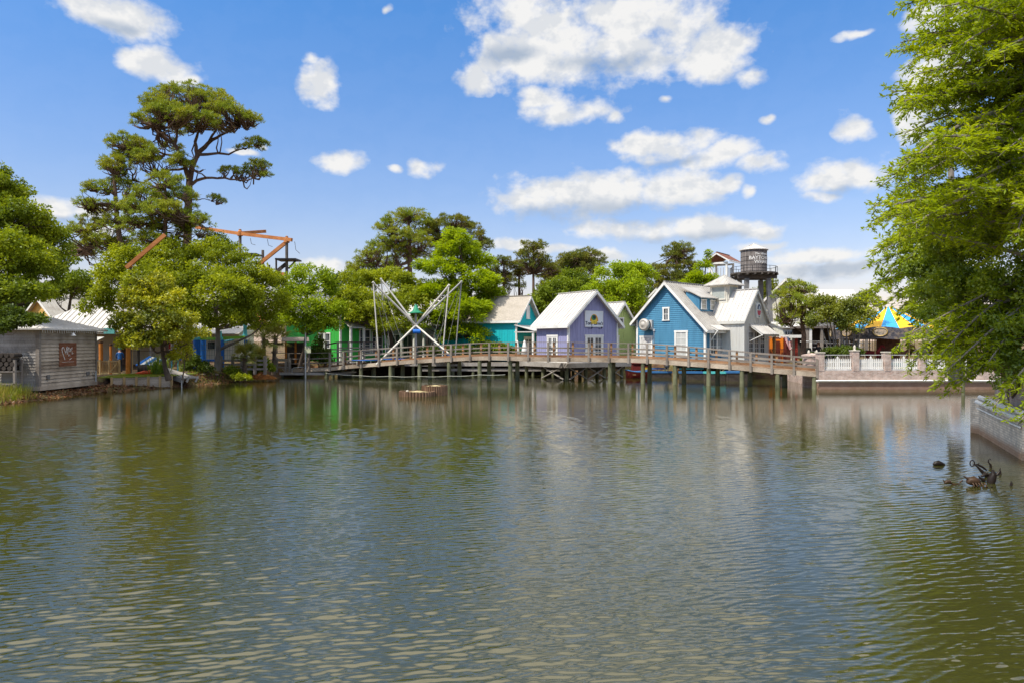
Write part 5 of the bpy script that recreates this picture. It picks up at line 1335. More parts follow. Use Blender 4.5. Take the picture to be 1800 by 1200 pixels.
# white columned cottage behind the trampolines
ct = thing('columned_cottage', 'pale grey cottage with white porch columns half hidden behind the trampoline frame', 'cottage', (GX(750, 78), 78, 1.2))
q = MB(); q.box(GX(655, 78), GX(862, 78), 78, 84, 1.0, 5.0); q.build('wall', mat('pale_grey_paint', (.42, .42, .42), .7, .1), ct, True)
q = MB(); y_ = 74.6
q.slab([(GX(648, 75), y_, 4.9), (GX(868, 75), y_, 4.9), (GX(868, 75), 79.5, 8.2), (GX(648, 75), 79.5, 8.2)], (0, 0, .12)); q.slab([(GX(648, 75), 79.5, 8.2), (GX(868, 75), 79.5, 8.2), (GX(868, 75), 85, 4.9), (GX(648, 75), 85, 4.9)], (0, 0, .12)); q.build('roof', ROOFW, ct, True)
for px in (665, 683, 706, 728, 745, 765, 784, 806, 830, 852):
    q = MB(); q.tube([(GX(px, 75.3), 75.3, 1.0), (GX(px, 75.3), 75.3, 4.9)], [.17, .14], 10); q.build('column', WHITE, ct, True)
for px in (674, 695, 717, 756, 774, 796, 818, 842):
    window_ = MB(); x = GX(px, 78); window_.box(x-.5, x+.5, 77.93, 77.985, 1.6, 3.9); w_ = window_.build('window', GLASS, ct, True)
    q = MB(); q.box(x-.6, x-.5, 77.9, 77.985, 1.5, 4.0); q.box(x+.5, x+.6, 77.9, 77.985, 1.5, 4.0); q.box(x-.03, x+.03, 77.9, 77.93, 1.6, 3.9); q.box(x-.5, x+.5, 77.9, 77.985, 3.9, 4.0); sub_world(q, 'frame', WHITE, w_)
# tan building with stacked roofs behind the blue shop
tb = gable_house('house_behind', 'tan house with broad pale roof rising behind the blue shop', 'house', (GX(1160, 78), 78, 1.3), R(-62), 8, 12, 7.9, 0, .62, .62, TANW, ROOFG, 'clap', ov=.7, of=.6)
q = MB(); q.slab([(-4.6, -.2, 3.3), (-4.6, 5.5, 3.3), (-6.9, 5.5, 2.2), (-6.9, -.2, 2.2)], (0, 0, .1)); q.build('lower_roof', ROOFG, tb)
window_part(tb, ('front', 0), -1.5, 1.2, .9, 1.4, off=.024); window_part(tb, ('front', 0), 1.5, 1.2, .9, 1.4, off=.024)
# ================================================================== observation tower
ot = thing('lookout_tower', 'slender white lookout tower with an open gabled roof behind the cypress spire', 'tower', (GX(1268, 98), 98, 1.2), R(-38))
for sx_ in (-1.25, 1.25):
    for sy_ in (-1.25, 1.25):
        q = MB(); q.box(sx_-.12, sx_+.12, sy_-.12, sy_+.12, 0, 13.2); q.build('post', WHITE, ot)
q = MB()
for i in range(14):
    q.box(-1.2, 1.2, -1.3, -1.24, 8.2+i*.16, 8.26+i*.16); q.box(1.24, 1.3, -1.2, 1.2, 8.2+i*.16, 8.26+i*.16)
for x in (-.8, -.4, 0, .4, .8): q.box(x-.05, x+.05, -1.32, -1.28, 8.1, 12.4); q.box(1.28, 1.32, x-.05, x+.05, 8.1, 12.4)
q.build('slatted_screen', mat('tower_grey', (.42, .42, .42), .6, .15), ot)
q = MB(); q.box(-1.5, 1.5, -1.5, 1.5, 7.8, 8.0); q.box(-1.5, 1.5, -1.5, 1.5, 10.3, 10.4); q.build('floor', WHITE, ot)
gable_roof(ot, 2.6, 1.3, 14.6, 0, .62, .62, .55, .55, 1.85, 1.85, .14, mat('rust_shingle', (.20, .075, .045), .85, .3, 6), 0, trim=WHITE)
q = MB(); q.box(-1.3, 1.3, -1.4, -1.25, 12.95, 13.2); q.box(-1.3, 1.3, 1.25, 1.4, 12.95, 13.2); q.beam((-1.2, -1.5, 12.9), (1.3, -1.5, 6.5), .14, .14); q.build('tie_beam', WHITE, ot)
# ================================================================== water tower
d = 80.0; x = GX(1325, d); zb_ = GZ(480.5, d); zt_ = GZ(440, d); r_ = GX(1347, d)-x
wt_ = thing('water_tower', 'old timber water tank on a dark platform and legs with white lettering', 'water tower', (x, d, 1.2))
TANKW = woodmat('tank_staves', (.10, .085, .075), (.32, .28, .255), (9, 9, .5), 2.6)
q = MB(); nst = 40
for k in range(nst):
    t0, t1 = 2*math.pi*k/nst + .012, 2*math.pi*(k+1)/nst - .012
    ra, rb = r_*1.0, r_*.985
    q.slab([(x+ra*math.cos(t0), d+ra*math.sin(t0), zb_), (x+ra*math.cos(t1), d+ra*math.sin(t1), zb_), (x+(ra-.06)*math.cos(t1), d+(ra-.06)*math.sin(t1), zb_), (x+(ra-.06)*math.cos(t0), d+(ra-.06)*math.sin(t0), zb_)], (0, 0, zt_-zb_))
q.lathe([(0, zb_+.01), (r_-.05, zb_+.01), (r_-.05, zt_-.01), (0, zt_-.01)], (x, d, 0), 40)
tk = q.build('tank', TANKW, wt_, True)
q = MB()
for f in (.06, .2, .34, .5, .68, .9): 
    zz = zb_ + (zt_-zb_)*f; q.lathe([(r_-.01, zz-.02), (r_+.014, zz-.02), (r_+.014, zz+.02), (r_-.01, zz+.02)], (x, d, 0), 40)
sub_world(q, 'hoop', BLACK, tk)
q = MB(); q.lathe([(r_+.16, zt_-.06), (r_+.16, zt_), (0, GZ(428.5, d))], (x, d, 0), 20, 0, False); q.lathe([(r_+.16, zt_-.06), (0, zt_-.05)], (x, d, 0), 20)
for k in range(20): t = 2*math.pi*k/20; q.beam((x+(r_+.16)*math.cos(t), d+(r_+.16)*math.sin(t), zt_+.02), (x, d, GZ(428.5, d)+.02), .04, .03)
q.build('tank_roof', ROOFW, wt_, True)
# lettering wrapped round the staves: centre of the words sits to the right of the tank's visible face
q = MB(); th0 = R(-69)
def wrap(u, v, w): t = th0 + u/r_; rr = r_+.016+w; return (x+rr*math.cos(t), d+rr*math.sin(t), v)
zc = lambda py: GZ(py, d)
text_into(q, "The Village of", .34, lambda a, b, c_: wrap(a, b+zc(450.3), c_), .006, .006, shear=.2)
text_into(q, "BAYTOWNE", .56, lambda a, b, c_: wrap(a, b+zc(458.4), c_), .006, .004)
text_into(q, "WHARF", .56, lambda a, b, c_: wrap(a, b+zc(465.2), c_), .006, .004)
sub_world(q, 'lettering', WHITE, tk)
pr_ = GX(1365, d)-x
q = MB(); q.lathe([(0, zb_-.01), (pr_, zb_-.01), (pr_, zb_-.16), (0, zb_-.16)], (x, d, 0), 16, 0, False)
for i in range(-3, 4): hw2 = math.sqrt(max(.1, pr_**2-(i*pr_/3.6)**2)); q.box(x+i*pr_/3.6-.07, x+i*pr_/3.6+.07, d-hw2-.1, d+hw2+.1, zb_-.36, zb_-.163)
for yy in (-1.1, 1.1): q.box(x-pr_*.85, x+pr_*.85, d+yy-.12, d+yy+.12, zb_-.72, zb_-.363)
q.build('platform', woodmat('tower_deck', (.05, .042, .036), (.16, .135, .115), (2, 2, 2), 2.5), wt_, True)
q = MB(); rg = [(x+pr_*.97*math.cos(2*math.pi*k/16), d+pr_*.97*math.sin(2*math.pi*k/16)) for k in range(17)]
for k in range(16): q.tube([(*rg[k], zb_-.02), (*rg[k], zb_+.66)], .026, 5); q.beam((*rg[k], zb_+.66), (*rg[k+1], zb_+.66), .045, .04)
q.build('guard_rail', BLACK, wt_, True)
TG = woodmat('tower_leg_grey', (.10, .095, .09), (.26, .25, .24), (3, 3, 1), 2)
for sx_ in (-1, 1):
    for sy_ in (-1, 1):
        q = MB(); q.beam((x+sx_*1.55, d+sy_*1.55, 1), (x+sx_*1.25, d+sy_*1.25, zb_-.73), .46, .46); q.build('leg', TG, wt_, True)
q = MB()
for sy_ in (-1.4, 1.4):
    q.beam((x-1.4, d+sy_, 3), (x+1.4, d+sy_, 7), .16, .22, up=(0, 1, 0)); q.beam((x+1.4, d+sy_*1.03, 3), (x-1.4, d+sy_*1.03, 7), .16, .22, up=(0, 1, 0)); q.beam((x+1.4, d+sy_, 5.2), (x-.2, d+sy_, 8.6), .16, .22, up=(0, 1, 0))
q.build('brace', TG, wt_, True)
# ================================================================== right: red hut with flag, cream house, carousel, cart
hut = thing('market_hut', 'orange and dark red open market hut right of the grey shop', 'hut', (GX(1375, 64), 64, 1.3))
q = MB(); q.box(GX(1352, 64), GX(1401, 64), 65.5, 67, 1.2, GZ(592, 65)); q.build('back_wall', mat('hut_brown', (.16, .06, .035), .7, .3), hut, True)
for px, mt in ((1355, ORANGE), (1361, ORANGE), (1374.5, ORANGE), (1380, mat('hut_maroon', (.16, .03, .02), .7)), (1399.5, mat('post_red', (.38, .035, .02), .6))):
    q = MB(); q.box(GX(px, 63.6)-.09, GX(px, 63.6)+.09, 63.5, 63.68, 1.2, GZ(592, 63.6)); q.build('post', mt, hut, True)
q = MB(); q.box(GX(1353, 64.4), GX(1373, 64.4), 64.3, 64.4, GZ(620, 64), GZ(596, 64)); pn_ = q.build('front_panel', ORANGE, hut, True)
q = MB(); q.box(GX(1364, 64.2), GX(1371, 64.2), 64.22, 64.29, GZ(620, 64), GZ(599, 64)); sub_world(q, 'doorway', mat('hut_brown2', (.14, .03, .012), .7), pn_)
q = MB(); q.lathe([(.2, -.02), (.26, 0), (.2, .02)], (0, 0, 0), 14); q.v = [(GX(1357, 64.2)+a*.8, 64.25, GZ(606, 64)+b*2.2) for a, b, c_ in q.v]; sub_world(q, 'oval_sign', RED, pn_)
q = MB(); q.box(GX(1381, 64), GX(1402, 64), 63.1, 65.5, GZ(594, 64), GZ(589, 64)); q.build('canopy', WHITE, hut, True)
q = MB(); q.box(GX(1353, 63.4), GX(1402, 63.4), 63.3, 63.38, GZ(614, 63.4)-.03, GZ(614, 63.4)+.05)
for px in np.arange(1354, 1402, 2.4): q.box(GX(px, 63.4)-.02, GX(px, 63.4)+.02, 63.32, 63.36, GZ(630, 63.4), GZ(614, 63.4))
q.build('railing', mat('maroon_rail', (.12, .025, .02), .7), hut, True)
q = MB(); q.box(GX(1386, 65.4), GX(1393, 65.4), 65.40, 65.45, GZ(610, 65), GZ(598, 65)); q.build('menu_board', mat('menu_pink', (.55, .30, .25), .6, .4, 9), hut, True)
fl = thing('flag', 'striped red white and blue flag hanging from a slanted staff beside the market hut', 'flag', (GX(1385, 62.5), 62.5, GZ(612, 62.5)))
f0, f1, f2, f3 = Vector(W(1379, 593, 62.5)), Vector(W(1386, 592, 62.6)), Vector(W(1392, 613, 62.5)), Vector(W(1387, 615, 62.4))
q = MB(); n1_, n2_ = 13, 16
def fp(u, v): 
    a = f0.lerp(f1, u); b = f3.lerp(f2, u); c_ = a.lerp(b, v); c_.y += .07*math.sin(u*9+v*5); return tuple(c_)
for i in range(n1_):
    for j in range(n2_):
        u0_, u1_, v0_, v1_ = i/n1_, (i+1)/n1_, j/n2_, (j+1)/n2_
        q.add([fp(u0_, v0_), fp(u1_, v0_), fp(u1_, v1_), fp(u0_, v1_)], [(0, 1, 2, 3)], 2 if (v1_ < .42 and u0_ > .42) else i % 2)
q.build('cloth', [mat('flag_red', (.45, .04, .06), .7), mat('flag_white', (.62, .60, .58), .7), mat('flag_blue', (.03, .07, .22), .7)], fl, True)
q = MB()
for a_ in range(4):
    for b_ in range(4):
        c_ = Vector(fp(.52+a_*.13, .05+b_*.09)); q.lathe([(.0, .022), (.022, 0), (0, -.022)], (c_.x, c_.y-.02, c_.z), 5)
q.build('stars', MATS['flag_white'], fl, True)
q = MB(); q.tube([f0 + Vector((-.3, .1, -.05)), f1 + Vector((.15, 0, .08))], .022, 6); q.build('staff', STEELP, fl, True)
cr_ = gable_house('cream_house', 'large cream house with an arched gable vent behind the round pine', 'house', (GX(1384, 84), 84, 1.3), R(-38), 6.4, 6, 9.6, 0, .95, .95, CREAM, ROOFW, 'clap', ov=.6, of=.6)
window_part(cr_, ('front', 0), .6, 4.6, .9, 1.5, off=.024); window_part(cr_, ('front', 0), -1.4, 1.2, .9, 1.5, off=.024)
q = MB(); q.slab([(.6*math.cos(t), -.05, 7.0+.8*math.sin(t)) for t in np.linspace(0, math.pi, 11)], (0, .03, 0)); q.build('arched_vent', WHITE, cr_)
cr2 = thing('long_house', 'long cream wing with a broad white roof behind the crepe myrtles', 'house', (GX(1450, 88), 88, 1.3))
q = MB(); q.box(GX(1388, 88), GX(1512, 88), 88, 95, 1.2, GZ(545, 88)); q.build('wall', CREAM, cr2, True)
q = MB(); q.slab([(GX(1384, 88), 87.2, GZ(548, 87)), (GX(1520, 88), 87.2, GZ(548, 87)), (GX(1500, 91.5), 91.5, GZ(511, 91.5)), (GX(1400, 91.5), 91.5, GZ(511, 91.5))], (0, 0, .12)); q.slab([(GX(1400, 91.5), 91.6, GZ(511, 91.5)), (GX(1500, 91.5), 91.6, GZ(511, 91.5)), (GX(1520, 88), 96, GZ(548, 87)), (GX(1384, 88), 96, GZ(548, 87))], (0, 0, .12)); q.build('roof', ROOFW, cr2, True)
for px in (1382, 1391, 1420, 1445, 1470, 1495):
    q = MB(); x_ = GX(px, 87.9); z_ = GZ(588, 88); 
    if px < 1395:
        q.box(x_-.35, x_+.35, 78.0, 78.05, GZ(588, 78), GZ(581, 78)) 
        continue
    q.box(x_-.5, x_+.5, 87.93, 87.98, z_-.6, z_+.7); w_ = q.build('window', GLASS, cr2, True)
    q = MB(); q.box(x_-.62, x_-.5, 87.9, 87.98, z_-.7, z_+.8); q.box(x_+.5, x_+.62, 87.9, 87.98, z_-.7, z_+.8); q.box(x_-.04, x_+.04, 87.9, 87.93, z_-.6, z_+.7); sub_world(q, 'frame', WHITE, w_)
wb = thing('annex', 'small white annex with two dark windows behind the market hut', 'annex', (GX(1393, 72), 72, 1.3))
q = MB(); q.box(GX(1376, 72), GX(1413, 72), 72, 75, 1.2, GZ(576, 72)); q.build('wall', mat('annex_cream', (.70, .67, .55), .7), wb, True)
q = MB(); q.slab([(GX(1373, 72), 71.6, GZ(577, 72)), (GX(1416, 72), 71.6, GZ(577, 72)), (GX(1416, 72), 75.4, GZ(566, 72)), (GX(1373, 72), 75.4, GZ(566, 72))], (0, 0, .1)); q.build('roof', ROOFW, wb, True)
for px in (1384, 1392.5):
    q = MB(); q.box(GX(px, 72)-.2, GX(px, 72)+.2, 71.94, 71.985, GZ(588, 72), GZ(583, 72)); w_ = q.build('window', GLASS, wb, True)
    q = MB(); q.box(GX(px, 72)-.03, GX(px, 72)+.03, 71.91, 71.938, GZ(588, 72), GZ(583, 72)); sub_world(q, 'sash', WHITE, w_)
pg2 = thing('pergola', 'dark pergola with pale cross lattice behind the crepe myrtle stems', 'pergola', (GX(1460, 66), 66, 1.3))
q = MB(); q.box(GX(1416, 66), GX(1530, 66), 69, 69.2, 1.2, GZ(575, 66)); q.build('rear_screen', WOODD, pg2, True)
q = MB(); q.box(GX(1412, 66), GX(1532, 66), 65.5, 69.2, GZ(577, 66), GZ(573, 66)); q.build('roof', ROOFD, pg2, True)
for px in (1416, 1422, 1442, 1475, 1503, 1520):
    q = MB(); q.box(GX(px, 66)-.12, GX(px, 66)+.12, 65.6, 65.8, 1.2, GZ(577, 66)); q.build('post', WHITE if px in (1422,) else WOODGD, pg2, True)
q = MB()
for py in (603, 610, 617): q.box(GX(1424, 66), GX(1530, 66), 65.82, 65.88, GZ(py, 66)-.04, GZ(py, 66)+.04)
for px in np.arange(1476, 1526, 8): q.box(GX(px, 66)-.04, GX(px, 66)+.04, 65.885, 65.93, GZ(620, 66), GZ(598, 66))
q.build('lattice', mat('lattice_grey', (.25, .24, .23), .7), pg2, True)
# carousel
cd = 58.5; cx = GX(1561, cd); cR = 4.35; ze = GZ(580, cd)
ca = thing('carousel', 'round carousel with a blue and yellow striped canopy and a scalloped painted rim', 'carousel', (cx, cd, 1.3))
CY = mat('canopy_yellow', (.80, .42, .01), .6, .1, 4); CBm = mat('canopy_blue', (.04, .33, .68), .6, .1, 4)
q = MB(); ns = 20; zp_ = GZ(538, cd)
for k in range(ns):
    t0, t1 = 2*math.pi*k/ns, 2*math.pi*(k+1)/ns
    prev = None
    for f in np.linspace(0, 1, 6):
        rr = cR*(1-f*.97); zz = ze + (zp_-ze)*(f**.92); sg2 = .10*math.sin(math.pi*f)
        row = []
        for t in np.linspace(t0, t1, 4): row.append((cx+rr*math.cos(t), cd+rr*math.sin(t), zz-sg2))
        if prev:
            for j in range(3): q.add([prev[j], prev[j+1], row[j+1], row[j]], [(0, 1, 2, 3)], k % 2)
        prev = row
q.build('canopy', [CY, CBm], ca, True)
RIM = mat('carousel_rim', (.09, .085, .10), .5, .6, 5, dirt=(.34, .24, .12), dscale=2.5); GOLD = mat('gilt_trim', (.42, .30, .12), .4, .3, 6, metal=.3)
q = MB(); nr = 60
for k in range(nr):
    t0, t1 = 2*math.pi*k/nr, 2*math.pi*(k+1)/nr
    h = lambda t: .16*abs(math.sin(t*5)); lo_ = lambda t: .10*abs(math.cos(t*5))
    a = [(cx+cR*1.01*math.cos(t), cd+cR*1.01*math.sin(t), z) for t, z in ((t0, ze-.72-lo_(t0)), (t1, ze-.72-lo_(t1)), (t1, ze+.05+h(t1)), (t0, ze+.05+h(t0)))]
    nv = Vector((math.cos((t0+t1)/2), math.sin((t0+t1)/2), 0))*.06
    q.slab(a, nv)
rim_ = q.build('rim', RIM, ca, True)
q = MB()
for k in range(10):
    t = 2*math.pi*(k+.5)/10; c_ = Vector((cx+(cR*1.01+.07)*math.cos(t), cd+(cR*1.01+.07)*math.sin(t), ze-.22)); tn = Vector((-math.sin(t), math.cos(t), 0))
    ring = [c_ + tn*.52*math.cos(a) + Vector((0, 0, .34*math.sin(a))) for a in np.linspace(0, 2*math.pi, 17)]
    q.tube(ring, .05, 6, cap=False)
sub_world(q, 'medallion_frame', GOLD, rim_)
q = MB()
for k in range(10):
    t = 2*math.pi*(k+.5)/10; c_ = Vector((cx+(cR*1.01+.066)*math.cos(t), cd+(cR*1.01+.066)*math.sin(t), ze-.22)); tn = Vector((-math.sin(t), math.cos(t), 0))
    q.slab([c_ + tn*.47*math.cos(a) + Vector((0, 0, .30*math.sin(a))) for a in np.linspace(0, 2*math.pi, 17)[:-1]], Vector((math.cos(t), math.sin(t), 0))*.01)
sub_world(q, 'medallion', mat('medallion_paint', (.38, .30, .22), .5, .6, 6, dirt=(.12, .16, .20), dscale=4), rim_)
q = MB(); q.lathe([(.9, 1.5), (.9, ze), (.3, zp_-.2)], (cx, cd, 0), 14); q.build('centre_drum', mat('drum_brown', (.22, .09, .05), .6, .5, 4), ca, True)
q = MB(); q.lathe([(0, 1.55), (cR*.98, 1.55), (cR*.98, 1.25), (cR*.95, 1.2)], (cx, cd, 0), 30, 0, False); q.build('platform', mat('platform_teal', (.04, .16, .18), .6), ca, True)
for k in range(10):
    t = 2*math.pi*k/10 + .2; q = MB(); q.tube([(cx+3.9*math.cos(t), cd+3.9*math.sin(t), 1.56), (cx+3.9*math.cos(t), cd+3.9*math.sin(t), ze)], .05, 7); q.build('pole', GOLD, ca, True)
HC = [mat('horse_chestnut', (.20, .07, .03), .4, .3), mat('horse_cream', (.55, .48, .38), .4, .2), mat('horse_red', (.32, .03, .03), .4, .3)]
for k in range(9):
    t = 2*math.pi*k/9 + .35; c_ = Vector((cx+3.1*math.cos(t), cd+3.1*math.sin(t), 2.35+.2*math.sin(k*2))); tn = Vector((-math.sin(t), math.cos(t), 0)); up = Vector((0, 0, 1))
    q = MB(); T = lambda a, b: c_ + tn*a + up*b
    q.tube([T(-.55, .0), T(-.35, .05), T(0, 0), T(.35, .05), T(.52, .3), T(.68, .62), T(.80, .60), T(.98, .42)], [.08, .20, .19, .20, .14, .10, .11, .05], 8)
    for a, b_ in ((-.42, -.55), (-.3, -.5), (.30, -.42), (.42, -.5)): q.tube([T(a, 0), T(a+.06, -.26), T(a-.06, b_)], [.09, .055, .035], 6)
    q.tube([T(-.55, .05), T(-.72, 0), T(-.78, -.3)], [.05, .05, .015], 6)
    o = q.build('horse', HC[k % 3], ca, True)
    q = MB(); q.tube([T(0, -.8), T(0, ze-2.4)], .025, 6); sub_world(q, 'horse_pole', GOLD, o)
# golf cart
gc = thing('golf_cart', 'white roofed golf cart parked behind the round brick pier', 'golf cart', (GX(1432, 60), 60, 1.3), R(8))
q = MB(); q.box(-1.1, 1.1, -.55, .55, .35, .62); q.slab([(.55, -.55, .62), (1.15, -.55, .62), (1.05, -.55, .95), (.75, -.55, .98)], (0, 1.1, 0)); q.box(-.6, .1, -.5, .5, .62, .85); q.slab([(-.62, -.5, .85), (-.5, -.5, .85), (-.66, -.5, 1.35), (-.74, -.5, 1.35)], (0, 1.0, 0)); q.build('body', mat('cart_green', (.05, .06, .055), .4), gc)
q = MB(); q.slab([(-1.05, -.6, 1.88), (-.9, -.6, 1.95), (.8, -.6, 1.95), (1.0, -.6, 1.86)], (0, 1.2, 0)); q.build('roof', WHITE, gc)
for a, b_ in ((-.9, -.52), (-.9, .52), (.85, -.52), (.85, .52)):
    q = MB(); q.tube([(a*1.02, b_, .6), (a*.94, b_, 1.9)], .025, 6); q.build('roof_post', BLACK, gc)
for a in (-.75, .75):
    for b_ in (-.55, .5):
        q = MB(); q.tube([(a, b_-.04, .25), (a, b_+.1, .25)], .25, 14); w_ = q.build('wheel', BLACK, gc)
        q = MB(); q.tube([(a, b_-.055, .25), (a, b_-.045, .25)], .13, 10); q.build('hub', STEELP, w_)
person('person in dark clothes standing by the white roofed golf cart', (GX(1438.5, 58.2), 58.2, 1.3), R(160), ('shirt_dark', (.03, .03, .035), .8), ('trousers_dark', (.03, .03, .05), .8), None, False, .98, (.10, .05, .02))
# folded white parasols by the teal porch
for px, lb in ((909.5, 'slim folded white parasol at the corner of the turquoise house'), (922, 'wider folded white parasol beside the violet shop')):
    u = thing('folded_parasol', lb, 'parasol', (GX(px, 62), 62, 1.3), 0, 'folded parasols'); k = 1 if px < 915 else 1.5
    q = MB(); q.lathe([(0, 2.05), (.07*k, 1.9), (.16*k, 1.2), (.22*k, .75), (.16*k, .72)], (0, 0, 0), 12); q.build('canopy', WHITE, u)
    q = MB(); q.tube([(0, 0, 0), (0, 0, 2.1)], .03, 6); q.tube([(0, 0, 0), (0, 0, .08)], .25, 12); q.build('pole', WOODT, u)
# log palisade planters in the pond
LOGS = woodmat('log_palisade', (.075, .04, .022), (.26, .16, .10), (5, 5, 1), 2.4)
SAND = mat('planter_sand', (.42, .34, .18), .95, .35, 7, .5, dirt=(.20, .22, .06), dscale=2)
for lab, px, d, rx, ry, h in (('low round planter ringed with logs, sandy topped, standing in the pond', 733, 40.3, .98, .75, .27), ('taller dark log ringed planter joined behind the sandy one in the pond', 764, 41.2, .72, .65, .55)):
    o = thing('log_planter', lab, 'planter', (GX(px, d), d, 0), 0, 'log planters in the pond'); q = MB(); n3 = 34
    for k in range(n3):
        t = 2*math.pi*k/n3; q.tube([(rx*math.cos(t), ry*math.sin(t), -.6), (rx*math.cos(t), ry*math.sin(t), h + .03*random.random())], rx*math.pi/n3*1.02, 7)
    q.build('log_ring', LOGS, o)
    q = MB(); 
    rows = []
    for f in (1, .6, .25, .0): rows.append((rx*.95*f, h-.06 + .10*(1-f)))
    q.lathe(rows, (0, 0, 0), 18); q.v = [(a, b*ry/rx, c_ + .02*math.sin(a*9+b*7)) for a, b, c_ in q.v]; q.build('soil', SAND, o)
tu = thing('white_stone', 'small white stone on the rim of the sandy log planter', 'stone', (GX(716, 40), 40.0, .27))
q = MB(); q.lathe([(0, .10), (.06, .08), (.09, .03), (.06, -.02)], (0, 0, 0), 10); q.build('body', STONE, tu)
# driftwood and turtle-like stumps in the water, lower right
WET = woodmat('wet_driftwood', (.006, .004, .003), (.030, .020, .013), (4, 4, 4), 3, .35)
WETB = woodmat('brown_driftwood', (.016, .009, .005), (.085, .045, .020), (4, 4, 4), 3, .45)
def snag(label, px, py, strokes, mt=WET, name='driftwood', cat='driftwood'):
    d = EYE*F/(py-600); bx_ = GX(px, d); o = thing(name, label, cat, (bx_, d, 0), 0, 'driftwood by the right bank')
    s_ = d/F
    for nm, pts, r in strokes:
        q = MB(); P_ = [((x-px)*s_, (yy or 0)*.15, (py-y)*s_*1.02) for x, y, yy in pts]
        rr = [r_*s_ for r_ in r] if isinstance(r, (list, tuple)) else r*s_
        q.tube(P_, rr, 8); q.build(nm, mt, o)
snag('dome shaped dark wet stump with a stubby root, farthest out in the water', 1648, 817, [('stump', [(1640, 816, 0), (1644, 814, 0), (1650, 813, 0), (1656, 815, 0), (1661, 817, 0)], [1, 4, 4.6, 3.4, .8]), ('root', [(1658, 816, 1), (1664, 815, 1), (1668, 816.5, 1)], [1, .8, .5])])
snag('thin pair of dark sticks floating below the dome shaped stump', 1647, 822.5, [('stick', [(1639, 821, 0), (1645, 821.5, 0), (1650, 822, 0), (1655, 821.3, 0)], [.5, .9, .9, .4])])
snag('brown humped driftwood piece with an upright horn, nearest the open water', 1666, 851, [('hump', [(1660, 849, 0), (1664, 846, 0), (1669, 846, 0), (1674, 850, 0)], [1, 3.4, 3.4, 1]), ('horn', [(1661, 848, 0), (1658.5, 844, 0), (1657.5, 842, 0)], [1.2, .9, .4]), ('root', [(1673, 850, 0), (1680, 850.5, 0), (1687, 851, 0)], [1.4, 1.3, .4])], WETB)
snag('round mottled root ball with branching stubs on its left', 1712, 853, [('root_ball', [(1700, 848, 0), (1704, 845, 0), (1711, 844.5, 0), (1718, 847, 0), (1723, 850, 0)], [2.5, 7, 8.5, 7, 2]), ('stub', [(1703, 842, 0), (1698, 839, 0), (1693, 836, 0)], [2.4, 1.6, .6]), ('stub', [(1700, 846, 1), (1696, 849, 1), (1692, 852, 1)], [1.6, 1.1, .5])] + [('root', [(1702+5*i, 846, -1), (1701+5.4*i, 850, -1.5), (1700+5.6*i, 854, -1.2)], [1.2, 1, .6]) for i in range(5)], WETB)
snag('tangled black driftwood with a looped root beside the retaining wall', 1735, 838, [('loop', [(1709+4*math.cos(a), 814+5.2*math.sin(a), 0) for a in np.linspace(0, 6.3, 14)], 1.0), ('branch', [(1712, 815, 0), (1718, 820, 0), (1726, 828, 0), (1735, 836, 0)], [1.0, 1.6, 3, 4]), ('branch', [(1718, 819, 1), (1726, 818, 1), (1734, 822, 1), (1742, 828, 1)], [1.2, 1.8, 2, 1.5]), ('spike', [(1727, 818, 1), (1729, 815, 1)], [1.3, .4])])
snag('dark upright stump hulking by the retaining wall foot', 1744, 848, [('stump', [(1741, 850, 0), (1743, 842, 0), (1747, 833, 0), (1745, 825, 0)], [6, 7, 5, 1.5]), ('knot', [(1733, 839, 1), (1740, 835, 1), (1751, 838, 1)], [2, 4, 2]), ('stub', [(1738, 846, 1), (1731, 842, 1), (1728, 838, 1)], [3.5, 2.2, .8]), ('stub', [(1748, 846, 1), (1754, 841, 1), (1756, 834, 1)], [3.5, 2, .6]), ('stub', [(1744, 832, -1), (1749, 826, -1), (1750, 820, -1)], [2.5, 1.4, .5])])
snag('thin hooked root standing behind the hulking stump', 1740, 822, [('hook', [(1742, 823, 0), (1741, 816, 0), (1737.5, 812, 0), (1737.5, 807.5, 0), (1740, 806, 0), (1742, 808, 0)], [2.2, 1.8, 1.2, .9, .8, .4])])
snag('short pointed root next to the muddy bank', 1758, 833, [('spike', [(1758, 834, 0), (1758, 828, 0), (1757, 824, 0)], [2.2, 1.8, .5]), ('arch', [(1754, 838, 0), (1759, 837, 0), (1763, 841, 0), (1761, 846, 0)], [1.2, 1.4, 1.2, .8])])
for i, (px, py, lb) in enumerate(((1734, 856, 'small dark floating chunk below the hulking stump'), (1743, 855.6, 'tiny dark floating chunk beside another below the hulking stump'), (1780, 853, 'dark pointed chunk at the foot of the muddy bank'))):
    snag(lb, px, py, [('chunk', [(px-1.8, py-.6, 0), (px, py-1, 0), (px+1.8, py-.4, 0)], [.8, 1.6, .7])] if i < 2 else [('chunk', [(px-3, py, 0), (px-2, py-4, 0), (px-2.5, py-8, 0)], [2.2, 2, .5])])
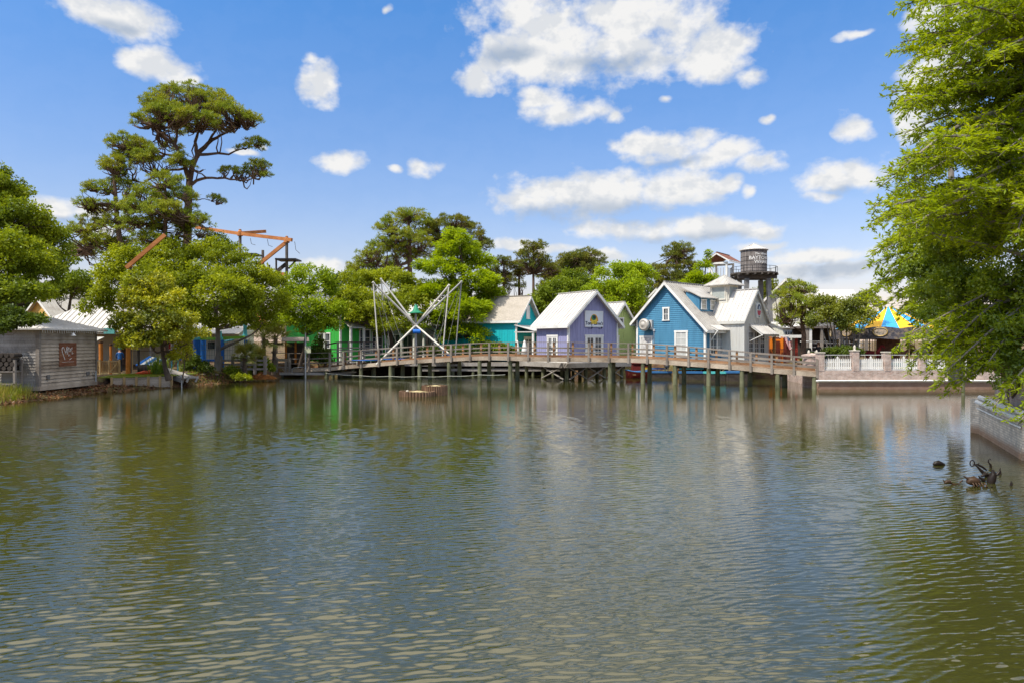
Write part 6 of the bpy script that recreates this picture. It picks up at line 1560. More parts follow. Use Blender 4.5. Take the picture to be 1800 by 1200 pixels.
# ================================================================== trees
def leaf_object(name, P, D, N, Ln, Wd, mt, parent, belly=.45):
    """every leaf is one four-cornered blade: base P, direction D, face normal N"""
    n = len(P); S = np.cross(D, N); S /= np.maximum(np.linalg.norm(S, axis=1, keepdims=True), 1e-6)
    Ln = np.broadcast_to(np.asarray(Ln, float).reshape(-1, 1) if np.ndim(Ln) else np.full((n, 1), Ln), (n, 1)); Wd = np.broadcast_to(np.asarray(Wd, float).reshape(-1, 1) if np.ndim(Wd) else np.full((n, 1), Wd), (n, 1))
    v = np.empty((n, 4, 3)); mid = P + D*Ln*belly + N*Ln*.06
    v[:, 0] = P; v[:, 1] = mid + S*Wd*.5; v[:, 2] = P + D*Ln; v[:, 3] = mid - S*Wd*.5
    me = bpy.data.meshes.new(name); me.vertices.add(n*4); me.vertices.foreach_set('co', v.astype(np.float32).ravel())
    me.loops.add(n*4); me.loops.foreach_set('vertex_index', np.arange(n*4, dtype=np.int32))
    me.polygons.add(n); me.polygons.foreach_set('loop_start', np.arange(0, n*4, 4, dtype=np.int32))
    me.update(calc_edges=True); me.materials.append(mt)
    o = bpy.data.objects.new(name, me); COL.objects.link(o); o.parent = parent
    return o
def unit(a): return a / np.maximum(np.linalg.norm(a, axis=-1, keepdims=True), 1e-9)
def rdir(rng, n): return unit(rng.normal(size=(n, 3)))

KIND = dict(
    broad=dict(L=.24, W=.13, rc=.9, fl=.75, cov=1.0),
    pine=dict(L=.34, W=.05, rc=.75, fl=.72, cov=1.0),
    feather=dict(L=.34, W=.12, rc=.8, fl=.55, cov=1.0))
def clumps_of(rng, lobes, rc, gap):
    out = []
    for (c, r) in lobes:
        area = 4*math.pi*((r[0]*r[1])**1.6/3 + (r[0]*r[2])**1.6/3 + (r[1]*r[2])**1.6/3)**(1/1.6)
        n = max(6, int(area/(rc*rc*1.75)*gap))
        d = rdir(rng, n); d[:, 2] = np.where(d[:, 2] < -.35, -d[:, 2]*.6, d[:, 2]); d = unit(d)
        f = rng.uniform(.38, 1.12, (n, 1))**.7
        p = np.array(c) + d*f*np.array(r)
        for k in range(n): out.append((p[k], rc*rng.uniform(.38, 1.12)*(1.12-.35*f[k, 0]), d[k]))
    return out
def fill_leaves(rng, clumps, kind, s, cov, up=.5):
    K = KIND[kind]; Ps = []; Ds = []; Ns = []; Ls = []; Ws = []
    for (c, r, out) in clumps:
        L, Wd = K['L']*s, K['W']*s
        rr = np.array([r, r, r*K['fl']])
        if kind == 'pine':
            nt_ = max(4, int(cov*7.5*(r/.28/s)**2*.55)); d = rdir(rng, nt_); d[:, 2] = np.abs(d[:, 2])*.9 - .15; f = rng.uniform(.2, 1, (nt_, 1))**.5
            tc = c + d*f*rr; nb = 9
            ax = unit(d*.5 + np.array([0, 0, .75]) + rng.normal(size=(nt_, 3))*.3)
            P = np.repeat(tc, nb, 0); D = unit(np.repeat(ax, nb, 0)*.55 + rdir(rng, nt_*nb)*.9); N = rdir(rng, nt_*nb)
            Ps.append(P); Ds.append(D); Ns.append(N); Ls.append(rng.uniform(.7, 1.15, nt_*nb)*L); Ws.append(np.full(nt_*nb, Wd))
        else:
            n = max(8, int(cov*4*math.pi*r*r*.8/(L*Wd*.5))); d = rdir(rng, n); f = rng.uniform(.05, 1, (n, 1))**.45
            P = c + d*f*rr
            if kind == 'broad':
                D = unit(d*.5 + rdir(rng, n)*.9 + np.array([0, 0, -.15])); N = unit(d*.5 + np.array([0, 0, up]) + rdir(rng, n)*.75)
            else:
                h = unit(np.array([out[0], out[1], .05]) + 1e-4); D = unit(h*.8 + d*.55 + rdir(rng, n)*.5 + np.array([0, 0, -.12])); N = unit(np.array([0, 0, .9]) + rdir(rng, n)*.6)
            Ps.append(P); Ds.append(D); Ns.append(N); Ls.append(rng.uniform(.6, 1.25, n)*L); Ws.append(rng.uniform(.7, 1.2, n)*Wd)
    return np.concatenate(Ps), np.concatenate(Ds), np.concatenate(Ns), np.concatenate(Ls), np.concatenate(Ws)

def bent(rng, a, b, n=5, sag=.08, wig=.05):
    a = np.array(a, float); b = np.array(b, float); L = np.linalg.norm(b-a); pts = []
    w1 = rng.normal(size=3)*wig*L; w2 = rng.normal(size=3)*wig*L
    for t in np.linspace(0, 1, n):
        p = a + (b-a)*t + w1*math.sin(math.pi*t) + w2*math.sin(2*math.pi*t)*.6; p[2] -= sag*L*math.sin(math.pi*t); pts.append(tuple(p))
    return pts
NTREE = [0]
def tree(name, label, lobes, base, kind, mt, bark=None, s=1.0, rc=None, gap=1.0, cov=1.0, trunk_r=.25, group=None, extra=None, trunk=None, twigs=.5, cat='tree', up=.5):
    """lobes: (px,py,rx,ry,d[,depth radius factor]) ellipses of the crown seen from the camera, each at its own distance; base: (px or x, d, z)"""
    NTREE[0] += 1; rng = np.random.default_rng(100 + NTREE[0])
    K = KIND[kind]; rc = rc or K['rc']; bark = bark or BARK
    Lb = []
    for l in lobes:
        px, py, rx, ry, d = l[:5]; k = l[5] if len(l) > 5 else .85; c = W(px, py, d); m_ = d/F
        Lb.append((c, (rx*m_, rx*m_*k, ry*m_)))
    bx, by, bz = base; bx = GX(bx, by)
    root = thing(name, label, cat, (bx, by, bz), 0, group)
    o3 = np.array([bx, by, bz])
    cl = clumps_of(rng, Lb, rc, gap)
    P, D, N, Ln, Wd = fill_leaves(rng, cl, kind, s, cov*.80, up)
    leaf_object('crown', P - o3, D, N, Ln, Wd, mt, root)
    mb = MB()
    top = max(Lb, key=lambda l: l[0][2]); tz = top[0][2]
    if trunk: tp = [Vector(t) - Vector(o3) for t in trunk]
    else:
        t_ = np.array(top[0]) - o3; t_[2] += top[1][2]*.3; tp = [Vector(p) for p in bent(rng, (0, 0, -.3), t_, 7, 0, .025)]
    nT = len(tp); rad = [trunk_r*(1.25 if i == 0 else 1)*(1-.80*i/(nT-1)) for i in range(nT)]
    mb.tube(tp, rad, 9)
    for (c, r) in Lb:
        c2 = Vector(c) - Vector(o3)
        cand = [(i, p) for i, p in enumerate(tp[:-1]) if p.z < c2.z - .25*abs(c2.x-p.x)] or [(0, tp[0])]
        i, st = min(cand, key=lambda ip: (ip[1]-c2).length)
        r0 = rad[i]*.6
        limb = bent(rng, st, c2, 6, .06, .06); mb.tube(limb, [r0, r0*.9, r0*.75, r0*.6, r0*.45, r0*.3], 7, cap=False)
        mine = [k for k in cl if np.linalg.norm((k[0]-np.array(c))/np.array(r)) < 1.05]
        for k in mine:
            if rng.random() > twigs: continue
            q_ = Vector(k[0]) - Vector(o3); j = int(rng.integers(2, 6)); a = limb[j]
            mb.tube(bent(rng, a, q_, 4, -.05, .08), [r0*.28, r0*.22, r0*.15, r0*.08], 5, cap=False)
    mb.build('trunk', bark, root)
    return root

G_YEL = leafmat('leaf_yellow_green', (.400, .430, .016), (.250, .300, .014), (.160, .205, .012), .45, .012, .45)
G_BRI = leafmat('leaf_bright', (.400, .480, .014), (.260, .360, .014), (.190, .270, .012), .48, .010, .5)
G_MID = leafmat('leaf_mid', (.270, .330, .016), (.155, .215, .014), (.095, .140, .010), .42, .012, .5)
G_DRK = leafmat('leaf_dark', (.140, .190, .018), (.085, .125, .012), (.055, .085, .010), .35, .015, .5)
G_PIN = leafmat('needle_green', (.310, .370, .034), (.180, .240, .026), (.350, .350, .028), .36, .015, .6)
G_PID = leafmat('needle_dark', (.200, .225, .032), (.120, .150, .024), (.250, .230, .028), .32, .015, .4)
G_MAG = leafmat('leaf_magnolia', (.640, .580, .016), (.270, .310, .014), (.085, .120, .012), .34, .03, .55)
G_BAY = leafmat('leaf_bay', (.380, .440, .018), (.190, .270, .014), (.125, .190, .011), .45, .035, .8)
G_CYP = leafmat('leaf_cypress', (.420, .470, .014), (.280, .360, .013), (.200, .280, .012), .50, .012, .6)
G_OLI = leafmat('leaf_olive', (.300, .310, .030), (.180, .205, .022), (.110, .145, .016), .38, .02, .6)

G_LEF = leafmat('leaf_left_tree', (.360, .400, .016), (.200, .260, .014), (.110, .160, .011), .44, .012, .4)
# -- far woods behind everything: separate trees of a few kinds, copied
fw1 = tree('far_tree', 'rounded dark green tree in the far line of woods behind the village', [(900,520,26,26,120),(915,536,24,20,121),(884,538,22,20,119),(900,556,30,26,120)], (900, 120, 1.3), 'broad', G_DRK, s=2.4, rc=1.5, cov=.55, gap=.9, group='rounded trees of the far woods')
fw2 = tree('far_tree', 'pale topped leafy tree in the far line of woods behind the village', [(900,528,24,20,115),(908,545,24,18,116),(890,548,22,18,114),(900,566,30,18,115)], (900, 115, 1.3), 'broad', G_MID, s=2.4, rc=1.5, cov=.55, gap=.9, group='leafy trees of the far woods')
rngf = random.Random(5)
fars = []
for i, px in enumerate(list(range(-60, 1900, 46))):
    px += rngf.uniform(-14, 14); d = rngf.uniform(112, 135); k = i % 2; src = fw1 if k == 0 else fw2
    sc_ = rngf.uniform(.62, .9) if 480 < px < 1000 or px > 1380 else rngf.uniform(.8, 1.05)
    if i == 0: src.location = (GX(px, d), d, 1.3); src.scale = (sc_,)*3; continue
    if i == 1: src.location = (GX(px, d), d, 1.3); src.scale = (sc_,)*3; continue
    dup(src, (GX(px, d), d, 1.3), rngf.uniform(0, 6.28), src['label'], sc_, src['group'])

# -- left side
tree('broadleaf_tree', 'large dense green tree at the left edge overhanging the boathouse roof', [(-20,345,62,60,44),(30,400,60,52,43),(75,425,38,34,45),(0,460,75,58,41),(60,480,52,40,42),(20,515,60,26,40),(-50,520,60,50,39)], (-35, 42, .9), 'broad', G_LEF, s=.95, rc=.85, cov=.95, gap=1.25, trunk_r=.38, trunk=[W(-35, 700, 42), W(-30, 600, 42), W(-25, 480, 42.5), W(-15, 380, 43.5), W(-15, 310, 44)])
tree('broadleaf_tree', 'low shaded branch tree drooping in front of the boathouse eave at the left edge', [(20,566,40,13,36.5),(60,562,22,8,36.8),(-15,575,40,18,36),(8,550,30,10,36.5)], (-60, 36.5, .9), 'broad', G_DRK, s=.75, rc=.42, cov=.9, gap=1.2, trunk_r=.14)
tree('broadleaf_tree', 'mid green tree behind the pavilion between the left edge tree and the pines', [(115,470,30,30,72),(135,505,34,28,70),(95,520,34,26,71),(165,520,30,22,72)], (118, 71, 1.1), 'broad', G_MID, s=1.35, rc=1.1, cov=.8)
def pine_fixed(label, lobes, base, trunk, limbs, trunk_r, mt=G_PIN, s=1.0, rc=.75, gap=1.0, cov=1.0, group=None):
    NTREE[0] += 1; rng = np.random.default_rng(300 + NTREE[0])
    bx, by, bz = base; bx = GX(bx, by); o3 = np.array([bx, by, bz]); root = thing('pine_tree', label, 'tree', (bx, by, bz), 0, group)
    Lb = []
    for l in lobes:
        px, py, rx, ry, d = l[:5]; m_ = d/F; Lb.append((W(px, py, d), (rx*m_*1.06, rx*m_*.95, ry*m_*1.42)))
    cl = clumps_of(rng, Lb, rc*.66, gap*.72); P, D, N, Ln, Wd = fill_leaves(rng, cl, 'pine', s*.92, cov*.85)
    leaf_object('crown', P - o3, D, N, Ln, Wd, mt, root)
    mb = MB(); tv = [Vector(t) - Vector(o3) for t in trunk]; nT = len(tv); rad = [trunk_r*(1-.62*i/(nT-1)) for i in range(nT)]; mb.tube(tv, rad, 10)
    paths = [tv]
    for pts, r in limbs:
        pv = [Vector(W(*p)) - Vector(o3) for p in pts]; fine = []
        for a, b in zip(pv[:-1], pv[1:]):
            for f in (0, .33, .67): fine.append(a.lerp(b, f) + Vector(rng.normal(size=3)*.04*(b-a).length*(1 if f else 0)))
        fine.append(pv[-1]); m_ = len(fine); mb.tube(fine, [r*(1-.78*i/(m_-1)) for i in range(m_)], 8, cap=False); paths.append(fine)
    allp = [p for q_ in paths for p in q_[len(q_)//3:]]
    for k in cl:
        q_ = Vector(k[0]) - Vector(o3); near_ = min(allp, key=lambda p: (p-q_).length + (1.5 if p.z > q_.z+.4 else 0))
        if (near_-q_).length < 6: mb.tube(bent(rng, near_, q_ - Vector((0, 0, .1)), 5, .10, .09), [.075, .065, .05, .035, .02], 5, cap=False)
    mb.build('trunk', BARKP, root); return root
d = 65
pine_fixed('tallest umbrella shaped pine with a bare forked trunk on the left', [(322,172,46,17,d),(365,182,40,18,d+2),(400,200,34,16,d-1),(436,214,24,13,d+1),(280,190,32,16,d-2),(262,215,26,14,d),(300,205,40,16,d-3),(345,212,40,14,d-3),(310,228,30,10,d+2),(385,228,26,10,d+2),
    (218,255,30,14,d-1),(246,262,26,13,d+1),(205,292,26,13,d-2),(240,285,34,17,d),(262,278,24,14,d-3),(318,290,26,13,d-2),(300,260,18,10,d+3),(448,256,20,9,d+1),(425,262,10,6,d),(455,292,17,10,d),(440,304,24,8,d+1),(405,303,16,7,d),(374,349,8,6,d),(388,356,9,6,d+.5),(470,312,10,6,d)],
    (329, d, 1.1), [W(329,640,d), W(330,520,d), W(329,430,d), W(331,365,d), W(333,318,d), W(338,293,d), W(347,274,d)],
    [([(333,322,d),(326,296,d-.5),(318,276,d-1),(307,256,d-1),(311,232,d-1),(316,212,d-1)], .26), ([(346,276,d),(366,252,d+.5),(388,238,d+1),(420,224,d+1)], .24), ([(347,274,d),(343,250,d),(352,226,d),(345,200,d)], .20),
     ([(335,326,d),(345,318,d),(373,313,d),(405,316,d),(437,317,d),(465,306,d)], .17), ([(350,272,d),(372,271,d),(402,272,d+.4),(418,264,d+.5),(448,257,d+1)], .16), ([(366,252,d+.5),(385,222,d+1),(372,200,d+1)], .13), ([(318,276,d-1),(290,272,d-1),(255,270,d-1),(222,262,d-1)], .13),
     ([(326,296,d-.5),(290,300,d-1),(252,322,d-1.5),(225,316,d-2),(205,300,d-2)], .13), ([(307,256,d-1),(285,235,d-1),(268,222,d-1)], .11), ([(311,232,d-1),(296,212,d-2),(285,196,d-2)], .10), ([(388,238,d+1),(410,226,d+1),(440,222,d+1)], .10), ([(345,318,d),(348,304,d),(362,298,d)], .07), ([(345,352,d),(360,350,d),(380,358,d)], .06)], .50, gap=1.25, cov=1.1)
d = 62
pine_fixed('leaning ragged pine left of the tallest pine', [(195,300,22,12,d),(215,330,26,14,d+1),(170,335,24,13,d-1),(150,362,20,10,d),(180,368,26,12,d+2),(215,365,22,12,d-1),(160,392,22,11,d+1),(200,400,30,16,d),(140,412,28,14,d-1),(180,430,34,20,d),(150,446,30,18,d+2),(215,440,26,18,d+1)],
    (218, d, 1.1), [W(220,640,d), W(219,520,d), W(213,440,d), W(206,390,d), W(203,345,d), W(200,305,d)],
    [([(206,390,d),(180,395,d),(150,405,d)], .12), ([(204,360,d),(175,358,d),(152,362,d)], .11), ([(203,345,d),(190,335,d),(168,335,d)], .09), ([(210,415,d),(180,425,d),(150,440,d)], .12), ([(205,375,d),(216,360,d),(220,345,d)], .08)], .34, gap=1.1, cov=1.0)
d = 57
pine_fixed('full bushy pine in front of the tallest pine trunk', [(290,325,30,16,d),(262,350,34,18,d),(315,352,30,16,d+1),(240,375,30,15,d-1),(285,372,34,16,d-2),(330,385,26,15,d+1),(350,392,20,12,d),(250,400,36,16,d),(300,402,36,15,d+1),(340,412,26,12,d+2),(270,425,34,14,d)],
    (290, d, 1.1), [W(291,640,d), W(290,520,d), W(290,430,d), W(291,370,d), W(290,325,d)],
    [([(290,400,d),(265,395,d),(240,392,d)], .10), ([(290,380,d),(262,370,d),(242,370,d)], .09), ([(290,390,d),(320,385,d),(345,392,d)], .10), ([(291,360,d),(310,352,d),(318,348,d)], .08), ([(290,420,d),(320,415,d),(345,412,d)], .10)], .26, gap=1.1, cov=1.05)
tree('broadleaf_tree', 'wide light green tree with a pale trunk behind the yellow green magnolia', [(235,470,46,36,54),(200,500,40,36,53),(290,452,44,30,56),(270,500,50,36,52),(180,540,26,30,53),(310,490,40,32,55)], (268, 54, 1.0), 'broad', G_YEL, bark=BARKG, s=1.05, rc=.95, cov=.85, gap=1.1, trunk_r=.22)
tree('broadleaf_tree', 'wide light green tree over the blue play structure', [(360,448,40,28,56),(400,462,38,30,55),(440,492,40,34,54),(350,500,44,36,53),(400,520,50,34,52),(460,530,34,30,54),(330,545,40,30,52),(425,555,40,22,53),(480,500,22,28,56),(462,565,30,16,55),(495,535,22,20,56),(390,568,30,12,53)], (382, 55, 1.0), 'broad', G_YEL, bark=BARKG, s=1.05, rc=.95, cov=.85, gap=1.1, trunk_r=.24)
tree('ornamental_tree', 'slender tree top rising above the light green canopy beside the orange beam', [(385,425,22,16,60),(400,440,22,14,60)], (385, 60, 1.0), 'broad', G_MID, s=.8, rc=.6, cov=.6, gap=.9, trunk_r=.12)
tree('magnolia_tree', 'yellow green magnolia tree with glossy leaves beside the small lawn', [(268,505,34,24,47),(245,535,34,26,46),(290,530,36,28,46.5),(315,565,30,22,46),(225,570,28,20,46),(265,570,40,26,45.5),(300,595,36,18,46),(340,590,22,14,46.5),(245,598,36,16,45.5)], (297, 47, .85), 'broad', G_MAG, s=.95, rc=.6, cov=.95, gap=1.15, trunk_r=.17)
tree('shrub', 'small yellow green bush with orange blossoms beneath the magnolia', [(322,615,16,14,47),(310,628,14,8,47)], (320, 47, .85), 'broad', G_MAG, s=.8, rc=.35, cov=.9, trunk_r=.05, cat='shrub')
tree('ornamental_tree', 'bright light green tree in front of the bright green house beside the lamp post', [(525,566,30,14,60),(568,570,30,12,60.5),(548,578,22,8,60),(590,548,22,18,61),(545,490,34,22,60.5),(520,515,34,26,60),(568,515,30,24,61),(540,545,46,24,60),(575,555,26,18,61),(510,560,22,16,60)], (526, 61.5, 1.1), 'broad', G_BRI, s=1.0, rc=.8, cov=.7, gap=1.0, trunk_r=.15)
tree('broadleaf_tree', 'dense yellow green tree behind the left booms of the trampoline frame', [(612,548,24,22,66),(600,520,22,16,67),(640,500,40,26,69),(690,495,40,26,70),(620,535,36,28,67),(665,545,46,34,66),(710,540,40,34,68),(735,520,30,30,70),(690,575,40,22,66),(635,565,32,22,66)], (692, 68, 1.1), 'broad', G_YEL, s=1.2, rc=1.0, cov=.85, gap=1.1, trunk_r=.3)
tree('cypress_tree', 'tall bright green feathery cypress behind the right booms of the trampoline frame', [(805,418,24,16,72),(800,445,44,24,72),(840,465,30,22,73),(775,480,44,26,71),(830,500,46,28,71),(770,520,46,28,70),(855,530,34,24,72),(810,550,56,28,69),(760,565,40,24,69),(860,570,28,22,71),(820,590,50,18,69)], (812, 71, 1.1), 'feather', G_BRI, s=1.2, rc=1.0, cov=.95, gap=1.2, trunk_r=.35)
pine_fixed('broad crowned dark pine rising behind the trampoline trees', [(718,388,36,15,88),(685,400,24,13,86),(745,405,26,14,90),(700,420,34,14,85),(735,428,30,13,86),(675,440,30,15,86),(650,455,24,14,87),(640,475,26,14,88),(622,478,16,10,88),(700,450,30,13,88),(680,470,24,10,90),(730,455,30,16,90),(655,490,26,12,88)],
    (720, 88, 1.2), [W(722,640,88), W(721,520,88), W(720,450,88), W(719,410,88), W(718,385,88)], [([(720,460,88),(690,470,88),(650,462,87)], .2), ([(720,440,88),(700,425,87),(685,405,86)], .16), ([(720,450,88),(740,435,89),(745,410,90)], .16), ([(720,470,88),(680,488,88),(640,480,88)], .18)], .42, G_PIN, s=1.25, rc=1.05, gap=1.15, cov=1.0)
pine_fixed('darker brown tinged pine joined to the broad crowned pine on its right', [(795,392,30,11,92),(770,405,26,13,91),(820,408,30,13,93),(845,425,18,12,92),(855,432,10,9,92),(790,425,36,14,91),(830,440,26,14,92),(765,435,26,14,92)],
    (795, 92, 1.2), [W(797,640,92), W(796,520,92), W(795,450,92), W(795,400,92)], [([(795,450,92),(825,440,92),(848,428,92)], .16), ([(795,445,92),(775,425,92),(768,408,91)], .14)], .38, G_PID, s=1.25, rc=1.05, gap=1.15, cov=1.0)
tree('broadleaf_tree', 'small dark tree over the roof of the bright green house', [(605,492,22,12,98),(585,500,16,8,98),(620,505,22,14,98)], (600, 98, 1.3), 'broad', G_DRK, s=1.6, rc=1.2, cov=.6)
for px, lobes, dd, lab in ((938, [(937,436,22,11),(930,452,24,11),(950,458,18,9),(926,468,16,9),(962,470,16,9),(940,468,20,8)], 92, 'tall slim pine with a bare trunk above the turquoise house'),
                           (886, [(880,464,20,9),(900,470,14,8),(878,484,20,10),(895,496,16,9),(885,508,14,8)], 95, 'short open pine left of the slim bare trunked pine'),
                           (913, [(912,470,14,8),(920,482,14,9),(906,488,12,8),(915,503,12,7)], 96, 'thin scraggly pine just left of the slim bare trunked pine'),
                           (964, [(968,474,18,9),(960,490,18,9),(978,488,14,9),(962,506,16,8)], 97, 'low open pine right of the slim bare trunked pine')):
    pine_fixed(lab, [(a, b_, c_, e_, dd + (i % 3) - 1) for i, (a, b_, c_, e_) in enumerate(lobes)], (px, dd, 1.3), [W(px,640,dd), W(px,540,dd), W(px-.5,480,dd), W(px,lobes[0][1]-2,dd)], [], .26, G_PID, s=1.2, rc=.95, gap=1.15, cov=1.0)
pine_fixed('flat topped dark pine behind the ridge of the violet shop', [(1035,452,26,10,104),(1010,460,30,12,103),(990,470,26,12,104),(1050,462,16,10,105),(1020,478,40,16,104),(990,490,30,12,103)], (1022, 104, 1.3), [W(1022,640,104), W(1022,540,104), W(1022,455,104)], [], .34, G_PID, s=1.4, rc=1.2, gap=1.2, cov=1.1)
tree('broadleaf_tree', 'mid green tree standing behind the turquoise and violet shops', [(985,510,34,24,84),(1010,500,34,24,86),(960,535,36,26,82),(1000,540,40,30,82),(940,545,24,20,82),(1030,520,30,26,85)], (990, 84, 1.2), 'broad', G_MID, s=1.45, rc=1.15, cov=.85, gap=1.1, trunk_r=.3)
tree('broadleaf_tree', 'bright green leafy tree between the violet shop and the blue shop', [(1075,482,34,22,82),(1110,478,30,18,83),(1060,510,32,26,81),(1105,510,36,28,80),(1130,490,18,18,83),(1095,545,32,26,79),(1120,530,18,20,79)], (1095, 81, 1.2), 'broad', G_BRI, s=1.4, rc=1.1, cov=.85, gap=1.1, trunk_r=.3)
pine_fixed('dark pine with a rounded top behind the blue shop roof', [(1192,440,22,10,100),(1180,452,18,9,99),(1208,446,14,8,101),(1200,470,26,14,100),(1170,480,28,16,99),(1150,492,22,12,100),(1210,490,24,14,101),(1185,505,40,16,99)], (1190, 100, 1.3), [W(1191,640,100), W(1191,530,100), W(1192,440,100)], [], .34, G_PID, s=1.35, rc=1.15, gap=1.25, cov=1.1)
tree('cypress_tree', 'pointed bright cypress spire left of the lookout tower', [(1242,452,7,12,92),(1240,472,13,12,92),(1232,490,22,12,91),(1250,495,20,12,92),(1240,510,32,14,91),(1215,500,16,12,91)], (1240, 92, 1.3), 'feather', G_BRI, s=1.3, rc=.9, cov=.95, gap=1.3, trunk_r=.22)
tree('broadleaf_tree', 'small round tree seen between the legs of the water tower', [(1350,505,16,14,108),(1338,515,14,12,108),(1358,518,12,12,108)], (1348, 108, 1.3), 'broad', G_OLI, s=1.7, rc=1.1, cov=.8)
pine_fixed('round headed green pine in front of the cream house', [(1402,508,22,11,57),(1384,525,20,14,56),(1420,522,18,13,58),(1400,535,26,14,55.5),(1380,552,18,14,57),(1425,545,16,14,57),(1405,560,24,12,56),(1378,570,14,9,57),(1418,570,12,8,58)], (1412, 57, 1.3), [W(1412,632,57), W(1413,590,57), W(1408,550,57), W(1403,510,57)], [([(1411,585,57),(1395,575,57),(1380,568,57)], .08), ([(1410,570,57),(1422,560,57),(1426,545,57)], .08)], .24, G_PIN, s=.95, rc=.7, gap=1.1, cov=1.0)
def multistem(label, lobes, base, stems, mt, s, rc, cov, gap):
    r_ = tree('crepe_myrtle', label, lobes, base, 'broad', mt, bark=BARKG, s=s, rc=rc, cov=cov, gap=gap, trunk_r=.07, cat='tree', twigs=.7)
    o3 = Vector(r_.location)
    for px0, px1, py1 in stems:
        q = MB(); a = Vector(W(px0, 626, base[1])); b = Vector(W(px1, py1, base[1]+.3)); a.z = 1.2; m_ = a.lerp(b, .5) + Vector((.12, 0, 0)); q.tube([a-o3, m_-o3, b-o3], [.075, .06, .03], 6); q.build('stem', BARKG, r_)
    return r_
multistem('crepe myrtle with many bare stems just right of the round pine', [(1450,535,24,14,55),(1465,555,30,18,54),(1440,565,22,16,54),(1490,550,22,18,55)], (1470, 54.5, 1.25), [(1462,1452,560),(1468,1464,550),(1474,1478,556),(1479,1490,560),(1458,1445,575)], G_OLI, .85, .6, .75, 1.0)
multistem('crepe myrtle leaning over the left edge of the carousel canopy', [(1500,540,24,18,54),(1515,560,24,20,53.5),(1488,575,20,14,53.5),(1525,530,18,14,55)], (1498, 54, 1.25), [(1490,1486,570),(1496,1500,556),(1502,1512,560),(1487,1478,578)], G_OLI, .85, .6, .75, 1.0)
# -- right side: feathery cypresses and a glossy bay tree close by
def twig_tree(label, trunk, ends, mt, base, name='cypress_tree', n_side=11, tl=.95, leaf=(.17, .055), per=26, tr=.34, droop=.18, seed=1):
    rng = np.random.default_rng(seed); o3 = np.array(base); root = thing(name, label, 'tree', base)
    mb = MB(); tv = [np.array(t) for t in trunk]; mb.tube([tuple(t-o3) for t in tv], [tr*(1-.75*i/(len(tv)-1)) for i in range(len(tv))], 10)
    Ps, Ds, Ns = [], [], []
    def trunk_at(z):
        for a, b in zip(tv[:-1], tv[1:]):
            if a[2] <= z <= b[2]: return a + (b-a)*(z-a[2])/(b[2]-a[2])
        return tv[-1] if z > tv[-1][2] else tv[0]
    for (px, py, d, rise) in ends:
        e = np.array(W(px, py, d)); st = trunk_at(e[2] + rise); L = np.linalg.norm(e-st); m_ = 12
        sidew = rng.normal(size=3)*.05*L; path = []
        for t in np.linspace(0, 1, m_):
            p = st + (e-st)*t + sidew*math.sin(math.pi*t)*.7 + np.array([0, 0, .10*L*math.sin(math.pi*t)]); path.append(p)
        r0 = .022 + .010*L; mb.tube([tuple(p-o3) for p in path], [r0*(1-.85*i/(m_-1)) for i in range(m_)], 6, cap=False)
        n_ = int(n_side*max(1.5, L)/1.6)
        for i in range(n_):
            t = .22 + .78*(i+rng.random())/n_; k = t*(m_-1); j = min(int(k), m_-2); p = path[j] + (path[j+1]-path[j])*(k-j)
            ax = unit(path[j+1]-path[j]); sd = unit(np.cross(ax, [0, 0, 1.]) * (1 if i % 2 else -1) + rng.normal(size=3)*.75)
            ln = tl*(1.05-.6*t)*rng.uniform(.6, 1.25); dr = unit(ax*.65 + sd*.8 + np.array([0, 0, -droop*rng.uniform(.3, 1.6)]))
            q = [p, p + dr*ln*.5, p + dr*ln + np.array([0, 0, -droop*ln*.35])]
            mb.tube([tuple(x-o3) for x in q], [.009, .007, .003], 4, cap=False)
            n2 = int(per*ln/tl) + 6; tt = rng.uniform(.05, 1.0, n2); base_p = np.where((tt < .5)[:, None], q[0] + (q[1]-q[0])*(tt*2)[:, None], q[1] + (q[2]-q[1])*((tt-.5)*2)[:, None])
            s2 = unit(np.cross(dr, [0, 0, 1.])); sg_ = rng.choice([-1, 1], n2)[:, None]
            D = unit(dr*.6 + s2*sg_*.75 + rng.normal(size=(n2, 3))*.32); N = unit(np.array([0, 0, 1.]) + rng.normal(size=(n2, 3))*.45)
            Ps.append(base_p + rng.normal(size=(n2, 3))*.03); Ds.append(D); Ns.append(N)
    P, D, N = np.concatenate(Ps), np.concatenate(Ds), np.concatenate(Ns); n = len(P)
    leaf_object('crown', P-o3, D, N, rng.uniform(.6, 1.3, n)*leaf[0], rng.uniform(.7, 1.3, n)*leaf[1], mt, root)
    mb.build('trunk', BARKG, root); return root
rr = np.random.default_rng(42)
def scatter(poly, n, d0, d1, rise):
    out = []; P_ = np.array(poly, float)
    x0_, x1_, y0_, y1_ = P_[:, 0].min(), P_[:, 0].max(), P_[:, 1].min(), P_[:, 1].max()
    while len(out) < n:
        x, y = rr.uniform(x0_, x1_), rr.uniform(y0_, y1_); ins = False
        for i in range(len(P_)):
            a, b = P_[i], P_[(i+1) % len(P_)]
            if (a[1] > y) != (b[1] > y) and x < (b[0]-a[0])*(y-a[1])/(b[1]-a[1]) + a[0]: ins = not ins
        if ins: out.append((x, y, rr.uniform(d0, d1), rr.uniform(*rise)))
    return out
tip = [(1592,8,19,-.6),(1588,90,19.5,-.4),(1583,75,20,-.5),(1568,162,19,-.3),(1575,190,19.5,.0),(1600,240,20,.2),(1590,235,21,.3),(1560,310,20,.5),(1536,362,20,.8),(1545,330,21,.6),(1533,388,21,.8),(1620,60,18,0),(1615,130,18,0),(1640,30,18,-.3),(1650,0,18,-.5),(1605,175,18,.2)]
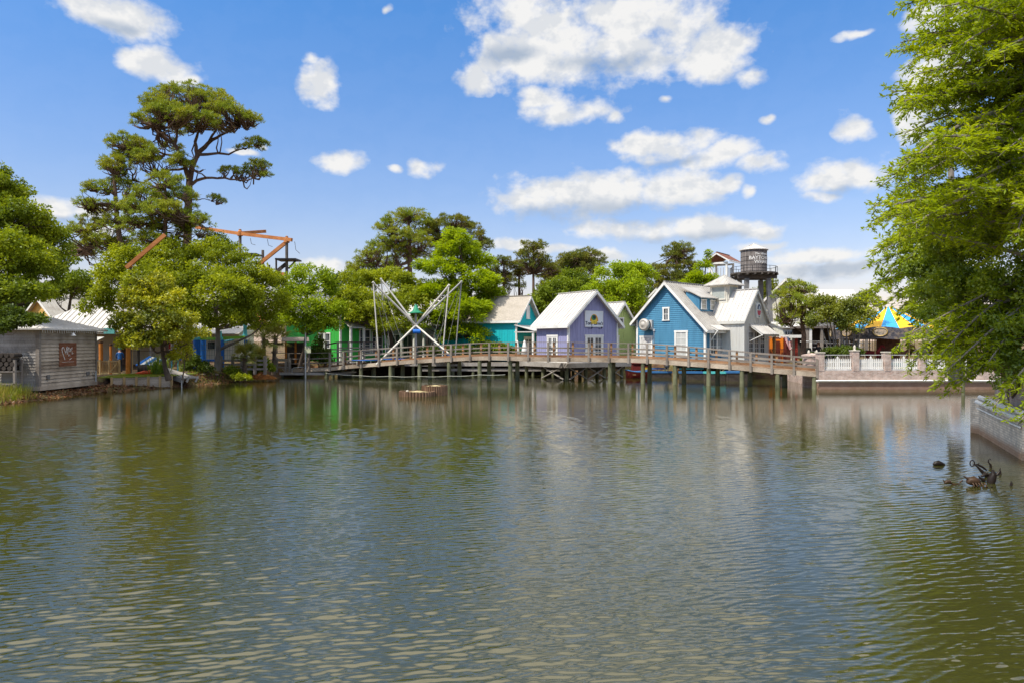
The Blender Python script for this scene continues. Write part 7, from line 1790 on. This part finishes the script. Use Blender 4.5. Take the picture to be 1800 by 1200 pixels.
ends = tip + scatter([(1610,-60),(1590,60),(1580,170),(1600,240),(1555,330),(1545,420),(1800,440),(1880,200),(1880,-60)], 135, 15.5, 23.5, (-1.2, 2.0))
twig_tree('tall feathery bright green cypress filling the upper right edge', [(18.6,20.5,1.5),(18.5,20.5,6),(18.3,20.4,11),(18.1,20.3,17)], ends, G_CYP, (18.6, 20.5, 1.6), per=30, seed=11)
ends2 = [(1530,400,30,.8),(1540,440,30,.8),(1528,470,31,.8),(1522,512,31,1),(1535,540,30,1),(1550,425,29,.6)] + scatter([(1560,380),(1535,470),(1530,545),(1600,560),(1700,560),(1720,420),(1640,370)], 44, 27, 33, (-.2, 1.4))
twig_tree('second bright cypress behind the bay tree near the carousel', [(20.2,31,1.4),(20.1,31,5),(20,31,9),(19.9,31,12)], ends2, G_CYP, (20.2, 31, 1.5), n_side=8, tl=1.2, leaf=(.24, .085), per=24, seed=12)
ends3 = [(1590,592,20,2.2),(1575,610,21,2.2),(1605,618,20,2.4),(1595,640,20,2.8),(1640,640,19,2.6),(1648,676,19,3.2),(1668,686,19,3.4),(1625,655,20,3),(1660,655,18.5,3),(1700,650,18.5,3),(1700,668,18.5,3.4),(1690,630,19,2.4),(1735,640,18,2.6),(1745,716,17.5,3.0),(1790,745,16,3.0),(1800,690,16,2.6),(1680,610,20,2.2),(1630,605,20,2)]
twig_tree('low drooping cypress boughs hanging over the retaining wall', [(18.0,19.5,1.5),(17.9,19.5,4),(17.7,19.4,6.5),(17.6,19.4,8)], ends3, G_CYP, (18.0, 19.5, 1.6), per=30, tl=.7, droop=.24, seed=13)
tree('bay_tree', 'glossy dark green bay tree in front of the cypresses at the right edge', [(1690,440,60,40,22),(1760,430,60,50,21),(1640,480,44,40,23),(1700,510,64,46,21),(1775,510,60,56,19.5),(1660,555,50,36,22),(1740,580,60,46,20),(1800,590,50,50,18.5),(1690,605,44,30,21),(1760,640,50,34,19),(1805,660,36,34,18),(1620,520,28,30,24),(1640,420,30,26,24)], (1790, 21.5, 1.6), 'broad', G_BAY, s=.50, rc=.42, cov=.80, gap=1.05, trunk_r=.22, twigs=.35, up=.55)
# ================================================================== bank planting
G_PALM = leafmat('leaf_palm', (.26, .27, .040), (.13, .16, .028), (.34, .30, .06), .28, .03, .9)
G_IRIS = leafmat('leaf_iris', (.20, .30, .02), (.11, .19, .018), (.28, .32, .03), .40, .03, 1.2)
G_GRASS = leafmat('leaf_grass', (.26, .32, .015), (.14, .20, .015), (.36, .27, .06), .40, .02, 1.0)
G_RED = leafmat('leaf_litter', (.20, .075, .03), (.10, .045, .02), (.30, .17, .08), .10, .02, 1.4)
def palm(label, px, d, zb, h, nf=28, fr=.62, seed=1, lean=0.0):
    rng = np.random.default_rng(seed); root = thing('palmetto', label, 'palm', (GX(px, d), d, zb))
    mb = MB(); mb.tube([(0, 0, -.2), (lean*.4, 0, h*.5), (lean, 0, h)], [.20, .17, .13], 10)
    for i in range(40):
        z = h*rng.random(); t = rng.uniform(0, 6.28); c = Vector((lean*z/h, 0, z)); dr = Vector((math.cos(t), math.sin(t), .9))
        mb.beam(c + dr*.12, c + dr*.30, .05, .03)
    mb.build('trunk', BARK, root)
    Ps, Ds, Ns, Ls = [], [], [], []; st = MB()
    for i in range(nf):
        el_ = rng.uniform(-.55, 1.35); t = rng.uniform(0, 6.28); ax = np.array([math.cos(t)*math.cos(el_), math.sin(t)*math.cos(el_), math.sin(el_)])
        pl_ = rng.uniform(.45, .9)*fr*1.3; b0 = np.array([lean, 0, h]); hub_ = b0 + ax*pl_; st.tube([tuple(b0), tuple(b0 + ax*pl_*.5 + [0, 0, .04]), tuple(hub_)], [.018, .014, .010], 4, cap=False)
        sd = unit(np.cross(ax, [0, 0, 1.])); up_ = np.cross(sd, ax); nb = 17
        for a in np.linspace(-1.75, 1.75, nb):
            D = unit(ax*math.cos(a) + sd*math.sin(a) + up_*.12 - np.array([0, 0, .30 + .25*abs(a)])); Ps.append(hub_); Ds.append(D); Ns.append(unit(up_ + rng.normal(size=3)*.15)); Ls.append(fr*rng.uniform(.75, 1.1)*(1-.12*abs(a)))
    leaf_object('fronds', np.array(Ps), np.array(Ds), np.array(Ns), np.array(Ls), .055, G_PALM, root, .35); st.build('frond_stalks', MATS['leaf_palm'], root)
    return root
palm('short bushy palmetto on the bank in front of the grey post fence', 430, 54.2, .35, 1.75, 34, .80, 3)
palm('taller palmetto with a shaggy trunk beside the bridge end', 481, 58.5, .6, 2.9, 36, .95, 4, .15)
palm('second palmetto head leaning behind the short bushy one', 447, 56.5, .5, 1.3, 24, .75, 5, .2)
palm('high palmetto behind the grey fence under the orange beam', 464, 62, .9, 2.7, 26, .95, 6)
def blades(name, label, cat, px, d, zb, n, rad, h, mt, seed, spread=.35, w=.035, group=None):
    rng = np.random.default_rng(seed); root = thing(name, label, cat, (GX(px, d), d, zb), 0, group)
    P = np.stack([rng.normal(size=n)*rad*.5, rng.normal(size=n)*rad*.4, np.zeros(n)-.05], 1); D = unit(np.stack([rng.normal(size=n)*spread, rng.normal(size=n)*spread, np.ones(n)], 1)); N = rdir(rng, n)
    leaf_object('blades', P, D, N, rng.uniform(.55, 1.15, n)*h, w*rng.uniform(.7, 1.3, n), mt, root, .35); return root
blades('iris_clump', 'tall upright sword leaved clump right of the barrel by the lawn', 'plant', 279, 48.6, .85, 170, .55, 1.55, G_IRIS, 21, .22, .06)
blades('iris_clump', 'sword leaved clump left of the magnolia trunk beside the barrel', 'plant', 266, 50.2, .85, 90, .5, 1.2, G_IRIS, 22, .3, .05)
blades('iris_clump', 'dark sword leaved clump between the blue benches', 'plant', 333, 53, .8, 130, .7, 1.1, G_IRIS, 23, .35, .05)
def shrub(label, px, d, zb, lobes, mt, s=.7, rc=.3, cov=1.0, name='shrub', kind='broad', seed=0):
    return tree(name, label, [(a, b_, c_, e_, d + (q_ if isinstance(q_, float) else 0)) for a, b_, c_, e_, q_ in [(l + (0.0,))[:5] for l in lobes]], (px, d, zb), kind, mt, s=s, rc=rc, cov=cov, trunk_r=.05, cat='shrub', twigs=.3)
shrub('dark conical evergreen shrub beside the kiosk', 560, 62.5, 1.0, [(560,602,8,10),(556,618,14,14),(566,628,18,14),(552,632,14,10),(574,636,14,8)], G_DRK, .8, .40, 1.1)
shrub('low leafy bush on the bank left of the short bushy palmetto', 412, 54.5, .3, [(412,655,14,10),(402,650,10,8),(420,662,10,6)], G_MID, .7, .3)
shrub('low bright bush at the foot of the short bushy palmetto', 424, 53, .15, [(420,662,14,7),(434,664,10,6)], G_YEL, .6, .25)
shrub('rounded bush below the hanging nets on the bank', 345, 52.5, .7, [(346,640,18,14),(360,648,14,10),(334,646,12,10)], G_DRK, .75, .35)
shrub('leafy bush between the palmettos by the bridge end', 463, 57, .4, [(460,640,16,16),(470,650,12,10),(452,652,12,8)], G_MID, .8, .35)
shrub('dark low hedge bush behind the right bridge rail near the violet shop', 800, 67, 1.2, [(800,618,40,9),(770,617,30,8),(835,617,30,9)], G_DRK, .9, .45)
shrub('green hedge bush beside the columned cottage under the cypress', 860, 67, 1.2, [(862,612,26,12),(885,615,20,9),(900,618,14,7)], G_MID, .9, .45)
shrub('small bush at the base of the round brick pier', 1422, 52, 1.1, [(1425,630,10,8),(1414,634,8,6)], G_DRK, .6, .3)
shrub('low evergreen shrub under the crepe myrtle stems', 1480, 52.5, 1.2, [(1480,618,24,8),(1460,620,16,7),(1500,620,16,7)], G_DRK, .7, .35)
shrub('bush growing against the far end of the brick wall behind the bay tree', 1700, 50, 1.3, [(1700,640,36,18),(1670,630,26,16),(1735,645,30,16)], G_MID, .8, .45)
# grassy tussock and litter on the near left bank
rng = np.random.default_rng(77)
def onbank(n, poly, name, mt, L0, w, up, kind='stuff', z_off=0.0, flat=False):
    P = np.array(poly, float); mn, mx = P.min(0), P.max(0); pts = []
    while len(pts) < n:
        c = rng.uniform(mn, mx, (n, 2)); ins = np.zeros(n, bool)
        for i in range(len(P)):
            a, b = P[i], P[(i+1) % len(P)]; cc = ((a[1] > c[:, 1]) != (b[1] > c[:, 1])) & (c[:, 0] < (b[0]-a[0])*(c[:, 1]-a[1])/((b[1]-a[1]) or 1e-9) + a[0]); ins ^= cc
        pts += [tuple(q) for q in c[ins]]
    c = np.array(pts[:n]); z = ground_h(c[:, 0], c[:, 1]) + z_off; k = z > .0; c, z = c[k], z[k]; m_ = len(c)
    Pp = np.stack([c[:, 0], c[:, 1], z], 1)
    if flat: D = unit(np.stack([rng.normal(size=m_), rng.normal(size=m_), rng.normal(size=m_)*.35 + .12], 1)); N = unit(np.stack([rng.normal(size=m_)*.5, rng.normal(size=m_)*.5, np.ones(m_)], 1))
    else: D = unit(np.stack([rng.normal(size=m_)*up, rng.normal(size=m_)*up, np.ones(m_)], 1)); N = rdir(rng, m_)
    o = leaf_object(name, Pp, D, N, rng.uniform(.5, 1.25, m_)*L0, w*rng.uniform(.7, 1.3, m_), mt, None, .35); tag(o, kind='stuff'); return o
onbank(2300, [(-31,33.5),(-25.9,33.5),(-25.7,37.2),(-27.2,38.3),(-31,38)], 'tall_grass', G_GRASS, .72, .030, .30)
onbank(5200, [(-30,33),(-25.4,33),(-25.3,37),(-25.6,42),(-23.6,46),(-22.4,49.2),(-21.8,53),(-21,60),(-24,60),(-25,53),(-25,48),(-27.4,45.2),(-27.2,38)], 'leaf_litter', G_RED, .20, .10, .3, flat=True, z_off=.02)
onbank(1500, [(-25.3,52),(-22.4,49.2),(-21.8,53),(-21,60),(-24.5,60)], 'bank_weeds', G_GRASS, .32, .028, .45)
onbank(2600, [(-27.2,44.9),(-24.2,47.3),(-24.8,50.5),(-28.5,50)], 'lawn_grass', G_GRASS, .09, .02, .4, z_off=0) if False else None
P = np.array([(a.x, a.y)]) if False else None
lx = rng.uniform(0, 1, (5200, 2)); A_ = np.array([GX(197, 45.2)-.6, 45.2]); B_ = np.array([GX(302, 47.6), 47.6]); q = A_ + (B_-A_)*lx[:, :1] + np.array([-.45, 3.2])*lx[:, 1:]*np.array([1, 1]); m_ = len(q)
o = leaf_object('lawn_grass', np.stack([q[:, 0], q[:, 1]+.1, np.full(m_, .855)], 1), unit(np.stack([rng.normal(size=m_)*.4, rng.normal(size=m_)*.4, np.ones(m_)], 1)), rdir(rng, m_), rng.uniform(.05, .11, m_), .02, G_GRASS, None, .35); tag(o, kind='stuff')
onbank(2200, [(11.6,8),(13.2,8),(15.2,17.6),(14.2,18.0),(12.3,15.6)], 'bank_leaf_litter', G_RED, .12, .06, .3, flat=True, z_off=.01)
# pale mulch heap and stones
mh = thing('mulch_heap', 'bright orange mulch heap on the bank between the palmettos', 'mulch', (GX(458, 56), 56.2, .15))
n_ = 2600; t_ = rng.uniform(0, 6.28, n_); r_ = np.sqrt(rng.random(n_)); hh = .55*(1-r_)**1.1
leaf_object('chips', np.stack([r_*np.cos(t_)*1.15, r_*np.sin(t_)*.8, hh], 1), unit(np.stack([rng.normal(size=n_), rng.normal(size=n_), rng.normal(size=n_)*.4], 1)), unit(np.stack([rng.normal(size=n_)*.4, rng.normal(size=n_)*.4, np.ones(n_)], 1)), rng.uniform(.08, .2, n_), .07, leafmat('mulch_chip', (.62, .30, .09), (.36, .15, .05), None, .05, .01), mh)
q = MB(); q.lathe([(1.12, 0), (.7, .2), (.3, .42), (0, .52)], (0, 0, 0), 16); q.v = [(x, y*.7, z) for x, y, z in q.v]; q.build('mound', mat('mulch_earth', (.30, .13, .045), .95, .4, 8), mh)
for i in range(26):
    f = i/25; px = 318 + 140*f + rng.uniform(-4, 4); py = 676 - 10*f + rng.uniform(-3, 1); d = EYE*F/(py-600)*1.0
    s_ = rng.uniform(.10, .30); st = thing('bank_stone', 'dark rounded stone lying along the waterline below the play structure', 'stone', (GX(px, d)-.25, d+.3, max(.02, float(ground_h(np.array([GX(px, d)-.25]), np.array([d+.3]))[0]))), rng.uniform(0, 6), 'stones along the left waterline')
    q = MB(); q.lathe([(0, -.5), (.55, -.35), (.95, 0), (.75, .42), (.35, .62), (0, .66)], (0, 0, 0), 9); q.v = [(x*s_*(1+.25*math.sin(3*y+i)), y*s_*(1+.2*math.cos(4*x+i)), z*s_*.7) for x, y, z in q.v]; q.build('rock', mat('bank_rock', (.16, .12, .09), .9, .4, 6, .4, dirt=(.28, .22, .16)), st)
